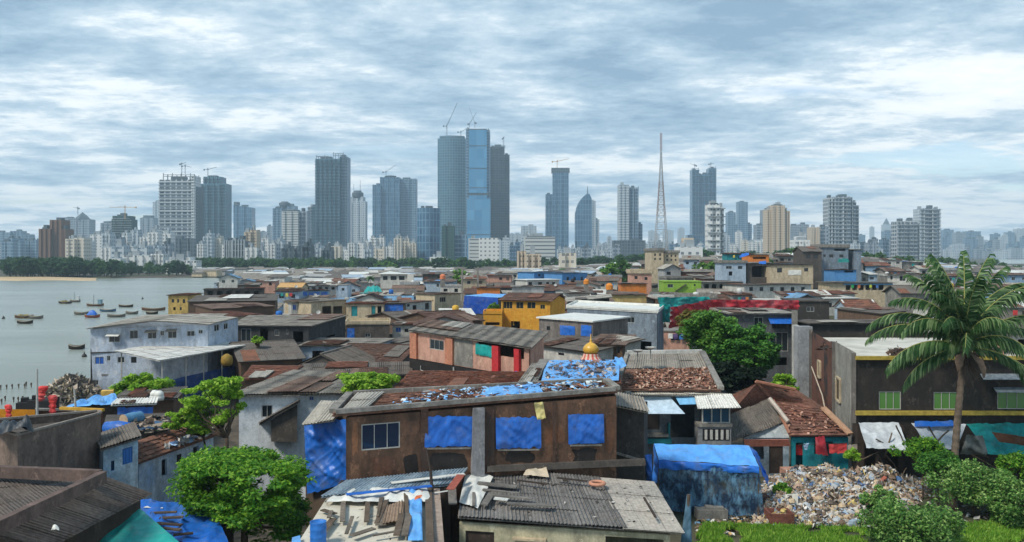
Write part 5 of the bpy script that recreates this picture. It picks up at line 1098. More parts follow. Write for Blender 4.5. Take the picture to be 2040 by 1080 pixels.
        if kind == 'shed':
            o = cloth('roof_tarp', [L2(*h.c, *uv)+UP*.3 for uv in ((u0, v0), (u1, v0), (u1, v1), (u0, v1))], m_, 10, 8, .06, rf.random()*50, label='x', cat='tarp', group='tarps laid over the roofs'); AUTO.append((o, cn+' tarp on roof', pos+rel[2]))
# far shanties past the counted ones: one mass
mb = MB(); mats = [WC['white'], WC['ltgrey'], M_GR, WC['paleblue'], M_GD, WC['cream'], M_WHT]; rf = random.Random(9)
for i in range(2600):
    D = rf.uniform(DL, 700); px = rf.uniform(380, 2100); x = (px-CX)/F*D
    if landv(x, D) < 4 or landv(x-6, D) < 3: continue
    if D > 570 and px < 500 and rf.random() < .5: continue
    g = gz(x, D); w, dp, hh = rf.uniform(5, 12), rf.uniform(5, 9), rf.uniform(3, 6.5)*(1 if D < 560 else .75); yw = rf.uniform(-.5, .5); mb.box((x, D, g-.3), w, dp, hh, yw, rf.choice([0, 1, 1, 2, 3, 5])); 
    k = len(mb.f)-6; mi = rf.choice([2, 2, 4, 4, 1, 6, 3, 2, 4, 0, 2]); c, s_ = math.cos(yw), math.sin(yw); top = [Vector((x+a*c-b*s_, D+a*s_+b*c, g-.3+hh+.02)) for a, b in ((-w/2-.4, -dp/2-.5), (w/2+.4, -dp/2-.5), (w/2+.4, dp/2+.4), (-w/2-.4, dp/2+.4))]
    top[2].z += 1; top[3].z += 1; mb.hexa(top, [p+UP*.15 for p in top], mi)
o = mb.build('distant_shanties', mats); tag(o, 'dense mass of tiny far huts between the houses and the tree belt', 'shanty town', None, 'stuff')
# shoreline clutter on the far bank
for i in range(70):
    px, D = rf.uniform(560, 2030), rf.uniform(170, 640); x = (px-CX)/F*D
    if landv(x, D) < 6: continue
    g = gz(x, D); bad = any(a[0]-2 < x < a[1]+2 and a[2]-2 < D < a[3]+2 for a in AB)
    yt = HY+F*(H-g-6)/D
    if D < 345 and (bad or any(k[0]-8 < px < k[1]+8 and yt < k[3]-3 and HY+F*(H-g)/D > k[3] for k in KEEP)): continue
    o = put(rf.choice([P_[1], P_[4], P_[4], P_[0], PP]), px, D, 'x', 'small trees scattered through the shanty town', rf.uniform(.5, .8)); rel = min(LAND, key=lambda l: abs(l[0]-px)+2*abs(l[1]-yt))
    AUTO.append((o, 'small green tree', ('near the ' if D < 345 else 'far behind the ')+rel[2]))
# ------------------------------------------------------------ boats
def hull(mb, L, Wd, Hh, n=12, sheer=.35, mi=0):
    rows = []
    for i in range(n+1):
        t = i/n; w = Wd/2*(math.sin(min(1, t*1.25+.12)*math.pi/2) if t < .6 else math.cos((t-.6)/.4*math.pi/2*.96))**.8; s = sheer*(2*t-1)**2*Hh*1.6; x = (t-.5)*L
        rows.append([Vector((x, -w, Hh+s)), Vector((x, -w*.75, Hh*.3+s*.6)), Vector((x, 0, -.1*Hh+s*.5)), Vector((x, w*.75, Hh*.3+s*.6)), Vector((x, w, Hh+s))])
    for a, b in zip(rows, rows[1:]):
        for k in range(4): mb.face((a[k], a[k+1], b[k+1], b[k]), mi=mi)
    mb.face(rows[0], mi=mi); mb.face(rows[-1][::-1], mi=mi)
    return rows
M_HULL = {'dark': flat(S(62, 54, 48), .7), 'blue': flat(S(70, 110, 140), .6), 'red': flat(S(150, 70, 50), .6), 'grey': flat(S(120, 116, 108), .8), 'brown': flat(S(110, 80, 58), .8)}
def boat(label, px, py, wpx, col, yaw=0, extra=None):
    p = C(px, py, -1); L = wpx/F*p.y; t = thing('boat', label, 'boat', p, 'fishing boats moored off the shanty shore'); cy, sy = math.cos(yaw), math.sin(yaw)
    def put_(mb, nm, mat, smooth=False):
        mb.v = [(p.x+x*cy-y*sy, p.y+x*sy+y*cy, p.z+z) for x, y, z in mb.v]; return mb.build(nm, mat, t, smooth)
    mb = MB(); Wd = max(1.5, L*.24); Hh = max(.6, L*.1); rows = hull(mb, L, Wd, Hh); put_(mb, 'hull', M_HULL[col])
    mb = MB()
    for a, b in zip(rows, rows[1:]):
        for k in (0, 4): mb.beam(a[k], b[k], .12, .12)
    put_(mb, 'gunwale', flat(S(170, 160, 140)))
    mb = MB()
    for i in (3, 5, 7, 9): mb.hexa([rows[i][0]*.95-UP*.15, rows[i][4]*.95-UP*.15, rows[i][4]*.95-UP*.15+Vector((.25, 0, 0)), rows[i][0]*.95-UP*.15+Vector((.25, 0, 0))], [rows[i][0]*.95-UP*.09, rows[i][4]*.95-UP*.09, rows[i][4]*.95-UP*.09+Vector((.25, 0, 0)), rows[i][0]*.95-UP*.09+Vector((.25, 0, 0))])
    put_(mb, 'thwart', M_WOOD)
    if extra == 'tarp':
        v = []; f = []
        for i in range(9):
            for j in range(9): v.append((p.x+(i/8-.5)*L*.62, p.y+(j/8-.5)*Wd, p.z+Hh+.15+1.3*math.sin(i/8*math.pi)**.6*math.sin(j/8*math.pi)**.6))
        for i in range(8):
            for j in range(8): f.append((i*9+j, (i+1)*9+j, (i+1)*9+j+1, i*9+j+1))
        npobj('cover', v, f, M_BLUE, t, True)
    if extra in ('cabin', 'wheel'):
        mb = MB(); mb.box((L*.28, 0, Hh*.9), L*.2, Wd*.7, 1.5); mb.box((L*.28, 0, Hh*.9+1.5), L*.26, Wd*.8, .12); put_(mb, 'cabin', flat(S(120, 150, 165) if extra == 'cabin' else S(220, 222, 220)))
        mb = MB(); mb.tube([Vector((-.1*L, 0, Hh*.5)), Vector((-.1*L, 0, Hh+3))], .06, 5); put_(mb, 'mast', M_FDARK)
    if extra == 'nets':
        rg = np.random.default_rng(int(px)); v, f = leaves(rg, [(p.x+dx*L, p.y, p.z+Hh*.95) for dx in (-.2, 0, .15)], (L*.14, Wd*.3, .45), 60, .5); npobj('nets', v, f, flat(S(180, 160, 90), .9), t)
B_ = [('wooden boat loaded with pale nets, left end of the bay', 48, 634, 35, 'brown', .1, 'nets'), ('wooden boat touching the right end of the net boat', 72, 635, 30, 'grey', -.1, None), ('small dark boat in front of the net boat', 50, 645, 31, 'dark', .05, None),
 ('dark boat farthest left of the upper moored boats', 130, 605, 26, 'dark', 0, 'nets'), ('boat with a small white cabin beside the far dark boat', 150, 602, 20, 'grey', .1, 'wheel'), ('trawler with a blue-grey cabin and brown hull', 190, 610, 34, 'brown', 0, 'cabin'),
 ('grey open boat left of the blue-covered boat', 162, 627, 27, 'grey', .15, None), ('boat covered with a bright blue tarp', 184, 633, 30, 'red', 0, 'tarp'), ('slim blue-grey boat behind the blue-covered boat', 215, 621, 32, 'blue', 0, None), ('slim dark boat, highest of the small open boats', 251, 612, 28, 'dark', .05, None),
 ('long grey boat nearest the waterfront building roof', 232, 632, 34, 'grey', .2, None), ('thin boat right of the long grey boat', 263, 626, 24, 'grey', .1, None), ('long brown boat against the yellow ochre house', 306, 619, 46, 'brown', .05, None), ('low boat under the long brown boat', 303, 626, 24, 'dark', 0, None), ('lone dark boat close to the left edge of the waterfront building', 153, 696, 30, 'dark', .25, None)]
for b in B_: boat(*b)
for px, py, lb in ((7, 635, 'black float near the left end of the bay'), (284, 596, 'tiny far float behind the trawler'), (168, 711, 'dark float below the lone boat')):
    p = C(px, py, -1); mb = MB(); mb.lathe((p.x, p.y, p.z-.2), [(0, 0), (.35, .1), (.42, .35), (.3, .6), (.12, .72), (.1, 1.0), (.01, 1.02)], 10); solo(mb, 'float', M_FDARK, lb, 'float', None, True)
for i, (px, py) in enumerate([(1, 783), (13, 782), (24, 781), (37, 780), (49, 780), (62, 778), (10, 806), (27, 808), (36, 808), (45, 806), (3, 812), (52, 776)]):
    p = C(px, py, -1.4); mb = MB(); mb.tube([p, p+Vector((.05, 0, 1.0))], .07, 6); mb.tube([p+UP*.7, p+UP*.95], .12, 6); o = solo(mb, 'stake', M_WOOD, 'x', 'stake', 'mooring stakes off the left shore'); o['label'] = 'short dark stake in the back row standing in the water' if i in (0, 1, 2, 3, 4, 5, 11) else 'short dark stake in the front row near the yellow wall'
# ------------------------------------------------------------ the near rows
rq = random.Random(21)
def quadbox(mb, a, b, c, d, h, mi=0): mb.hexa([p-UP*h for p in (a, b, c, d)], [a, b, c, d], mi)
def plank(label, p, q, w=.2, h=.05, name='plank', cat='plank', group=None, mat=None):
    mb = MB(); mb.beam(p, q, w, h); return solo(mb, name, mat or M_WOOD, label, cat, group)
def debris(name, label, q, n, cols, size, seed, lift=.06, flatn=.35, cat='debris'):
    """loose bits strewn on a quad: uncountable, one object"""
    r = np.random.default_rng(seed); a, b, c, d = [np.array(p) for p in q]; v = []; f = []
    for i in range(n):
        u, t = r.uniform(.02, .98, 2); p = (a*(1-u)+b*u)*(1-t)+(d*(1-u)+c*u)*t+np.array((0, 0, lift)); s = size*r.uniform(.4, 1.5); e = [r.normal(size=3)*s*np.array((1, 1, flatn)) for _ in range(3)]
        k = len(v); v += [p-e[0], p-e[1], p+e[0]*.8, p+e[1], p+np.abs(e[2])*np.array((.2, .2, 1))]; f += [(k, k+1, k+2, k+3), (k, k+1, k+4, k+4) if False else (k+2, k+3, k+4, k+4)][:1]
    nb = NB('loose_bits'); st = [(i/len(cols), c) for i, c in enumerate(cols)]; st.append((1, cols[-1]))
    col = nb.mramp(nb.geo.outputs['Random Per Island'], st, True); m = nb.done(col, .8)
    vv = [x for j in range(n) for x in (v[5*j], v[5*j+1], v[5*j+2], v[5*j+3])]
    o = thing_mesh(name, np.array(vv), np.arange(len(vv)).reshape(-1, 4), m); tag(o, label, cat, None, 'stuff'); return o
# --- brown tarp-windowed building
BR_W = wallm(S(128, 95, 74), S(62, 52, 46), .8, (.03, .025, .02, 1))
h = House('brown_building', 'long rust-brown stained building with blue tarps over its windows', 'building', [C(690, 832, 7.7), C(1228, 790, 8.1), C(1208, 766, 8.3), C(712, 796, 7.9)], 0, BR_W, None, 5, .2)
WA, WB = h.c[0], h.c[1]
h.win(720, 843, 797, 895, 'w', glassm(S(30, 44, 66), .04), 0, 'silver framed three-pane window', 2)
for (a, b, c, d) in ((845, 829, 941, 888), (987, 831, 1077, 892), (1131, 827, 1202, 884)):
    h.win(a+5, b+5, c-5, d-5, 'o')
h.walls()
def PW(px, py, k=0):
    u, z = hit(WA, WB, px, py); p = h.P(0, u, 1, k); p.z = z; return p
for (a, b, c, d), lb in zip(((845, 829, 941, 890), (987, 831, 1077, 893), (1131, 825, 1202, 884)), ('blue window tarp left of the concrete pillar', 'blue window tarp right of the concrete pillar', 'blue window tarp nearest the right corner')):
    cloth('tarp_cover', [PW(a, d, .10), PW(c, d-2, .12), PW(c, b, .05), PW(a, b, .05)], M_BLUE, 26, 18, .07, a, parent=h.o)['label'] = lb
    mb = MB(); mb.beam(PW(a+4, d+3, .08), PW(c-4, d+2, .08), .12, .08); mb.build('sill', M_CON, h.o)
mb = MB(); mb.hexa([PW(936, 990, .35), PW(962, 990, .35), PW(962, 990, .003), PW(936, 990, .003)], [PW(941, 812, .3), PW(963, 811, .3), PW(963, 811, .003), PW(941, 812, .003)]); mb.build('pillar', wallm(S(140, 140, 142), None, .5), h.o)
PM = wallm(S(92, 68, 56), None, .8)
for x0, x1, y0, y1 in ((838, 852, 812, 975), (1100, 1106, 800, 950), (962, 984, 812, 960)):
    mb = MB(); mb.hexa([PW(x0, y1, .1), PW(x1, y1, .1), PW(x1, y1, .003), PW(x0, y1, .003)], [PW(x0, y0, .1), PW(x1, y0, .1), PW(x1, y0, .003), PW(x0, y0, .003)]); mb.build('pilaster', PM, h.o)
for i, (x0, x1, y0, y1, c_) in enumerate([(702, 714, 846, 905, (150, 104, 74)), (806, 832, 905, 948, (44, 38, 35)), (742, 792, 906, 944, (112, 78, 60)), (858, 930, 902, 945, (52, 46, 43)), (1010, 1060, 898, 922, (50, 43, 40)), (1140, 1190, 892, 925, (46, 40, 37)), (1206, 1222, 830, 900, (122, 84, 62)), (1086, 1122, 846, 886, (128, 88, 64)), (800, 836, 838, 870, (124, 90, 70))]):
    v_ = []; cx_, cy_ = (x0+x1)/2, (y0+y1)/2
    for k_ in range(28):
        a_ = k_/28*2*math.pi; r_ = 1+.38*noise.noise(Vector((math.cos(a_)*1.6+i*7, math.sin(a_)*1.6, .3))); v_.append(PW(cx_+math.copysign(abs(math.cos(a_))**.6, math.cos(a_))*(x1-x0)/2*r_, cy_-math.copysign(abs(math.sin(a_))**.6, math.sin(a_))*(y1-y0)/2*r_, .012))
    mb = MB(); mb.face(v_); mb.build('plaster_patch', wallm(S(*c_), None, .6), h.o)
mb = MB(); mb.hexa([PW(968, 938, .32), PW(1282, 925, .32), PW(1282, 925, .003), PW(968, 938, .003)], [PW(968, 927, .25), PW(1282, 913, .25), PW(1282, 913, .003), PW(968, 927, .003)]); mb.build('ledge', M_COND, h.o)
# its roof: tile strewn tray with raised concrete rims
ra, rb_, rc, rd = C(662, 826, 7.95), C(1230, 779, 8.35), C(1206, 761, 8.5), C(698, 788, 8.2)
mb = MB(); roof_surf(mb, ra, rb_, rc, rd, 'tile', 48, rq, th=.12); ro = mb.build('roof', tilem(S(122, 84, 68), S(92, 68, 58), S(168, 120, 98)), h.o)
mb = MB(); e = UP*.14
for p, q, w in ((ra, rb_, .3), (rd, rc, .25), (ra, rd, .4), (rb_, rc, .4)): mb.beam(p+e+(q-p).normalized()*.16, q+e-(q-p).normalized()*.16, w, .22)
mb.build('roof_rim', M_CON, ro)
mb = MB(); roof_surf(mb, *[L2(ra, rb_, rc, rd, u, v)+UP*.14 for u, v in ((.03, .06), (.11, .06), (.13, .92), (.03, .92))], 'corr', 48, rq, th=.03); mb.build('sheet_patch', M_GL, ro)
mb = MB()
for i in range(8):
    u = .17+.07*i; 
    for k in range(3): mb.box(L2(ra, rb_, rc, rd, u+rq.uniform(0, .03), .1+.25*k)+UP*.14, .35, .5, .1, rq.uniform(-.4, .4))
debris('tarp_scraps', 'torn pale blue and white tarp scraps among the tiles on the brown building', [L2(ra, rb_, rc, rd, u, v) for u, v in ((.14, .05), (.97, .08), (.97, .9), (.3, .9))], 700, [S(160, 200, 232), S(120, 180, 230), S(206, 214, 214), S(146, 100, 80), S(104, 76, 62)], .11, 3, .2)
cloth('roof_tarp', [L2(ra, rb_, rc, rd, u, v)+UP*.2 for u, v in ((.50, .12), (.72, .1), (.72, .85), (.52, .8))], M_SKY, 20, 8, .06, 5, label='crumpled sky blue tarp in the middle of the brown building roof', cat='tarp')
cloth('cloth', [PW(1068, 836, .2), PW(1085, 832, .2), PW(1080, 800, .15), PW(1062, 802, .15)], plastic(S(220, 204, 130), .8), 6, 10, .12, 2, label='yellowish rag hanging from the brown building roof edge', cat='rag')
# right dark corner section
hc = House('corner_room', 'dark grey sheet-clad corner room at the right end of the brown building', 'room', [C(1228, 806, 7.3), C(1283, 822, 6.9), C(1290, 800, 7.2), C(1232, 790, 7.4)], 0, wallm(S(74, 72, 70), S(52, 50, 49), .7), None, 3)
hc.walls(); mb = MB(); roof_surf(mb, C(1224, 808, 7.4), C(1292, 822, 7.0), C(1280, 793, 7.4), C(1226, 782, 7.7), 'corr', 50, rq); mb.build('roof', M_GR, hc.o)
mb = MB(); mb.beam(hc.P(0, .0, .62, .06), hc.P(0, 1, .6, .06), .12); mb.build('ledge', M_CON, hc.o)
# left end: sheet awning with a big blue tarp wall
h2 = House('tarp_lean_to', 'lean-to with a tall bright blue tarp wall at the left end of the brown building', 'lean-to', [C(609, 846, 6.6), C(690, 838, 7.0), C(700, 822, 7.4), C(640, 815, 7.4)], 0, M_WOOD, None, 4); h2.walls()
mb = MB(); roof_surf(mb, C(603, 846, 6.8), C(664, 838, 7.1), C(694, 800, 7.7), C(640, 799, 7.7), 'corr', 50, rq); mb.build('roof', M_GL, h2.o)
d0 = h2.c[0].y-.12; d1 = h2.c[1].y-.12
cloth('tarp_wall', [V(612, 985, d0-.3), V(693, 962, d1-.15), V(693, 834, d1), V(606, 843, d0)], M_BLUE, 30, 44, .11, 3, parent=h2.o)
# --- foreground shacks
f1 = [C(575, 1110, 4.0), C(852, 1100, 4.1), C(862, 972, 4.4), C(655, 985, 4.4)]
s1 = thing('plank_roof_shack', 'shack with a cream sheet roof weighted by loose planks, bottom centre', 'shack', C(720, 1080, 0))
mb = MB(); roof_surf(mb, *f1, 'plain', 40, rq); 
M_CREAM = flat(S(206, 200, 184), .85, .2, .18, 1.2)
mb.build('roof', M_CREAM, s1)
mb = MB(); mb.face([Vector((p.x*1.0, p.y+.3, z)) for p, z in ((f1[0], 0), (f1[1], 0), (f1[1], 4.0), (f1[0], 3.9))]); mb.face([Vector((p.x+.1, p.y, z)) for p, z in ((f1[3], 0), (f1[0], 0), (f1[0], 3.9), (f1[3], 4.3))]); mb.face([Vector((p.x, p.y, z)) for p, z in ((f1[1], 0), (f1[2], 0), (f1[2], 4.3), (f1[1], 3.9))]); mb.face([Vector((p.x, p.y-.1, z)) for p, z in ((f1[2], 0), (f1[3], 0), (f1[3], 4.3), (f1[2], 4.3))]); mb.build('wall', M_WOOD, s1)
PL = [(730, 1045, 733, 1000, .22, 'straight dark plank in the middle of the cream roof'), (758, 1052, 765, 998, .45, 'broad grey plank bundle in the middle of the cream roof'), (642, 1022, 668, 1031, .25, 'short plank lying crosswise on the left of the cream roof'), (682, 1046, 684, 1005, .22, 'upright plank at the left third of the cream roof'), (750, 1050, 772, 1000, .2, 'slanted plank beside the broad bundle'), (690, 1072, 702, 1038, .16, 'slim plank slanting left of the cream roof centre'), (664, 1042, 640, 1072, .3, 'plank pointing down-left near the blue barrel'), (745, 1062, 700, 1078, .3, 'pale plank crossing below the broad bundle'), (762, 1000, 752, 1040, .12, 'thin slat on the cream roof'), (742, 1078, 800, 1068, .14, 'thin plank along the lower edge of the cream roof'), (790, 1078, 800, 1035, .28, 'plank leaning beside the rusty sheet'), (806, 1078, 815, 1035, .28, 'right plank of the pair beside the rusty sheet'), (812, 1048, 808, 995, .18, 'pale post-like plank left of the blue scraps'), (660, 1030, 655, 1045, .18, 'very short plank above the blue barrel')]
fz = lambda px, py, dz=.12: (lambda n, p0: (lambda r: Vector((0, 0, H))+r*((p0-Vector((0, 0, H))).dot(n)/r.dot(n))+UP*dz)(Vector(((px-CX)/F, 1, -(py-HY)/F))))((f1[1]-f1[0]).cross(f1[3]-f1[0]).normalized(), f1[0])
for i, (a, b, c, d, w, lb) in enumerate(PL): plank(lb, fz(a, b, .12+.012*i), fz(c, d, .14+.012*i), w, .05, group='planks lying on the cream roof', mat=wallm(S(122, 112, 100), S(92, 82, 70), .5) if i % 2 else M_WOOD)
mb = MB(); roof_surf(mb, fz(762, 1050, .1), fz(802, 1042, .1), fz(804, 1002, .1), fz(770, 1015, .1), 'corr', 40, rq, th=.02); solo(mb, 'sheet', corrm(S(150, 128, 108), S(128, 108, 92), .6), 'rusty pinkish corrugated sheet lying on the cream roof', 'metal sheet')
p = fz(634, 1085, .0); mb = MB(); prof = [(0, 0), (.33, 0), (.34, .03), (.33, .06), (.33, .32), (.345, .35), (.33, .38), (.33, .64), (.345, .67), (.33, .7), (.33, .92), (.34, .95), (.30, .95), (.30, .9), (0, .9)]; mb.lathe(p, prof, 20); solo(mb, 'barrel', flat(S(50, 120, 200), .4), 'bright blue barrel standing on the lower left of the cream roof', 'barrel', None, True)
cloth('tarp_strip', [fz(813, 1085, .15), fz(842, 1085, .15), fz(840, 985, .2), fz(815, 978, .2)], M_SKY, 10, 26, .12, 4, label='torn sky blue tarp strip along the right of the cream roof', cat='tarp')
cloth('tarp_strip', [fz(826, 1008, .25), fz(842, 1000, .25), fz(841, 988, .25), fz(826, 990, .25)], plastic(S(214, 110, 60), .7), 6, 6, .06, 4, label='small orange-red scrap atop the torn blue strip', cat='cloth scrap')
mb = MB(); roof_surf(mb, C(578, 1112, 4.3), C(602, 1112, 4.3), C(598, 1066, 4.3), C(582, 1070, 4.3), 'plain', 40, rq); solo(mb, 'sheet', M_SKY, 'small sky blue sheet at the lower left corner of the cream roof', 'plastic sheet')
# weathered beams right of it
plank('thick weathered beam running up the right edge of the cream roof', C(857, 1100, 4.4), C(853, 968, 4.5), .32, .2, 'beam', 'beam')
plank('pale weathered board beside the thick beam, covered with slats', C(876, 1100, 4.2), C(868, 975, 4.4), .4, .08, 'board', 'board', mat=wallm(S(170, 152, 138), S(140, 122, 108), .3))
mb = MB(); mb.tube([V(863, 1000, 43), V(858, 940, 43.3), V(849, 893, 43.6)], [.09, .07, .04], 7); solo(mb, 'pole', M_DARKW, 'crooked dark wooden pole standing above the cream roof', 'pole')
cloth('cloth', [V(868, 1068, 41.5), V(877, 1062, 41.5), V(874, 1030, 41.6), V(866, 1024, 41.6)], plastic(S(176, 40, 50), .7), 5, 8, .08, 4, label='small dark red cloth hanging beside the pale board', cat='cloth')
# striped lean-to roof between
g1 = [C(640, 990, 4.6), C(905, 965, 4.5), C(930, 934, 4.7), C(690, 958, 4.8)]
s2 = thing('lean_to', 'low lean-to with blue-grey striped sheets under the brown building', 'lean-to', C(780, 965, 0)); mb = MB(); roof_surf(mb, *g1, 'corr', 45, rq, sheet=1.6); mb.build('roof', corrm(S(150, 166, 176), S(84, 104, 122), .25, moss=.5), s2)
mb = MB(); mb.box(((g1[0].x+g1[1].x)/2, (g1[0].y+g1[2].y)/2+.6, 0), (g1[1].x-g1[0].x)*.94, 1.5, 4.4); mb.build('wall', M_DARKW, s2)
g2 = [C(650, 1000, 4.5), C(860, 1000, 4.5), C(850, 972, 4.62), C(672, 975, 4.62)]
cloth('sheet', [g2[0], g2[1], g2[2], g2[3]], M_WHT, 30, 8, .12, 3, label='long crumpled greyish white sheet above the cream roof', cat='sheet')
for i, (a, b, c, d, m_, lb) in enumerate([(690, 985, 860, 968, M_BLUE, 'faded blue strip across the lean-to sheets'), (780, 962, 925, 944, M_WHT, 'long pale strip near the top of the lean-to sheets'), (866, 982, 892, 978, M_WHT, 'short pale slat beside the crooked pole')]):
    plank(lb, C(a, b, 4.75), C(c, d, 4.85), .35 if i < 2 else .12, .03, 'strip', 'strip', mat=m_)
plank('rusty red tin strip leaning at the junction of the shack roofs', C(897, 975, 4.8), C(918, 946, 4.9), .4, .04, 'tin_strip', 'tin strip', mat=flat(S(166, 92, 76)))
# right shack
k1 = [C(912, 1030, 3.7), C(1362, 1062, 3.4), C(1302, 960, 4.0), C(925, 930, 4.25)]
s3 = House('grey_roof_shack', 'shack with a wide dark patched sheet roof and yellowish front wall, bottom centre right', 'shack', [C(915, 1040, 3.4), C(1335, 1066, 3.2), C(1290, 972, 3.7), C(930, 945, 3.9)], 0, wallm(S(196, 190, 160), S(160, 156, 124), .5), None, 3)
s3.winu(.03, .17, .1, 3.0, 'door', M_DARKW); s3.winu(.27, .41, .6, 2.5, 'dark'); s3.winu(.70, .97, .1, 3.0, 'o')
s3.walls()
mb = MB(); mb.beam(s3.P(0, .26, .83, .1), s3.P(0, .42, .83, .1), .3, .1); mb.build('sill', WC['cream'], s3.o)
uL = lambda u, v: L2(*k1, u, v)
mb = MB(); roof_surf(mb, uL(0, 0), uL(.75, 0), uL(.72, 1), uL(0, 1), 'corr', 46, rq, sheet=1.9); s3.roof_o = mb.build('roof', corrm(S(122, 119, 115), S(88, 86, 85), .25, S(140, 124, 110), .6), s3.o); s3.roof_o['label'] = 'dark grey sooty part of the roof'
mb = MB(); roof_surf(mb, uL(.735, 0), uL(1, 0), uL(1, 1), uL(.70, 1), 'corr', 100, rq, sheet=4.0, th=.05); r_ = mb.build('roof', corrm(S(172, 164, 152), S(150, 146, 140), .1, moss=.15, bumpst=.2), s3.o); r_['label'] = 'pale grey newer part of the roof'
cloth('tarp', [uL(.0, .18)+UP*.2, uL(.09, .1)+UP*.2, uL(.16, .72)+UP*.25, uL(.02, .95)+UP*.25], M_WHT, 18, 18, .1, 6, label='white tarp spread over the left end of the dark shack roof', cat='tarp')
for i, (a, b, c, d, w, lb) in enumerate([(944, 1020, 944, 975, .16, 'upright grey strip left on the white tarp'), (946, 974, 1030, 982, .5, 'wide grey board along the top of the white tarp'), (962, 988, 1035, 996, .22, 'second grey board below the wide one'), (964, 1020, 980, 996, .35, 'bundle of short slats leaning on the white tarp'), (980, 1000, 1060, 1008, .3, 'long grey slat at mid roof'), (1010, 1018, 1100, 1022, .35, 'long pale slat near the shack eave'), (985, 1008, 1012, 1011, .3, 'white short board at the lower tarp edge'), (902, 1020, 900, 980, .4, 'mossy plank at the far left shack corner'), (1030, 972, 1090, 980, .12, 'dark rod lying across the shack roof'), (1283, 1008, 1306, 1048, .1, 'dark stick lying on the pale part of the shack roof'), (1110, 968, 1170, 975, .16, 'black strip left of the terracotta ring')]):
    fk = (lambda px, py, dz: (lambda n, p0, r: Vector((0, 0, H))+r*((p0-Vector((0, 0, H))).dot(n)/r.dot(n))+UP*dz)((k1[1]-k1[0]).cross(k1[3]-k1[0]).normalized(), k1[0], Vector(((px-CX)/F, 1, -(py-HY)/F))))
    plank(lb, fk(a, b, .3+.012*i), fk(c, d, .3+.012*i), w, .06, 'board', 'board', 'boards on the dark shack roof', M_DARKW if i in (8, 9, 10) else (M_WHT if i == 6 else wallm(S(128, 124, 118), S(96, 92, 86), .4)))
cloth('sheet', [fk(1042, 958, .3), fk(1094, 962, .3), fk(1088, 948, .5), fk(1058, 942, .5)], plastic(S(206, 190, 164), .8), 10, 6, .12, 2, label='beige curved sheet lying near the top of the dark shack roof', cat='sheet')
p = fk(1190, 978, .3); mb = MB(); pr = None
for i in range(25):
    a = i/24*2*math.pi; ring = [p+Vector((math.cos(a)*(.36+.09*math.cos(b)), math.sin(a)*(.36+.09*math.cos(b)), .09*math.sin(b)+.09)) for b in [j/8*2*math.pi for j in range(8)]]
    if pr: [mb.face((pr[j], pr[(j+1) % 8], ring[(j+1) % 8], ring[j])) for j in range(8)]
    pr = ring
solo(mb, 'ring', flat(S(206, 148, 120)), 'terracotta coloured ring lying on the dark shack roof', 'ring', None, True)
debris('roof_litter', 'small stones and litter on the dark shack roof', k1, 160, [S(200, 196, 188), S(90, 84, 78), S(60, 56, 52), S(120, 110, 98)], .06, 8, .12)
debris('roof_litter', 'small chips and litter on the cream plank roof', f1, 120, [S(120, 110, 98), S(90, 84, 78), S(160, 150, 134)], .05, 9, .1)
# blue-grey post and cloth at its right
cloth('cloth', [V(1355, 1085, 42), V(1378, 1085, 42), V(1376, 985, 42.4), V(1368, 985, 42.4)], plastic(S(70, 104, 124), .7), 8, 20, .12, 4, label='blue-grey cloth wrapped post at the right end of the dark shack roof', cat='post')
mb = MB(); mb.tube([V(1368, 1090, 42.3)-UP*1.8, V(1372, 985, 42.3)], .08, 7); solo(mb, 'post', M_WOOD, 'thin wooden post inside the blue-grey cloth', 'post')
# --- blue tent
tt = thing('tarp_tent', 'large tent with a sky blue tarp top and dark blue net sides', 'tent', C(1420, 1000, 0))
ta, tb, tc, td = C(1312, 916, 3.3), C(1512, 930, 3.2), C(1492, 888, 3.9), C(1303, 884, 3.8)
cloth('top', [ta, tb, tc, td], plastic(S(92, 164, 236), .45, .2), 30, 16, .16, 4, parent=tt, sag=.12)
cloth('valance', [ta-UP*.55+Vector((0, -.02, 0)), tb-UP*.4+Vector((0, -.02, 0)), tb, ta], plastic(S(40, 116, 214)), 30, 5, .12, 4, parent=tt)
cloth('side_flap', [tb+UP*.05, C(1532, 975, .9), C(1526, 940, 2.3), tc], plastic(S(40, 116, 214)), 14, 10, .15, 7, parent=tt)
cloth('side_flap', [C(1300, 965, 1.2), ta-UP*1.4, ta, td], plastic(S(60, 130, 224)), 12, 10, .15, 9, parent=tt)
n = NB('net'); w = n.noise(30, 2); n.done(n.mix(n.ramp(n.noise(1.5, 6, .7, (1.5, 1, .6)), .45, .6), S(28, 56, 84), S(96, 140, 170)), .8)
tr = n.N.new('ShaderNodeBsdfTransparent'); mx = n.N.new('ShaderNodeMixShader'); n.L.new(n.ramp(n.noise(1.6, 6, .75, (1.6, 1, .5)), .42, .6, (.62, .62, .62, 1), (.96, .96, .96, 1)), mx.inputs[0]); n.L.new(tr.outputs[0], mx.inputs[1]); n.L.new(n.bs.outputs[0], mx.inputs[2]); n.L.new(mx.outputs[0], n.out.inputs[0]); M_NET = n.m
gA, gB = Vector((ta.x+.1, ta.y+.05, .15)), Vector((tb.x+.4, tb.y+.1, .15))
cloth('net_side', [gA, gB, tb-UP*.1+Vector((0, .05, 0)), ta-UP*.1+Vector((0, .05, 0))], M_NET, 26, 14, .14, 5, parent=tt)
for p in (ta, tb, tc, td, (ta+tb)/2): 
    mb = MB(); mb.tube([Vector((p.x, p.y+.1, 0)), p-UP*.05+Vector((0, .1, 0))], .05, 6); mb.build('pole', M_WOOD, tt)
mb = MB(); mb.box(((ta.x+tb.x)/2-1.2, ta.y+1.5, 0), 2.6, 1.4, 1.5); mb.build('stored_goods', M_DARKW, tt)
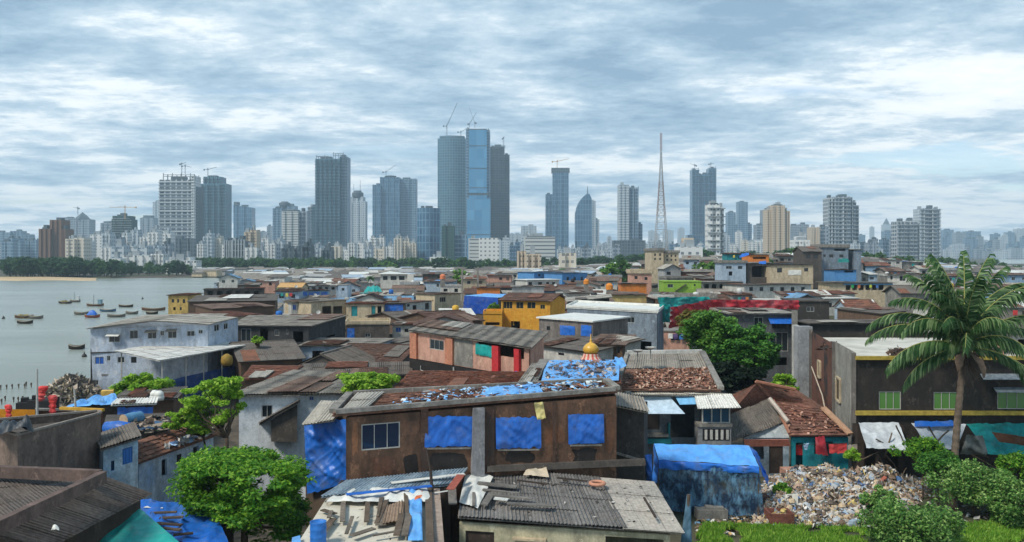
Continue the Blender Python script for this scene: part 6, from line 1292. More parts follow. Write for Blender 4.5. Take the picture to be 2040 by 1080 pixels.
cloth('tarp_strip', [C(1288, 965, 2.5), C(1300, 965, 2.5), C(1298, 905, 4.4), C(1284, 905, 4.4)], M_BLUE, 6, 12, .15, 4, label='crumpled blue tarp strip between the brown building and the tent', cat='tarp')
# --- balconied house behind the tent
h = House('balcony_house', 'two-storey grey house with glazed balcony, awnings and a tile strewn roof', 'house', [C(1262, 786, 6.0), C(1452, 786, 6.0), C(1420, 748, 6.2), C(1250, 745, 6.2)], 0, wallm(S(112, 120, 124), S(84, 92, 96), .5), None, 7)
h.win(1283, 806, 1314, 856, 'dark', glassm(S(60, 50, 44), .4)); h.win(1336, 800, 1384, 872, 'o'); h.walls()
ra2, rb2, rc2, rd2 = C(1228, 776, 6.3), C(1436, 778, 6.3), C(1398, 704, 7.9), C(1250, 706, 7.9)
mb = MB(); m1_, m2_ = L2(ra2, rb2, rc2, rd2, 0, .55), L2(ra2, rb2, rc2, rd2, 1, .55)
roof_surf(mb, ra2, rb2, m2_, m1_, 'tile', 56, rq, th=.1); ro = mb.build('roof', tilem(S(140, 104, 88), S(108, 82, 70), S(190, 144, 122)), h.o); ro['label'] = 'front half of the roof, strewn with reddish tiles'
mb = MB(); roof_surf(mb, m1_, m2_, rc2, rd2, 'corr', 56, rq); mb.build('roof', M_GR, h.o)['label'] = 'upper half of the roof in grey corrugated sheets'
mb = MB(); e = UP*.15; mb.beam(rd2+e, rc2+e, .4, .3); mb.build('parapet', WC['white'], ro)
mb = MB(); mb.beam(rb2+e, rc2+e-(rc2-rb2).normalized()*.25, .45, .28); mb.build('edge_cap', M_CON, ro); mb = MB(); mb.beam(ra2+e, rd2+e-(rd2-ra2).normalized()*.25, .3, .2); mb.build('edge_cap', M_CON, ro)
mb = MB(); roof_surf(mb, C(1225, 788, 6.05), C(1460, 788, 5.95), rb2-UP*.25, ra2-UP*.25, 'corr', 56, rq, th=.05); mb.build('eave_sheet', M_GL, ro)
debris('roof_rubble', 'broken reddish tiles and stones heaped on the balcony house roof', [ra2, rb2, m2_, L2(ra2, rb2, rc2, rd2, .2, .5)], 2200, [S(160, 112, 92), S(130, 92, 76), S(186, 140, 118), S(96, 74, 64), S(206, 180, 160)], .085, 4, .15, .6)
def HP(px, py, k=0):
    u, z = hit(h.c[0], h.c[1], px, py); p = h.P(0, u, 1, k); p.z = z; return p
mb = MB(); mb.hexa([HP(1385, 886, 1.1), HP(1449, 886, 1.1), HP(1449, 886, .003), HP(1385, 886, .003)], [HP(1385, 842, 1.1), HP(1449, 842, 1.1), HP(1449, 842, .003), HP(1385, 842, .003)]); bx = mb.build('balcony', wallm(S(140, 142, 144), None, .3), h.o)
for i in range(5):
    mb = MB(); x = 1397+i*10.5; mb.hexa([HP(x, 869, 1.16), HP(x+5, 869, 1.16), HP(x+5, 869, 1.103), HP(x, 869, 1.103)], [HP(x, 850, 1.16), HP(x+5, 850, 1.16), HP(x+5, 850, 1.103), HP(x, 850, 1.103)]); mb.build('baluster', WC['white'], bx)
mb = MB(); mb.hexa([HP(1393, 871, 1.11), HP(1446, 871, 1.11), HP(1446, 871, 1.105), HP(1393, 871, 1.105)], [HP(1393, 848, 1.11), HP(1446, 848, 1.11), HP(1446, 848, 1.105), HP(1393, 848, 1.105)]); mb.build('balcony_shade_panel', flat(S(34, 34, 36)), bx)  # solid dark panel, its colour painting the shaded gap behind the balusters
mb = MB(); mb.hexa([HP(1383, 844, 1.2), HP(1451, 844, 1.2), HP(1451, 844, .003), HP(1383, 844, .003)], [HP(1383, 838, 1.2), HP(1451, 838, 1.2), HP(1451, 838, .003), HP(1383, 838, .003)]); mb.build('balcony_rail', M_CON, bx)
fr = MB()
for x in (1394, 1412, 1430, 1447): fr.beam(HP(x, 838, .9), HP(x, 804, .9), .09)
for y in (837, 806): fr.beam(HP(1395.5, y, .9), HP(1445.5, y, .9), .07)
fr = fr.build('window', M_FRAME, h.o); fr['label'] = 'glazed balcony window band'
mb = MB(); mb.face([HP(1394, 838, .87), HP(1447, 838, .87), HP(1447, 804, .87), HP(1394, 804, .87)]); mb.face([HP(1447, 838, .87), HP(1447, 838, .0), HP(1447, 804, .0), HP(1447, 804, .87)]); mb.build('pane', glassm(S(40, 76, 100), .1), fr)
mb = MB(); mb.hexa([HP(1276, 868, .5), HP(1330, 868, .5), HP(1330, 868, .003), HP(1276, 868, .003)], [HP(1276, 862, .5), HP(1330, 862, .5), HP(1330, 862, .003), HP(1276, 862, .003)]); mb.build('window_ledge', M_CON, h.o)
mb = MB(); mb.hexa([HP(1281, 882, .4), HP(1336, 882, .4), HP(1336, 882, .003), HP(1281, 882, .003)], [HP(1281, 872, .4), HP(1336, 872, .4), HP(1336, 872, .003), HP(1281, 872, .003)]); mb.build('turquoise_ledge', WC['teal'], h.o)
mb = MB(); mb.tube([HP(1331, 880, .15), HP(1332, 842, .15)], .09, 6); mb.build('turquoise_pipe', WC['teal'], h.o)
mb = MB(); roof_surf(mb, HP(1285, 816, 1.6), HP(1356, 816, 1.6), HP(1334, 790, .1), HP(1276, 790, .1), 'plain', 56, rq, th=.04); mb.build('awning', flat(S(196, 216, 230), .5), h.o)['label'] = 'pale blue-white sheet awning'
mb = MB(); roof_surf(mb, HP(1349, 801, 1.0), HP(1386, 800, 1.0), HP(1380, 788, .1), HP(1344, 788, .1), 'plain', 56, rq, th=.04); mb.build('awning', flat(S(130, 190, 230), .5), h.o)['label'] = 'small light blue awning'
mb = MB(); roof_surf(mb, HP(1380, 806, 1.7), HP(1462, 804, 1.7), HP(1455, 785, .1), HP(1382, 786, .1), 'corr', 56, rq, th=.04); mb.build('awning', M_WH, h.o)['label'] = 'corrugated pale awning over the glazed balcony'
for px, py, lb in ((1270, 700, 'grey satellite dish on the balcony house parapet'), (1296, 694, 'round metal dish behind the balcony house parapet')):
    p = V(px, py, 67); t = thing('satellite_dish', lb, 'dish', p-UP*.8); mb = MB(); mb.lathe((p.x, p.y, p.z-.1), [(.02, 0), (.22, .04), (.38, .14), (.42, .2)], 16); o = mb.build('dish', M_FRAME, t, True); mb = MB(); mb.tube([p-UP*.8, p-UP*.05], .04, 6); mb.build('stand', M_STEEL, t)
# blue tarped roof behind the brown building
h = House('tarp_roof_house', 'house whose roof is a sky blue tarp held down by stones and tiles', 'house', [C(1055, 772, 7.4), C(1238, 768, 7.4), C(1232, 724, 7.8), C(1085, 726, 7.8)], 0, M_COND, None, 6); h.walls()
q = [p+UP*.1 for p in h.c]; mb = MB(); roof_surf(mb, *q, 'tile', 60, rq); ro = mb.build('roof', M_TI, h.o)
cloth('roof_tarp', [L2(*q, .12, .02)+UP*.22, L2(*q, .97, .02)+UP*.2, L2(*q, 1.02, .98)+UP*.2, L2(*q, .03, .98)+UP*.22], M_SKY, 34, 20, .09, 5, parent=h.o)
mb = MB(); mb.beam(q[0]+UP*.18, q[3]+UP*.18, .7, .25); mb.build('roof_rim', M_CON, ro)
debris('weights', 'stones, tiles and rags strewn over the sky blue roof tarp', [L2(*q, u, v) for u, v in ((.12, .08), (.95, .06), (.97, .92), (.1, .92))], 420, [S(70, 72, 80), S(150, 110, 92), S(96, 90, 86), S(190, 180, 170), S(110, 120, 140)], .1, 5, .3, .7)
cloth('tarp', [V(1225, 742, 63), V(1248, 728, 63), V(1240, 712, 66), V(1222, 718, 66)], M_SKY, 8, 8, .3, 5, label='bunched sky blue tarp at the right corner of the tarped roof', cat='tarp')
mh('tile_roof_house', 'house with a wide red-brown tile roof behind the brown building', [C(790, 780, 7.3), C(1035, 768, 7.3), C(1058, 745, 7.6), C(822, 742, 7.6)], M_COND, ('shed', 'tile', M_TI, 0), over=.2)
mh('shanty', 'narrow grey sheet roof strip between the tile roof and the blue tarp roof', [C(1030, 772, 7.6), C(1064, 770, 7.6), C(1088, 728, 7.9), C(1062, 728, 7.9)], M_COND, ('shed', 'corr', M_GR, 0), over=.1)
cloth('tarp', [V(1000, 748, 67), V(1030, 748, 67), V(1030, 740, 69), V(1003, 741, 69)], M_BLUE, 8, 5, .15, 5, label='small blue tarp at the back edge of the red-brown tile roof', cat='tarp')
# golden domed shrine
p = C(1177, 722, 6.2); t = thing('shrine_dome', 'small golden dome with a finial on a red and white striped skirt', 'dome', p); k = p.y/F
mb = MB(); mb.lathe(p, [(.95*k*27, 0), (.6*k*27, 12*k), (.55*k*27, 18*k)], 24, 0)
for i in range(len(mb.f)): mb.mi[i] = i % 2
mb.build('striped_skirt', [flat(S(212, 104, 92)), flat(S(228, 206, 186))], t)
mb = MB(); mb.lathe(p+UP*18*k, [(12*k, 0), (15*k, 4*k), (16*k, 8*k), (14*k, 14*k), (8.5*k, 19*k), (3*k, 22*k), (2*k, 25*k), (3*k, 26.5*k), (1*k, 28*k), (.8*k, 38*k), (.01, 39*k)], 24); mb.build('dome', flat(S(226, 176, 66), .35, .5), t, True)
mb = MB(); mb.box(p-UP*6.2, 3.4*1.2, 3, 6.2); mb.build('base', WC['cream'], t)
# --- tile roofed house with teal wall
hh = House('teal_house', 'house with teal painted wall under a red-brown tile roof', 'house', [C(1578, 872, 2.9), C(1690, 872, 2.9), C(1685, 866, 2.9), C(1575, 866, 2.9)], 0, wallm(S(20, 128, 140), S(16, 108, 122), .25), None, 6)
hh.win(1585, 882, 1600, 935, 'o'); hh.win(1622, 880, 1660, 905, 'o'); hh.walls()
A_, B2_, C2_, D2_, E_ = C(1573, 868, 3.1), C(1694, 868, 3.1), C(1600, 803, 5), C(1506, 764, 6.4), C(1540, 800, 4.95)
mb = MB(); roof_surf(mb, A_, B2_, C(1640, 812, 4.6), E_, 'tile', 62, rq); roof_surf(mb, E_, C(1640, 812, 4.6), C(1585, 776, 5.8), D2_, 'tile', 62, rq); roof_surf(mb, C(1452, 826, 3.9), E_+Vector((0, .02, 0)), D2_+Vector((0, .02, 0)), C(1448, 792, 4.9), 'tile', 62, rq); ro = mb.build('roof', tilem(S(128, 84, 70), S(102, 66, 56), S(156, 112, 94)), hh.o)
mb = MB(); mb.beam(B2_+UP*.12, C(1640, 812, 4.7), .5, .14); mb.build('verge', flat(S(190, 150, 120)), ro)
mb = MB(); mb.tube([D2_+UP*.15, C(1585, 776, 5.95)], .12, 6); mb.tube([D2_+UP*.15, E_+UP*.15, A_+UP*.15], .12, 6); mb.build('ridge_tiles', flat(S(160, 110, 88)), ro)
debris('broken_tiles', 'loose broken tiles along the eave of the teal house', [A_, B2_, C(1660, 840, 3.9), E_], 140, [S(170, 124, 104), S(196, 156, 136), S(110, 80, 68)], .11, 8, .14, .5)
h3 = House('doorway_house', 'small grey house with a salmon awning and a dark doorway beside the teal house', 'house', [C(1482, 872, 2.8), C(1572, 872, 2.8), C(1570, 866, 2.8), C(1480, 866, 2.8)], 0, wallm(S(150, 166, 176), None, .6), None, 9)
h3.win(1532, 888, 1560, 944, 'door', M_DARKW); h3.win(1500, 884, 1522, 915, 'o'); h3.walls()
mb = MB(); roof_surf(mb, C(1458, 878, 2.8), C(1568, 838, 3.8), C(1532, 795, 5.2), C(1452, 828, 4.0), 'corr', 62, rq); mb.build('roof', M_GD, h3.o)
mb = MB(); mb.face([C(1480, 872, 2.8)+Vector((0, -.05, 0)), C(1572, 872, 2.8)+Vector((0, -.05, 0)), C(1568, 838, 3.8)]); mb.build('gable', wallm(S(176, 184, 186), None, .4), h3.o)
mb = MB(); mb.tube([C(1570, 840, 3.95), C(1533, 794, 5.35)], .16, 6); mb.build('verge', flat(S(196, 184, 170)), h3.o)
mb = MB(); roof_surf(mb, C(1484, 889, 2.3), C(1574, 888, 2.3), C(1571, 875, 2.85), C(1481, 875, 2.85), 'plain', 60, rq, th=.05); mb.build('awning', flat(S(206, 130, 108)), h3.o)
for i, (x0, x1, y0, y1, c_, lb) in enumerate([(1624, 1650, 868, 908, (166, 44, 56), 'dark red garment hanging on the teal wall'), (1651, 1687, 882, 903, (206, 70, 70), 'bright red cloth hanging right of the dark red garment'), (1688, 1708, 884, 905, (150, 140, 130), 'brownish grey cloth hanging beside the bright red one'), (1600, 1612, 882, 896, (150, 180, 210), 'pale blue cloth hanging left of the dark red garment')]):
    d_ = hh.c[0].y-.5; cloth('laundry', [V(x0+(3 if i == 3 else 1), y1-(4 if i == 0 else 0), d_), V(x1-(4 if i == 3 else 0), y1, d_), V(x1-(8 if i == 0 else 0), y0, d_), V(x0, y0+3, d_)], plastic(S(*c_), .8), 10, 10, .12, i, label=lb, cat='laundry')
mb = MB(); d_ = hh.c[0].y-.52; mb.tube([V(1590, 886, d_), V(1650, 884, d_), V(1712, 882, d_)], .02, 5); solo(mb, 'clothes_line', M_FDARK, 'thin clothes line along the teal wall', 'clothes line')
mb = MB(); mb.box(C(1607, 957, .0), 3.5, 1.0, .85); solo(mb, 'low_wall', WC['pink'], 'low pinkish parapet in front of the teal wall above the rubbish', 'wall')
mb = MB(); mb.box(C(1592, 905, 1.6)-UP*0, .6, .5, .7); solo(mb, 'bucket', flat(S(180, 40, 44), .5), 'small red object in the dark doorway of the teal house', 'container')
# --- big dark building on the right
DB = 63.6; zt = H-(712-HY)*DB/F
FA_, FB_ = V(1705, 712, DB), V(2140, 712, DB); BA_ = V(1617, 664, 84); BA_.z = zt
hb = House('soot_stained_building', 'big black-stained concrete building with yellow bands and windows painted with green reflections behind the palm', 'building', [FA_, FB_, FB_+Vector((0, 20, 0)), BA_], 0, wallm(S(62, 57, 52), S(34, 32, 31), .85, (.014, .014, .014, 1)), None, 12, .25)
M_GREEN_REFL = glassm(S(78, 124, 58), .15)  # reflected foliage painted into the pane colour as green
for a, b, c, d in ((1751, 780, 1795, 816), (1860, 781, 1908, 816), (1987, 779, 2046, 815)): hb.win(a, b, c, d, 'w', M_GREEN_REFL, 0, None, 2)
hb.walls()
def DP(px, py, k=0): p = V(px, py, DB); p.y -= k; return p
M_BAND = flat(S(176, 154, 70), .8, .2, .35)
for (ya, yb, kk, nm) in ((709, 716, .35, 'roof_band'), (818, 826, .3, 'floor_band')):
    mb = MB(); mb.hexa([DP(1703, yb, kk), DP(2140, yb, kk), DP(2140, yb, .003), DP(1703, yb, .003)], [DP(1703, ya, kk), DP(2140, ya, kk), DP(2140, ya, .003), DP(1703, ya, .003)]); mb.build(nm, M_BAND, hb.o)
for (x0, x1, y0, y1) in ((1946, 2140, 744, 752), (1972, 2140, 771, 777)):
    mb = MB(); roof_surf(mb, DP(x0, y1, .9), DP(x1, y1, .9), DP(x1, y0, .05), DP(x0+6, y0, .05), 'plain', 60, rq, th=.05); mb.build('sunshade', flat(S(150, 160, 166), .7, .2, .5), hb.o)
mb = MB(); sA, sB = hb.c[3], hb.c[0]        # left flank: rendered panel, brick panel, grey pillars
def SP(u, z, k=0):
    d = Vector((sB.x-sA.x, sB.y-sA.y, 0)); nn = Vector((d.y, -d.x, 0)).normalized(); p = sA+d*u; p.z = z; return p+nn*k
mb.hexa([SP(.60, 0, .06), SP(1.0, 0, .06), SP(1.0, 0, .002), SP(.60, 0, .002)], [SP(.60, zt+.35, .06), SP(1.0, zt+.35, .06), SP(1.0, zt+.35, .002), SP(.60, zt+.35, .002)]); mb.build('rendered_panel', wallm(S(164, 160, 150), S(130, 126, 118), .4), hb.o)
nb = NB('brick'); br = nb.N.new('ShaderNodeTexBrick'); nb.L.new(nb.N.new('ShaderNodeUVMap').outputs[0], br.inputs['Vector']); br.inputs['Scale'].default_value = 1; br.inputs['Brick Width'].default_value = .46; br.inputs['Row Height'].default_value = .18; br.inputs['Mortar Size'].default_value = .02
br.inputs['Color1'].default_value = S(124, 74, 58); br.inputs['Color2'].default_value = S(96, 60, 50); br.inputs['Mortar'].default_value = S(116, 96, 84); cc_ = nb.mix(nb.ramp(nb.noise(.35, 5, .6, (1, 1, .8)), .5, .6), br.outputs['Color'], S(58, 52, 50)); M_BRICK = nb.done(cc_, .9)
mb = MB(); mb.face([SP(.0, 0, .04), SP(.6, 0, .04), SP(.6, zt+.1, .04), SP(.0, zt+.1, .04)], ((0, 0), (14, 0), (14, zt), (0, zt))); mb.build('brick_panel', M_BRICK, hb.o)
for u in (.60, .985, .0): mb = MB(); mb.hexa([SP(u, 0, .25), SP(u+.02, 0, .25), SP(u+.02, 0, .0), SP(u, 0, .0)], [SP(u, zt+.3, .25), SP(u+.02, zt+.3, .25), SP(u+.02, zt+.3, 0), SP(u, zt+.3, 0)]); mb.build('corner_pier', wallm(S(120, 114, 108), None, .5), hb.o)
for u0, u1, z0, z1 in ((.66, .74, 4.4, 6.2), (.22, .28, 5.0, 6.4)):
    mb = MB()
    for a in ((u0, z0, u1, z0), (u0, z1, u1, z1), (u0, z0, u0, z1), (u1, z0, u1, z1)): mb.beam(SP(a[0], a[1], .12), SP(a[2], a[3], .12), .16)
    w_ = mb.build('window', WC['cream'], hb.o); mb = MB(); mb.face([SP(u0, z0, .09), SP(u1, z0, .09), SP(u1, z1, .09), SP(u0, z1, .09)]); mb.build('pane', glassm(S(70, 58, 48), .4), w_)
mb = MB(); mb.tube([SP(.10, 5.5, .3), SP(.45, 4.0, .5), SP(.62, 3.2, .8)], .06, 6); mb.tube([SP(.6, 2.6, .5), SP(.85, 1.6, .5), SP(.98, .7, .5)], .06, 6); mb.build('drain_pipe', flat(S(196, 180, 160)), hb.o)
mb = MB(); q = [FA_-UP*.5, FB_-UP*.5, FB_+Vector((0, 20, -.5)), BA_-UP*.5]; mb.face(q); mb.build('roof', flat(S(206, 202, 190), .85, .2, .3, .4), hb.o)
mb = MB(); c_ = V(1600, 650, 90); mb.box((c_.x, c_.y, 0), 1.5, 1.2, c_.z); solo(mb, 'pillar', wallm(S(166, 168, 170), None, .4), 'tall grey concrete pillar left of the brick flank', 'pillar')
mb = MB(); c_ = V(1588, 660, 91); mb.box((c_.x, c_.y+.5, 0), .5, .8, c_.z+.6); solo(mb, 'pillar', WC['white'], 'narrow pale wall edge against the tall grey concrete pillar', 'pillar')
# things on its flat roof
mh('roof_room', 'pink roof room with a brown pillar right of the palm trunk', QD(1938, 668, 2000, 668, 70, 3), 'pink', ('flat', 'plain', M_GR, 0), [(1962, 678, 1982, 706, 'door', WC['ltgrey'])], base=zt-.5, cat='room')
mh('roof_room', 'pale grey roof room with brown posts at the right edge', QD(2003, 668, 2060, 668, 70.5, 3), 'ltgrey', ('shed', 'corr', M_GD, 0), [(2028, 676, 2050, 700, 'o', None)], base=zt-.5, cat='room')
mb = MB(); 
mb.hexa([V(1700, 686, 75), V(1778, 686, 75), V(1778, 686, 75.3), V(1700, 686, 75.3)], [V(1700, 684, 75), V(1778, 684, 75), V(1778, 684, 75.3), V(1700, 684, 75.3)])
mb = MB(); hh_ = C(1670, 688, zt-.45)
debris('rubbish_scatter', 'dark scattered rubbish on the white flat roof', [C(1630, 700, zt-.45), C(1670, 700, zt-.45), C(1665, 684, zt-.45), C(1635, 684, zt-.45)], 60, [S(90, 70, 60), S(60, 52, 48), S(120, 90, 76)], .16, 3, .1, .8)
debris('rubbish_scatter', 'brown litter heap on the white roof under the left palm fronds', [C(1770, 712, zt-.4), C(1850, 712, zt-.4), C(1845, 700, zt-.4), C(1775, 700, zt-.4)], 140, [S(90, 70, 60), S(60, 52, 48), S(140, 110, 90), S(190, 180, 170)], .18, 13, .15, .9)
# tarps and poles at its foot
M_SIL = plastic(S(196, 202, 206), .5, .25)
cloth('lean_to_tarp', [C(1726, 893, 3.0), C(1812, 898, 2.7), V(1790, 842, 62.8), V(1710, 842, 62.8)], M_SIL, 20, 14, .16, 5, label='dirty white tarp lean-to under the lower yellow band, left one', cat='tarp', sag=.3)
cloth('lean_to_tarp', [C(1852, 893, 2.9), C(1905, 896, 2.7), V(1925, 845, 62.8), V(1815, 843, 62.8)], M_SIL, 20, 14, .16, 15, label='dirty white tarp lean-to between the shrub and the palm trunk', cat='tarp', sag=.3)
cloth('lean_to_tarp', [V(1822, 850, 62.0), V(1908, 850, 62.0), V(1908, 840, 62.6), V(1822, 839, 62.6)], M_BLUE, 16, 5, .1, 2, label='thin blue tarp edge above the white lean-to tarp', cat='tarp')
cloth('lean_to_tarp', [C(1968, 905, 2.6), C(2090, 912, 2.4), V(2120, 845, 62.8), V(1925, 845, 62.8)], plastic(S(14, 140, 136), .5, .45), 30, 16, .3, 5, label='large turquoise tarp lean-to at the right edge', cat='tarp', sag=.35)
cloth('lean_to_tarp', [C(1990, 880, 3.6), C(2060, 890, 3.2), C(2070, 874, 4.0), C(1975, 860, 4.3)], plastic(S(126, 84, 66), .8), 14, 6, .12, 5, label='brown cloth lying on the turquoise tarp', cat='cloth')
cloth('lean_to_tarp', [C(1912, 905, 2.6), C(1968, 905, 2.6), C(1958, 868, 4.0), C(1925, 866, 4.1)], plastic(S(120, 124, 122), .8), 12, 10, .25, 8, label='rounded grey sack cloth right of the palm trunk', cat='cloth')
for i, (a, b, c, d, r_) in enumerate([(1762, 912, 1777, 862, .07), (1745, 875, 1800, 903, .05), (1748, 905, 1772, 948, .06), (1766, 908, 1788, 935, .06), (1748, 950, 1748, 905, .06), (1785, 848, 1802, 884, .06), (1850, 850, 1876, 895, .06), (1862, 884, 1890, 858, .08), (1920, 880, 1970, 912, .07), (1925, 900, 1990, 935, .05), (1935, 905, 1960, 940, .05), (1712, 918, 1750, 900, .05), (1790, 960, 1806, 932, .05)]):
    p, q = V(a, b, 60.5-i*.05), V(c, d, 60.9-i*.05); mb = MB(); limb(mb, p, q, r_, r_*.7, rq, 6, 5, .06); o = solo(mb, 'wooden_pole', M_WOOD, 'x', 'pole', 'crooked poles below the lower yellow band'); AUTO.append((o, 'crooked thin pole', 'under the tarps below the big dark building'))
mb = MB(); mb.box(V(1757, 955, 62.2), .02, .02, .02)
hw = House('store', 'dark brown timber store under the white lean-to tarp', 'store', QD(1708, 848, 1800, 848, 62.6, .9), 0, M_DARKW, None, 3); hw.win(1722, 885, 1746, 945, 'o'); hw.win(1765, 885, 1790, 945, 'o'); hw.walls()
# --- left foreground
CR = wallm(S(134, 116, 104), S(98, 86, 78), .7)
h = House('concrete_tank_house', 'brown-grey blank concrete block house with a stained pointed corner, far left', 'house', [C(35, 868, 7.8), C(201, 824, 7.8), C(150, 805, 7.8), C(-60, 845, 7.8)], 0, CR, None, 5)
h.c = [C(35, 868, 7.8), C(201, 824, 7.8), C(196, 820, 7.8), C(-70, 843, 7.8)]
h.walls(); mb = MB()
mb.face([p-UP*.35 for p in h.c]); mb.build('roof', M_COND, h.o)
for i in range(4): 
    p, q = h.c[i], h.c[(i+1) % 4]; mb = MB(); e_ = (q-p).normalized(); mb.beam(p+e_*.06+UP*.05, q-e_*.06+UP*.05, .14, .1); mb.build('coping', wallm(S(150, 140, 130), None, .3), h.o)
mb = MB(); p = C(22, 862, 7.6); 
cloth('tarp_heap', [C(-20, 870, 7.9), C(66, 862, 7.9), C(62, 846, 8.0), C(-20, 848, 8.0)], plastic(S(46, 54, 62), .5), 26, 12, .55, 5, label='heap of black plastic on the roof of the far left block house', cat='plastic heap')
plank('short plank standing up behind the black plastic heap', C(62, 852, 7.9), C(58, 838, 8.3), .14, .05)
h = House('orange_walled_house', 'house with an ochre orange wall and brick parapet behind the far left block', 'house', [V(-70, 814, 56), V(70, 816, 56), V(70, 816, 60), V(-70, 814, 60)], 0, wallm(S(192, 128, 24), S(170, 108, 20), .08), None, 6); h.walls()
h = House('brick_parapet', 'low dark brick parapet right of the ochre orange wall', 'parapet', [V(70, 817, 56.4), V(205, 820, 58), V(205, 820, 61), V(70, 817, 60)], 0, M_BRICK, None, 6); h.walls(); mb = MB(); mb.beam(h.c[0]+UP*.06, h.c[1]+UP*.06, .3, .12); mb.build('coping', M_CON, h.o)
for (px, y0, y1, D_, lb) in ((74, 735, 850, 54, 'tall thin pale pole by the red cloths at the far left'), (150, 775, 832, 57, 'leaning pale pole right of the red cloths')):
    mb = MB(); mb.tube([V(px+(2 if px > 100 else 0), y1, D_), V(px-(2 if px > 100 else 0), y0, D_)], [.09, .05], 8); solo(mb, 'pole', M_FRAME, lb, 'pole')
for i, (px, py, w, hh_, lb) in enumerate([(17, 806, 17, 36, 'red cloth tied up over the ochre orange wall'), (87, 769, 24, 30, 'knotted red cloth bundle beside the tall pale pole'), (105, 787, 20, 38, 'long hanging red cloth right of the knotted bundle')]):
    D_ = 54.5; v = []; f = []
    for j in range(15):
        t_ = j/14; r_ = w/F*D_/2*.85*(1.0 if t_ < .25 else .72+.12*math.sin(j*1.7))*(.55 if j == 0 else 1)*(1 if t_ < .9 else .8)
        for k in range(18):
            a = k/18*2*math.pi; rr = r_*(1+.28*noise.noise(Vector((math.cos(a)*1.5+i*5, math.sin(a)*1.5, j*.5)))); c_ = V(px-(8*t_ if i == 1 else 0), py+t_*hh_, D_); v.append((c_.x+math.cos(a)*rr, c_.y+math.sin(a)*rr*.6, c_.z))
    for j in range(14):
        for k in range(18): f.append((j*18+k, (j+1)*18+k, (j+1)*18+(k+1) % 18, j*18+(k+1) % 18))
    f.append(tuple(range(18))); v = np.array(v); c_ = (v.min(0)+v.max(0))/2; me = bpy.data.meshes.new('red_cloth'); me.from_pydata((v-c_).tolist(), [], f); me.materials.append(plastic(S(214, 62, 58), .8, .25)); o = bpy.data.objects.new('red_cloth', me); COL.objects.link(o); o.location = c_.tolist(); tag(o, lb, 'cloth', 'red cloths hung at the far left')
# pale blue small house with the long low wall
h = House('pale_blue_hut', 'weathered pale blue hut with a bright blue window right of the far left block', 'hut', [C(206, 897, 6.2), C(275, 876, 6.6), C(262, 848, 6.6), C(192, 872, 6.4)], 0, wallm(S(176, 202, 216), S(136, 166, 186), .6), None, 5); h.fm = flat(S(40, 100, 160), .5)
h.win(244, 892, 264, 924, 'w', glassm(S(70, 130, 200), .3), 0, 'bright blue framed window', 2); h.win(221, 918, 228, 938, 'dark'); h.roof('shed', 'corr', M_GD, .15); h.walls()
h = House('long_blue_wall_house', 'low long house with peeling blue and white wall and a broken tile roof', 'house', [C(276, 924, 4.9), C(425, 870, 4.9), C(395, 845, 5.6), C(262, 888, 5.6)], 0, wallm(S(214, 226, 236), S(110, 156, 206), .5), None, 7)
h.win(322, 915, 333, 948, 'o'); h.win(352, 905, 362, 925, 'dark'); h.win(385, 890, 396, 915, 'o'); h.roof('shed', 'tile', tilem(S(140, 92, 74), S(104, 72, 60), S(176, 124, 100)), .25); h.walls()
debris('white_bags', 'row of crumpled pale bags along the eave of the broken tile roof', [C(330, 900, 5.0), C(425, 866, 5.0), C(422, 862, 5.2), C(330, 894, 5.2)], 120, [S(220, 216, 206), S(196, 196, 196), S(160, 190, 220)], .16, 8, .15, 1)
# low blue-tarped roofs under the big tree
bt = thing('blue_tarp_shack', 'low shack with blue tarps and dark planks on its roof under the big near tree', 'shack', C(360, 1060, 0))
b1 = [C(262, 1060, 3.8), C(470, 1120, 3.6), C(420, 1010, 3.8), C(262, 1003, 3.9)]; mb = MB(); roof_surf(mb, *b1, 'plain', 40, rq); mb.build('roof', M_GD, bt); mb = MB(); mb.box((sum(p.x for p in b1)/4, sum(p.y for p in b1)/4, 0), 4.2, 3.2, 3.6); mb.build('wall', M_DARKW, bt)
cloth('roof_tarp', [p+UP*.15 for p in b1], M_BLUE, 30, 18, .16, 7, parent=bt)
for i, (a, b, c, d) in enumerate([(318, 1032, 365, 1030), (312, 1042, 362, 1046), (325, 1052, 360, 1056), (345, 1066, 385, 1062), (300, 1022, 352, 1020)]):
    AUTO.append((plank('x', C(a, b, 4.15), C(c, d, 4.15), .22, .06, group='planks on the blue tarp under the big tree', mat=M_DARKW if i % 2 else M_WOOD), 'dark plank', 'lying on the blue tarp under the big tree'))
mb = MB(); roof_surf(mb, C(268, 1010, 4.1), C(325, 1012, 4.1), C(318, 1004, 4.15), C(272, 1002, 4.15), 'plain', 40, rq, th=.02); solo(mb, 'sheet', M_WHT, 'white sheet edge on the blue tarped shack', 'sheet')
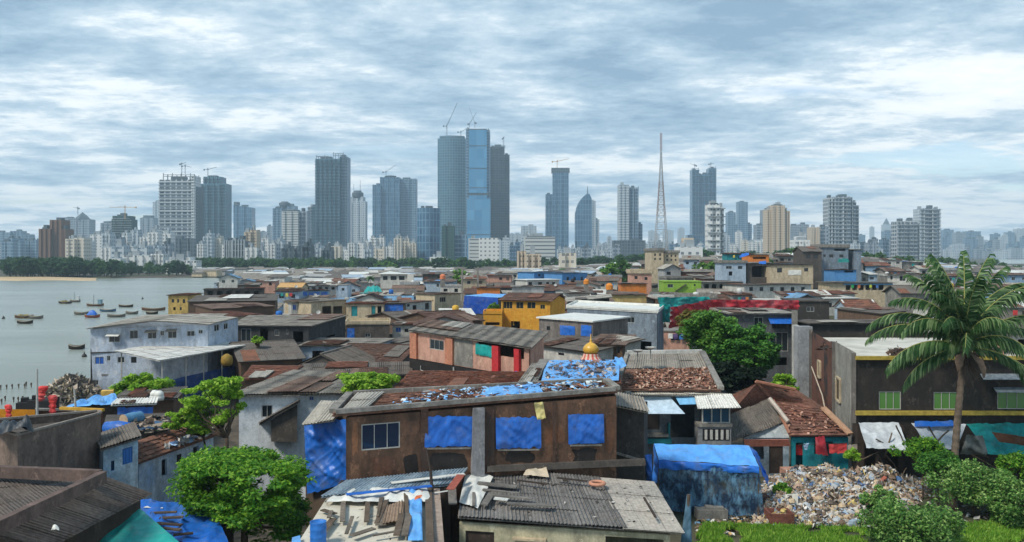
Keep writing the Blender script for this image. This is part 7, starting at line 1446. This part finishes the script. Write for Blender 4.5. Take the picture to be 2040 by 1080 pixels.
# left corner corrugated roof
kc = [C(90, 1110, 6.0), C(-160, 1300, 6.0), None, None]
h = House('corner_roof_house', 'dark corrugated roof house with a raised parapet in the lower left corner', 'house', [C(60, 1085, 5.6), C(285, 988, 5.9), C(205, 952, 6.6), C(-150, 940, 6.6)], 0, M_DARKW, None, 7)
h.c = [C(105, 1090, 5.5), C(280, 992, 5.7), C(203, 965, 5.9), C(-120, 960, 5.9)]; h.walls()
oa, ob, oc_, od = C(85, 1095, 5.9), C(297, 984, 6.0), C(208, 951, 6.9), C(-30, 1060, 6.9)
mb = MB(); roof_surf(mb, oa, ob, oc_, od, 'corr', 36, rq, th=.04, sheet=2.2)
ia, ib, ic, id_ = C(-30, 1068, 6.7), C(196, 958, 6.7), C(190, 950, 6.9), C(-140, 936, 6.9)
roof_surf(mb, C(-60, 1090, 6.5), C(180, 965, 6.5), C(190, 953, 6.9), C(-200, 950, 6.9), 'corr', 36, rq, th=.04, sheet=2.2); ro = mb.build('roof', corrm(S(100, 92, 86), S(78, 72, 68), .4, S(96, 64, 50), .5), h.o)
for (p, q) in ((C(-30, 1062, 7.2), C(206, 950, 7.3)), (C(200, 948, 7.3), C(-180, 932, 7.3))):
    mb = MB(); mb.beam(p, q, .28, .45); mb.build('parapet', wallm(S(120, 100, 92), S(86, 74, 68), .6), h.o)
for a, b, lb in ((66, 1040, 'white plastic scrap lying on the lower left corrugated roof'), (110, 1054, 'small white scrap on the lower left corrugated roof'), (130, 1010, 'tiny pale scrap beside the raised parapet of the corner roof')):
    cloth('scrap', [C(a-8, b+3, 6.55), C(a+8, b+3, 6.55), C(a+8, b-2, 6.6), C(a-6, b-3, 6.6)], M_WHT, 5, 4, .08, a, label=lb, cat='scrap')
cloth('awning_tarp', [C(150, 1110, 4.6), C(392, 1110, 4.6), C(268, 1004, 5.3), C(255, 1004, 5.3)], plastic(S(24, 160, 150), .5, .2), 22, 18, .06, 3, label='smooth turquoise tarp awning below the corner roof', cat='tarp')
# things behind: blue tarp shack, barrels, rolls
h = House('blue_tarp_shed', 'small shed with blue tarp walls and a pale sheet roof left of the small tree', 'shed', [C(236, 808, 6.2), C(304, 806, 6.2), C(300, 798, 6.4), C(240, 800, 6.4)], 0, M_DARKW, None, 6); h.roof('shed', 'corr', M_WH, .35); h.walls()
cloth('tarp_wall', [h.P(0, -.02, .55, .12), h.P(0, 1.02, .55, .12), h.P(0, 1.02, .98, .08), h.P(0, -.02, .98, .08)], M_BLUE, 16, 8, .14, 3, parent=h.o)
h = House('flat_shanty', 'low flat shanty roof carrying a barrel and a blue roll', 'house', [C(206, 868, 5.7), C(330, 858, 5.7), C(340, 826, 5.8), C(215, 830, 5.8)], 0, M_COND, None, 6); h.roof('flat', 'plain', M_COND, .1); h.walls()
mb = MB(); a, b = C(246, 838, 6.2), C(280, 831, 6.2); mb.tube([a, a.lerp(b, .33), a.lerp(b, .34), a.lerp(b, .66), a.lerp(b, .67), b], [.36, .36, .38, .38, .36, .36], 16); 
for i in range(len(mb.f)): mb.mi[i] = 1 if i == len(mb.f)-2 else 0
solo(mb, 'barrel', [flat(S(90, 140, 176), .5), flat(S(186, 160, 130))], 'faded blue barrel lying on its side on the low flat roof', 'barrel')
mb = MB(); a, b = C(212, 852, 6.1), C(264, 856, 6.1); mb.tube([a, a.lerp(b, .5)+UP*.05, b], [.34, .4, .36], 12); solo(mb, 'rolled_tarp', M_BLUE, 'long bright blue rolled tarp at the edge of the low flat roof', 'tarp roll', None, True)
debris('roof_clutter', 'brown boards and rags littering the low flat roof', [C(268, 866, 5.9), C(330, 858, 5.9), C(335, 832, 5.9), C(250, 838, 5.9)], 90, [S(96, 80, 68), S(70, 60, 54), S(150, 136, 120), S(60, 90, 120)], .25, 7, .15, .5)
plank('long yellow-painted beam pointing at the red cloths', C(121, 813, 6.2), C(206, 817, 6.2), .25, .16, 'beam', 'beam', mat=flat(S(206, 160, 56)))
cloth('tarp', [V(130, 812, 66), V(238, 806, 66), V(230, 786, 71), V(200, 790, 71)], M_SKY, 24, 12, .3, 4, label='crumpled light blue tarp above the yellow-painted beam', cat='tarp')
h = House('low_shanty', 'low dark shanty under the light blue tarp', 'house', [V(128, 814, 66.5), V(240, 808, 66.5), V(236, 792, 71.5), V(150, 798, 71)], 0, M_DARKW, None, 6); h.roof('shed', 'plain', M_COND, 0); h.walls()
mb = MB(); c_ = V(214, 790, 72); mb.box(c_, .9, .7, .5, .3); solo(mb, 'yellow_box', flat(S(224, 180, 90)), 'small yellow crate at the tip of the light blue tarp', 'crate')
# rubble and nets pile by the water
r = np.random.default_rng(4); v = []; f = []
for i in range(1500):
    u = r.uniform(0, 1, 3); a = r.uniform(0, 6.28); k = r.uniform(0, 1)**.5; c_ = C(140, 795, 0); p = np.array((c_.x+math.cos(a)*k*2.9, c_.y+math.sin(a)*k*5, -.3+2.6*(1-k)**.7+r.uniform(0, .3))); e1, e2 = r.normal(size=3)*.28, r.normal(size=3)*.28; b = len(v); v += [p-e1, p-e2, p+e1, p+e2]; f.append((b, b+1, b+2, b+3))
nb = NB('nets_and_bags'); m_ = nb.done(nb.mramp(nb.geo.outputs['Random Per Island'], [(0, S(110, 104, 98)), (.3, S(180, 168, 150)), (.5, S(150, 140, 112)), (.65, S(84, 82, 82)), (.75, S(210, 192, 172)), (1, S(180, 134, 116))], True), .9)
tag(thing_mesh('net_pile', np.array(v), f, m_), 'big heap of nets, bags and rubble at the water edge', 'net heap', None, 'stuff')
for i in range(2):
    mb = MB(); c_ = C(64+22*i, 812, 2.0); mb.box((c_.x, c_.y, 0), 1.9, 2.2, 2.6+.2*i, .1); mb.box((c_.x-.5, c_.y-.3, 2.6+.2*i), .6, .7, .35, .4); solo(mb, 'stack', wallm(S(44, 44, 46), None, .4), ['left', 'right'][i]+' black covered stack behind the red cloths', 'covered stack')
for i, (px, py) in enumerate([(308, 788), (317, 789)]):
    mb = MB(); c_ = C(px, py, 4.5); 
    for a, b, w in ((0, .0, .8), (.05, .25, .72)): mb.lathe((c_.x+a*.2, c_.y, c_.z-.35+b), [(0, 0), (w*.45, 0), (w*.5, .15), (w*.5, .3), (w*.3, .5), (.05, .55)], 10)
    solo(mb, 'sack', M_WHT, ['left', 'right'][i]+' white stuffed sack on the roof right of the bushy plant', 'sack', None, True)
mh('shanty', 'low roof with white sacks right of the bushy plant', Q(232, 800, 345, 796, 4.1, 6), 'brown', ('shed', 'corr', M_GD, 0))
mb = MB(); c_ = C(452, 716, 5.0); mb.lathe(c_-UP*.6, [(0, 0), (.5, 0), (.62, .4), (.55, .9), (.2, 1.15), (.01, 1.2)], 12); solo(mb, 'round_basket', flat(S(150, 120, 50)), 'round yellow-brown basket at the right end of the white canopy', 'basket', None, True)

# --- vegetation near
LBIG = leafm(S(54, 112, 28), S(100, 158, 42), S(166, 206, 70), .42); LYEL = leafm(S(96, 148, 34), S(144, 188, 54), S(196, 224, 92), .42); LDRK = leafm(S(40, 90, 30), S(74, 130, 46), S(122, 176, 74)); LSHR = leafm(S(60, 106, 44), S(104, 152, 66), S(176, 204, 122))
def near_tree(label, px, py, D, wpx, hpx, leaf, nclu, cnt, size, seed, name='tree', cat='tree', base=0, layered=.45, trunkr=.22, lean=0, ell=None, tk=None, up=.5, wild=.24, dome=0):
    rg = np.random.default_rng(seed); rn = random.Random(seed); c = V(px, py, D); rx, rz = wpx/2/F*D, hpx/2/F*D; ry = rx*.85
    t = thing(name, label, cat, (c.x+lean, D, base)); cen = []
    while len(cen) < nclu:
        p = rg.uniform(-1, 1, 3); d = np.linalg.norm(p)
        if d > 1 or d < .35 or p[2] < -.9: continue
        if noise.noise(Vector((p[0]*2.1+seed, p[1]*2.1, p[2]*2.1))) < -.16: continue
        k = 1+wild*1.3*noise.noise(Vector((p[0]*1.5, seed, p[2]*1.5)))
        k *= 1-dome*max(0, p[2])
        cen.append((c.x+p[0]*rx*k, c.y+p[1]*ry*k, c.z+p[2]*rz*k))
    mb = MB(); root = Vector((c.x+lean, D, base-.3)); fork = Vector((c.x+lean*.4, D, base+(c.z-rz*.5-base)*.9)) if tk is None else tk; limb(mb, root, fork, trunkr, trunkr*.7, rn, 9, 7, .05)
    for i in range(0, nclu, max(1, nclu//16)): limb(mb, fork, Vector(cen[i]), trunkr*.5, .02, rn, 6, 5, .15)
    mb.build('trunk', M_BARK, t, True)
    s = np.array([min(rx, ry)]*3); rad = np.stack([rg.uniform(.16, .3, nclu)*rx, rg.uniform(.16, .3, nclu)*rx, rg.uniform(.16, .3, nclu)*rx*layered], 1)
    v, f = leaves(rg, cen, rad, cnt, size, up); npobj('crown', v, f, leaf, t); return t
near_tree('large bushy green tree low at left, in front of the blue tarp wall', 486, 972, 42, 262, 214, LBIG, 300, 170, .115, 1, layered=.34, wild=.6, dome=.34)
near_tree('slim bright yellow-green tree rising above the large bushy tree', 432, 800, 50, 124, 116, LYEL, 50, 170, .12, 2, lean=.8, layered=.5, tk=V(452, 872, 49), trunkr=.13, wild=.5)
near_tree('left bough cluster of bright tree standing beside the white sacks', 378, 838, 51, 84, 50, LYEL, 30, 150, .13, 12, lean=2.0, layered=.5, trunkr=.08, wild=.4)
near_tree('low round bright green treetop behind the brown building roof', 725, 762, 57, 128, 34, LYEL, 60, 150, .14, 3, layered=.5)
near_tree('bushy bright green plant in front of the waterfront building', 284, 772, 78, 108, 42, LYEL, 60, 70, .26, 4, layered=.6)
near_tree('dense dark green tree right of the balcony house roof', 1484, 700, 83, 126, 112, LDRK, 170, 150, .19, 5, layered=.6, wild=.4)
near_tree('lighter green tree before the dark red cloth screen', 1424, 666, 85, 128, 94, leafm(S(56, 104, 34), S(90, 140, 50), S(134, 176, 74)), 110, 130, .19, 6, layered=.6, wild=.45)
near_tree('olive and reddish tinged crown touching the dark red cloth', 1393, 642, 90, 90, 50, leafm(S(96, 96, 40), S(130, 130, 56), S(126, 84, 52)), 45, 60, .27, 7, layered=.6)
near_tree('undergrowth with shade painted into near-black leaves, below the dense dark tree', 1450, 748, 80, 130, 54, leafm(S(18, 32, 20), S(26, 44, 26), S(36, 58, 32)), 90, 70, .28, 8, layered=.7)  # near-black leaf colours paint the shadow at the foot of the trees
near_tree('light green sapling between the tile roof and the grey pillar', 1562, 765, 78, 52, 44, LYEL, 30, 60, .24, 9, layered=.6)
near_tree('leafy green plant growing at the foot of the grey flank pier', 1700, 905, 60, 34, 22, LYEL, 16, 50, .17, 10, layered=.7, trunkr=.05)
near_tree('tiny green plant in the yard below the dark concrete house', 514, 677, 100, 26, 12, LYEL, 10, 50, .25, 11, layered=.6)
def shrub(label, px, py, D, wpx, hpx, seed, leaf=None, n=90, cnt=110, size=.105):
    return near_tree(label, px, py, D, wpx, hpx, leaf or LSHR, n, cnt, size, seed, 'shrub', 'shrub', 0, .9, .07, 0, up=.2, wild=.6)
shrub('shrub directly under the white lean-to tarp, left of the palm trunk', 1838, 898, 58, 84, 56, 21, LBIG)
shrub('tall pale green shrub right of the palm trunk base', 1940, 965, 54, 150, 70, 22, n=130)
shrub('pale shrub at the right edge below the turquoise tarp', 2025, 1000, 52, 120, 90, 23, n=120)
shrub('large round pale green shrub at the bottom right, before the rubbish', 1814, 1044, 48, 164, 84, 24, n=150, cnt=110)
shrub('dark green shrub behind the large round shrub', 1870, 925, 56, 90, 50, 25, LDRK, 50)
shrub('low shrub at the foot of the rubbish heap near the tent', 1556, 977, 55, 42, 30, 26, LBIG, 25)
shrub('green weeds clump on the right margin under the poles', 2030, 925, 56, 90, 40, 27, LBIG, 40)
shrub('small shrub between the rubbish and the large round shrub', 1750, 1000, 51, 60, 50, 28, n=40)
# coconut palm
pt = C(1896, 1010, 0); top = V(1921, 692, 57); t = thing('coconut_palm', 'tall coconut palm with wind-blown fronds at the right', 'palm', pt)
mb = MB(); pts = []; rad = []
for i in range(41):
    s_ = i/40; p = Vector((pt.x+(top.x-pt.x)*(s_**1.15), pt.y+(57-pt.y)*s_, top.z*s_)); pts.append(p); rad.append(.215-.03*s_+(.03 if i % 2 else 0)+(.2 if i > 38 else 0)+.14*max(0, .06-s_)/.06)
mb.tube(pts, rad, 12); mb.build('trunk', wallm(S(112, 98, 84), S(84, 72, 62), .5), t)
mb = MB(); rp = random.Random(4)
for i in range(34):
    a = rp.uniform(0, 6.28); p = top+Vector((math.cos(a)*.3, math.sin(a)*.3, -rp.uniform(.2, 1.1))); limb(mb, p, p+Vector((math.cos(a)*.7, math.sin(a)*.5, -rp.uniform(.4, 1.3))), .06, .015, rp, 5, 3)
mb.build('dead_husks', wallm(S(86, 74, 64), None, .4), t)
FR = [(180, 38, 7.4, 78), (174, 52, 7.6, 92), (196, 18, 6.8, 70), (188, -8, 5.6, 55), (165, 2, 5.2, 50), (150, 78, 6.6, 55), (120, 84, 7.2, 45), (205, 80, 6.4, 50), (60, 86, 7.4, 38), (90, 74, 7.0, 50), (20, 76, 7.4, 52), (335, 70, 7.0, 60), (10, 60, 7.4, 62), (350, 46, 7.4, 70), (15, 30, 7.6, 62), (0, 10, 7.0, 60), (340, -5, 5.8, 50), (280, 66, 5.2, 95), (250, 45, 4.8, 100), (300, 36, 5.4, 90), (232, 66, 5.4, 100), (270, 86, 6.2, 60), (195, 60, 6.0, 110), (100, 50, 6.4, 75), (45, 52, 7, 70), (158, 88, 7.0, 35), (20, 86, 7.2, 40), (352, 80, 6.8, 75), (215, 86, 5.6, 80), (186, 70, 6.8, 85), (5, 0, 6.2, 70), (176, 15, 6.2, 80)]
M_FR = leafm(S(36, 70, 34), S(62, 100, 50), S(140, 164, 112), .3)
for i, (az, el, L_, dr) in enumerate(FR):
    L_ *= .9; dr *= 1.12
    a = R(az); v = []; f = []; p = top+Vector((0, 0, .1)); e_ = R(el); n_ = 58; pts = []
    for k in range(n_+1):
        d = Vector((math.cos(a)*math.cos(e_), math.sin(a)*math.cos(e_), math.sin(e_))); pts.append((p.copy(), d)); p = p+d*L_/n_; e_ -= R(dr)/n_*(.5+k/n_)
        a += (-.004 if math.cos(a) < 0 else .002)
    for k in range(3, n_+1):
        p, d = pts[k]; sdv = d.cross(UP).normalized(); ll = 1.1*math.sin((k/n_*.86+.1)*math.pi)**.5+.12
        for sg in (-1, 1):
            for sub in range(0 if rp.random() < .1 else 1):
                q0 = p+d*(L_/n_*sub*.5); dr_ = (sdv*sg*.55+d*.75+Vector((.18, .05, -.42+rp.uniform(-.3, .15)))).normalized(); q1 = q0+dr_*ll*.5; q2 = q1+(dr_+UP*-(1.2+rp.uniform(0, .9))).normalized()*ll*.5; w = d*rp.uniform(.045, .075)
                b = len(v); v += [q0-w, q0+w, q1+w*1.2, q1-w*1.2, q2]; f += [(b, b+1, b+2, b+3), (b+3, b+2, b+4)]
    c0_ = parent_origin(t); me = bpy.data.meshes.new('frond'); me.from_pydata([tuple(Vector(x)-c0_) for x in v], [], f); me.materials.append(M_FR); o = bpy.data.objects.new('frond', me); COL.objects.link(o); o.parent = t
    mb = MB(); mb.tube([q[0] for q in pts[::5]], [.055-.045*j/len(pts[::5]) for j in range(len(pts[::5]))], 5); mb.build('frond_stem', flat(S(150, 150, 84)), o)
for i in range(7):
    a = i*.9+.4; mb = MB(); p = top+Vector((math.cos(a)*.25, math.sin(a)*.25, -.3)); L_ = rp.uniform(1.6, 2.8); e_ = .1; pr = None
    for k in range(9):
        d = Vector((math.cos(a)*math.cos(e_), math.sin(a)*math.cos(e_), math.sin(e_))); sd_ = Vector((-math.sin(a), math.cos(a), 0))*.28*math.sin((k+.8)/9.5*math.pi); q = [p-sd_-UP*abs(rp.gauss(0, .12)), p, p+sd_-UP*abs(rp.gauss(0, .12))]
        if pr: mb.face((pr[0], pr[1], q[1], q[0])); mb.face((pr[1], pr[2], q[2], q[1]))
        pr = q; p = p+d*L_/9; e_ -= .24
    mb.build('dead_frond', wallm(S(104, 88, 74), None, .4), t)
# rubbish heap
r = np.random.default_rng(14); nR = 16000; u, w = r.uniform(0, 1, nR), r.uniform(0, 1, nR); fl_, fr_, br_, bl_ = [np.array(C(*p)) for p in ((1500, 1048, 0), (1800, 1055, 0), (1850, 958, 0), (1525, 952, 0))]
P0 = (fl_*(1-u)[:, None]+fr_*u[:, None])*(1-w)[:, None]+(bl_*(1-u)[:, None]+br_*u[:, None])*w[:, None]
hgt = lambda x, y: max(.1, 1.0+.8*noise.noise(Vector((x*.35, y*.35, 4)))+.7*noise.noise(Vector((x*.9, y*.9, 1))))
edge = np.minimum(1, 5*np.minimum(u, 1-u))*np.minimum(1, 5*np.minimum(w, 1-w)); P0[:, 2] = [hgt(a[0], a[1])*e for a, e in zip(P0, edge)]; P0[:, 2] += r.uniform(0, .12, nR)
e1 = r.normal(size=(nR, 3))*.13; e2 = r.normal(size=(nR, 3))*.11; sc_ = r.uniform(.4, 1.3, (nR, 1))**1.3; e1 *= sc_; e2 *= sc_
mid_ = P0+np.array((0, 0, .1))*sc_; v = np.stack([P0-e1, P0-e2, P0+e1, P0+e2, mid_+r.normal(size=(nR, 3))*.03], 1).reshape(-1, 3); k = np.arange(nR)[:, None]*5
f = np.concatenate([k+np.array([[0, 1, 4]]), k+np.array([[1, 2, 4]]), k+np.array([[2, 3, 4]]), k+np.array([[3, 0, 4]])])
bv, bf = [], []
for i in range(520):
    j = r.integers(0, nR); c_ = P0[j]+np.array((0, 0, .05)); s_ = r.uniform(.12, .34)*np.array((1, r.uniform(.6, 1), r.uniform(.5, .8))); b = len(bv)
    for a in range(5):
        for q_ in range(7):
            th_, ph_ = a/4*math.pi, q_/7*2*math.pi; k_ = r.uniform(.72, 1.15); bv.append(c_+s_*k_*np.array((math.sin(th_)*math.cos(ph_), math.sin(th_)*math.sin(ph_), math.cos(th_))))
    for a in range(4):
        for q_ in range(7): x0_, x1_ = b+a*7+q_, b+a*7+(q_+1) % 7; bf += [(x0_, x1_, x1_+7), (x0_, x1_+7, x0_+7)]
f = np.concatenate([f, np.array(bf)+len(v)]); v = np.concatenate([v, np.array(bv)])
nb = NB('rubbish'); m_ = nb.done(nb.mramp(nb.geo.outputs['Random Per Island'], [(0, S(200, 194, 184)), (.15, S(150, 134, 116)), (.3, S(176, 182, 186)), (.4, S(118, 100, 84)), (.52, S(196, 174, 144)), (.62, S(92, 82, 74)), (.72, S(176, 148, 128)), (.83, S(150, 168, 184)), (.88, S(206, 182, 112)), (.92, S(226, 224, 218)), (.975, S(84, 116, 160)), (1, S(160, 90, 70))], True), .6)
tag(thing_mesh('rubbish_heap', v, f, m_), 'sprawling heap of white, blue and brown plastic rubbish before the teal house', 'rubbish heap', None, 'stuff')
mb = MB(); g_ = 24
for j in range(g_):
    for i in range(g_):
        q = []
        for a, b in ((i, j), (i+1, j), (i+1, j+1), (i, j+1)):
            u_, w_ = a/g_, b/g_; p = (fl_*(1-u_)+fr_*u_)*(1-w_)+(bl_*(1-u_)+br_*u_)*w_; q.append(Vector((p[0], p[1], hgt(p[0], p[1])*min(1, 5*min(u_, 1-u_))*min(1, 5*min(w_, 1-w_))-.03)))
        mb.face(q)
tag(mb.build('rubbish_mound', flat(S(110, 98, 84), .9)), 'earthy brown mound body beneath the loose plastic rubbish', 'mound', None, 'stuff')
mb = MB(); a = C(1574, 1015, .5); mb.hexa([a+Vector((-.5, -.1, 0)), a+Vector((.45, -.1, 0)), a+Vector((.45, -.06, 0)), a+Vector((-.5, -.06, 0))], [a+Vector((-.35, .2, .85)), a+Vector((.55, .2, .9)), a+Vector((.55, .24, .9)), a+Vector((-.35, .24, .85))]); solo(mb, 'board', flat(S(214, 210, 198)), 'square off-white board leaning on the rubbish heap', 'board')
mb = MB(); a = C(1745, 973, .9); mb.beam(a, a+Vector((.7, .2, .7)), .3, .08); solo(mb, 'board', flat(S(170, 96, 76)), 'small red-brown board sticking out of the rubbish heap', 'board')
mb = MB(); c_ = C(1552, 1040, .1)
for sx, sy, w, dd in ((-.65, 0, .12, 1.3), (.65, 0, .12, 1.3), (0, -.6, 1.18, .12), (0, .6, 1.18, .12)): mb.box((c_.x+sx, c_.y+sy, 0), w, dd, .75)
mb.box((c_.x, c_.y, .02), 1.18, 1.08, .3); solo(mb, 'trough', flat(S(128, 82, 70), .9, .2, .5), 'open red-brown box-like trough in front of the rubbish heap', 'trough')
for i, (px, py, w, hh_, lb) in enumerate([(1480, 1016, 3.2, .9, 'low red brick base below the tent'), (1416, 1032, 1.8, .6, 'grey slab under the left part of the tent')]):
    mb = MB(); c_ = C(px, py, 0); mb.box(c_, w, 1.0, hh_, .05); mb.box((c_.x+.2, c_.y, hh_), w*.6, .7, .12, -.1); solo(mb, 'brick_block' if i == 0 else 'stone_block', M_BRICK if i == 0 else M_CON, lb, 'block')
debris('litter', 'scattered litter on the bare ground between tent and grass', [C(1385, 1075, 0), C(1560, 1060, 0), C(1545, 1000, 0), C(1385, 1005, 0)], 900, [S(210, 206, 196), S(150, 130, 110), S(110, 150, 180), S(90, 76, 62), S(196, 160, 110), S(120, 110, 90)], .1, 17, .05, .5)
debris('litter', 'scattered litter under the shrubs at the right', [C(1880, 1050, 0), C(2060, 1040, 0), C(2040, 930, 0), C(1800, 940, 0)], 900, [S(150, 140, 130), S(110, 90, 74), S(90, 76, 62), S(70, 60, 50), S(190, 190, 186)], .11, 18, .05, .5)
# grass
r = np.random.default_rng(30); V_, F_ = [], []
def grass(q, n, hh_):
    u, w = r.uniform(0, 1, n), r.uniform(0, 1, n); a, b, c, d = [np.array(p) for p in q]; P = (a*(1-u)[:, None]+b*u[:, None])*(1-w)[:, None]+(d*(1-u)[:, None]+c*u[:, None])*w[:, None]
    P = P[[noise.noise(Vector((p[0]*.6, p[1]*.6, 3))) > -.28 for p in P]]; n = len(P); e = r.normal(size=(n, 3))*.05; e[:, 2] = 0; tp = P+np.concatenate([r.normal(size=(n, 2))*.09, np.abs(r.normal(size=(n, 1)))*.08+hh_], 1); k = sum(len(x) for x in V_)
    V_.append(np.stack([P-e, P+e, tp], 1).reshape(-1, 3)); F_.append(np.arange(n*3).reshape(-1, 3)+k)
grass([C(1370, 1110, 0), C(1760, 1110, 0), C(1690, 1058, 0), C(1400, 1046, 0)], 24000, .2); grass([C(1880, 1110, 0), C(2120, 1110, 0), C(2100, 1040, 0), C(1900, 1045, 0)], 12000, .16); grass([C(1500, 1062, 0), C(1760, 1068, 0), C(1700, 1040, 0), C(1540, 1040, 0)], 3000, .15)
tag(thing_mesh('grass', np.concatenate(V_), np.concatenate(F_), leafm(S(92, 140, 40), S(126, 176, 56), S(172, 200, 90), .35)), 'short bright green grass along the bottom right', 'grass', None, 'stuff')
# ------------------------------------------------------------ finish the labels of the many
ORD = ['first', 'second', 'third', 'fourth', 'fifth', 'sixth', 'seventh', 'eighth', 'ninth', 'tenth', 'eleventh', 'twelfth', 'thirteenth', 'fourteenth', 'fifteenth', 'sixteenth', 'seventeenth', 'eighteenth', 'nineteenth', 'twentieth']
grp = {}
for o, a, b in AUTO: grp.setdefault((a, b), []).append(o)
for (a, b), os_ in grp.items():
    os_.sort(key=lambda o: o.location.x/max(o.location.y, 1))
    for i, o in enumerate(os_):
        o['label'] = f'{a} {b}' if len(os_) == 1 else f'{a} {b}, {ORD[min(i, 19)]} from left'
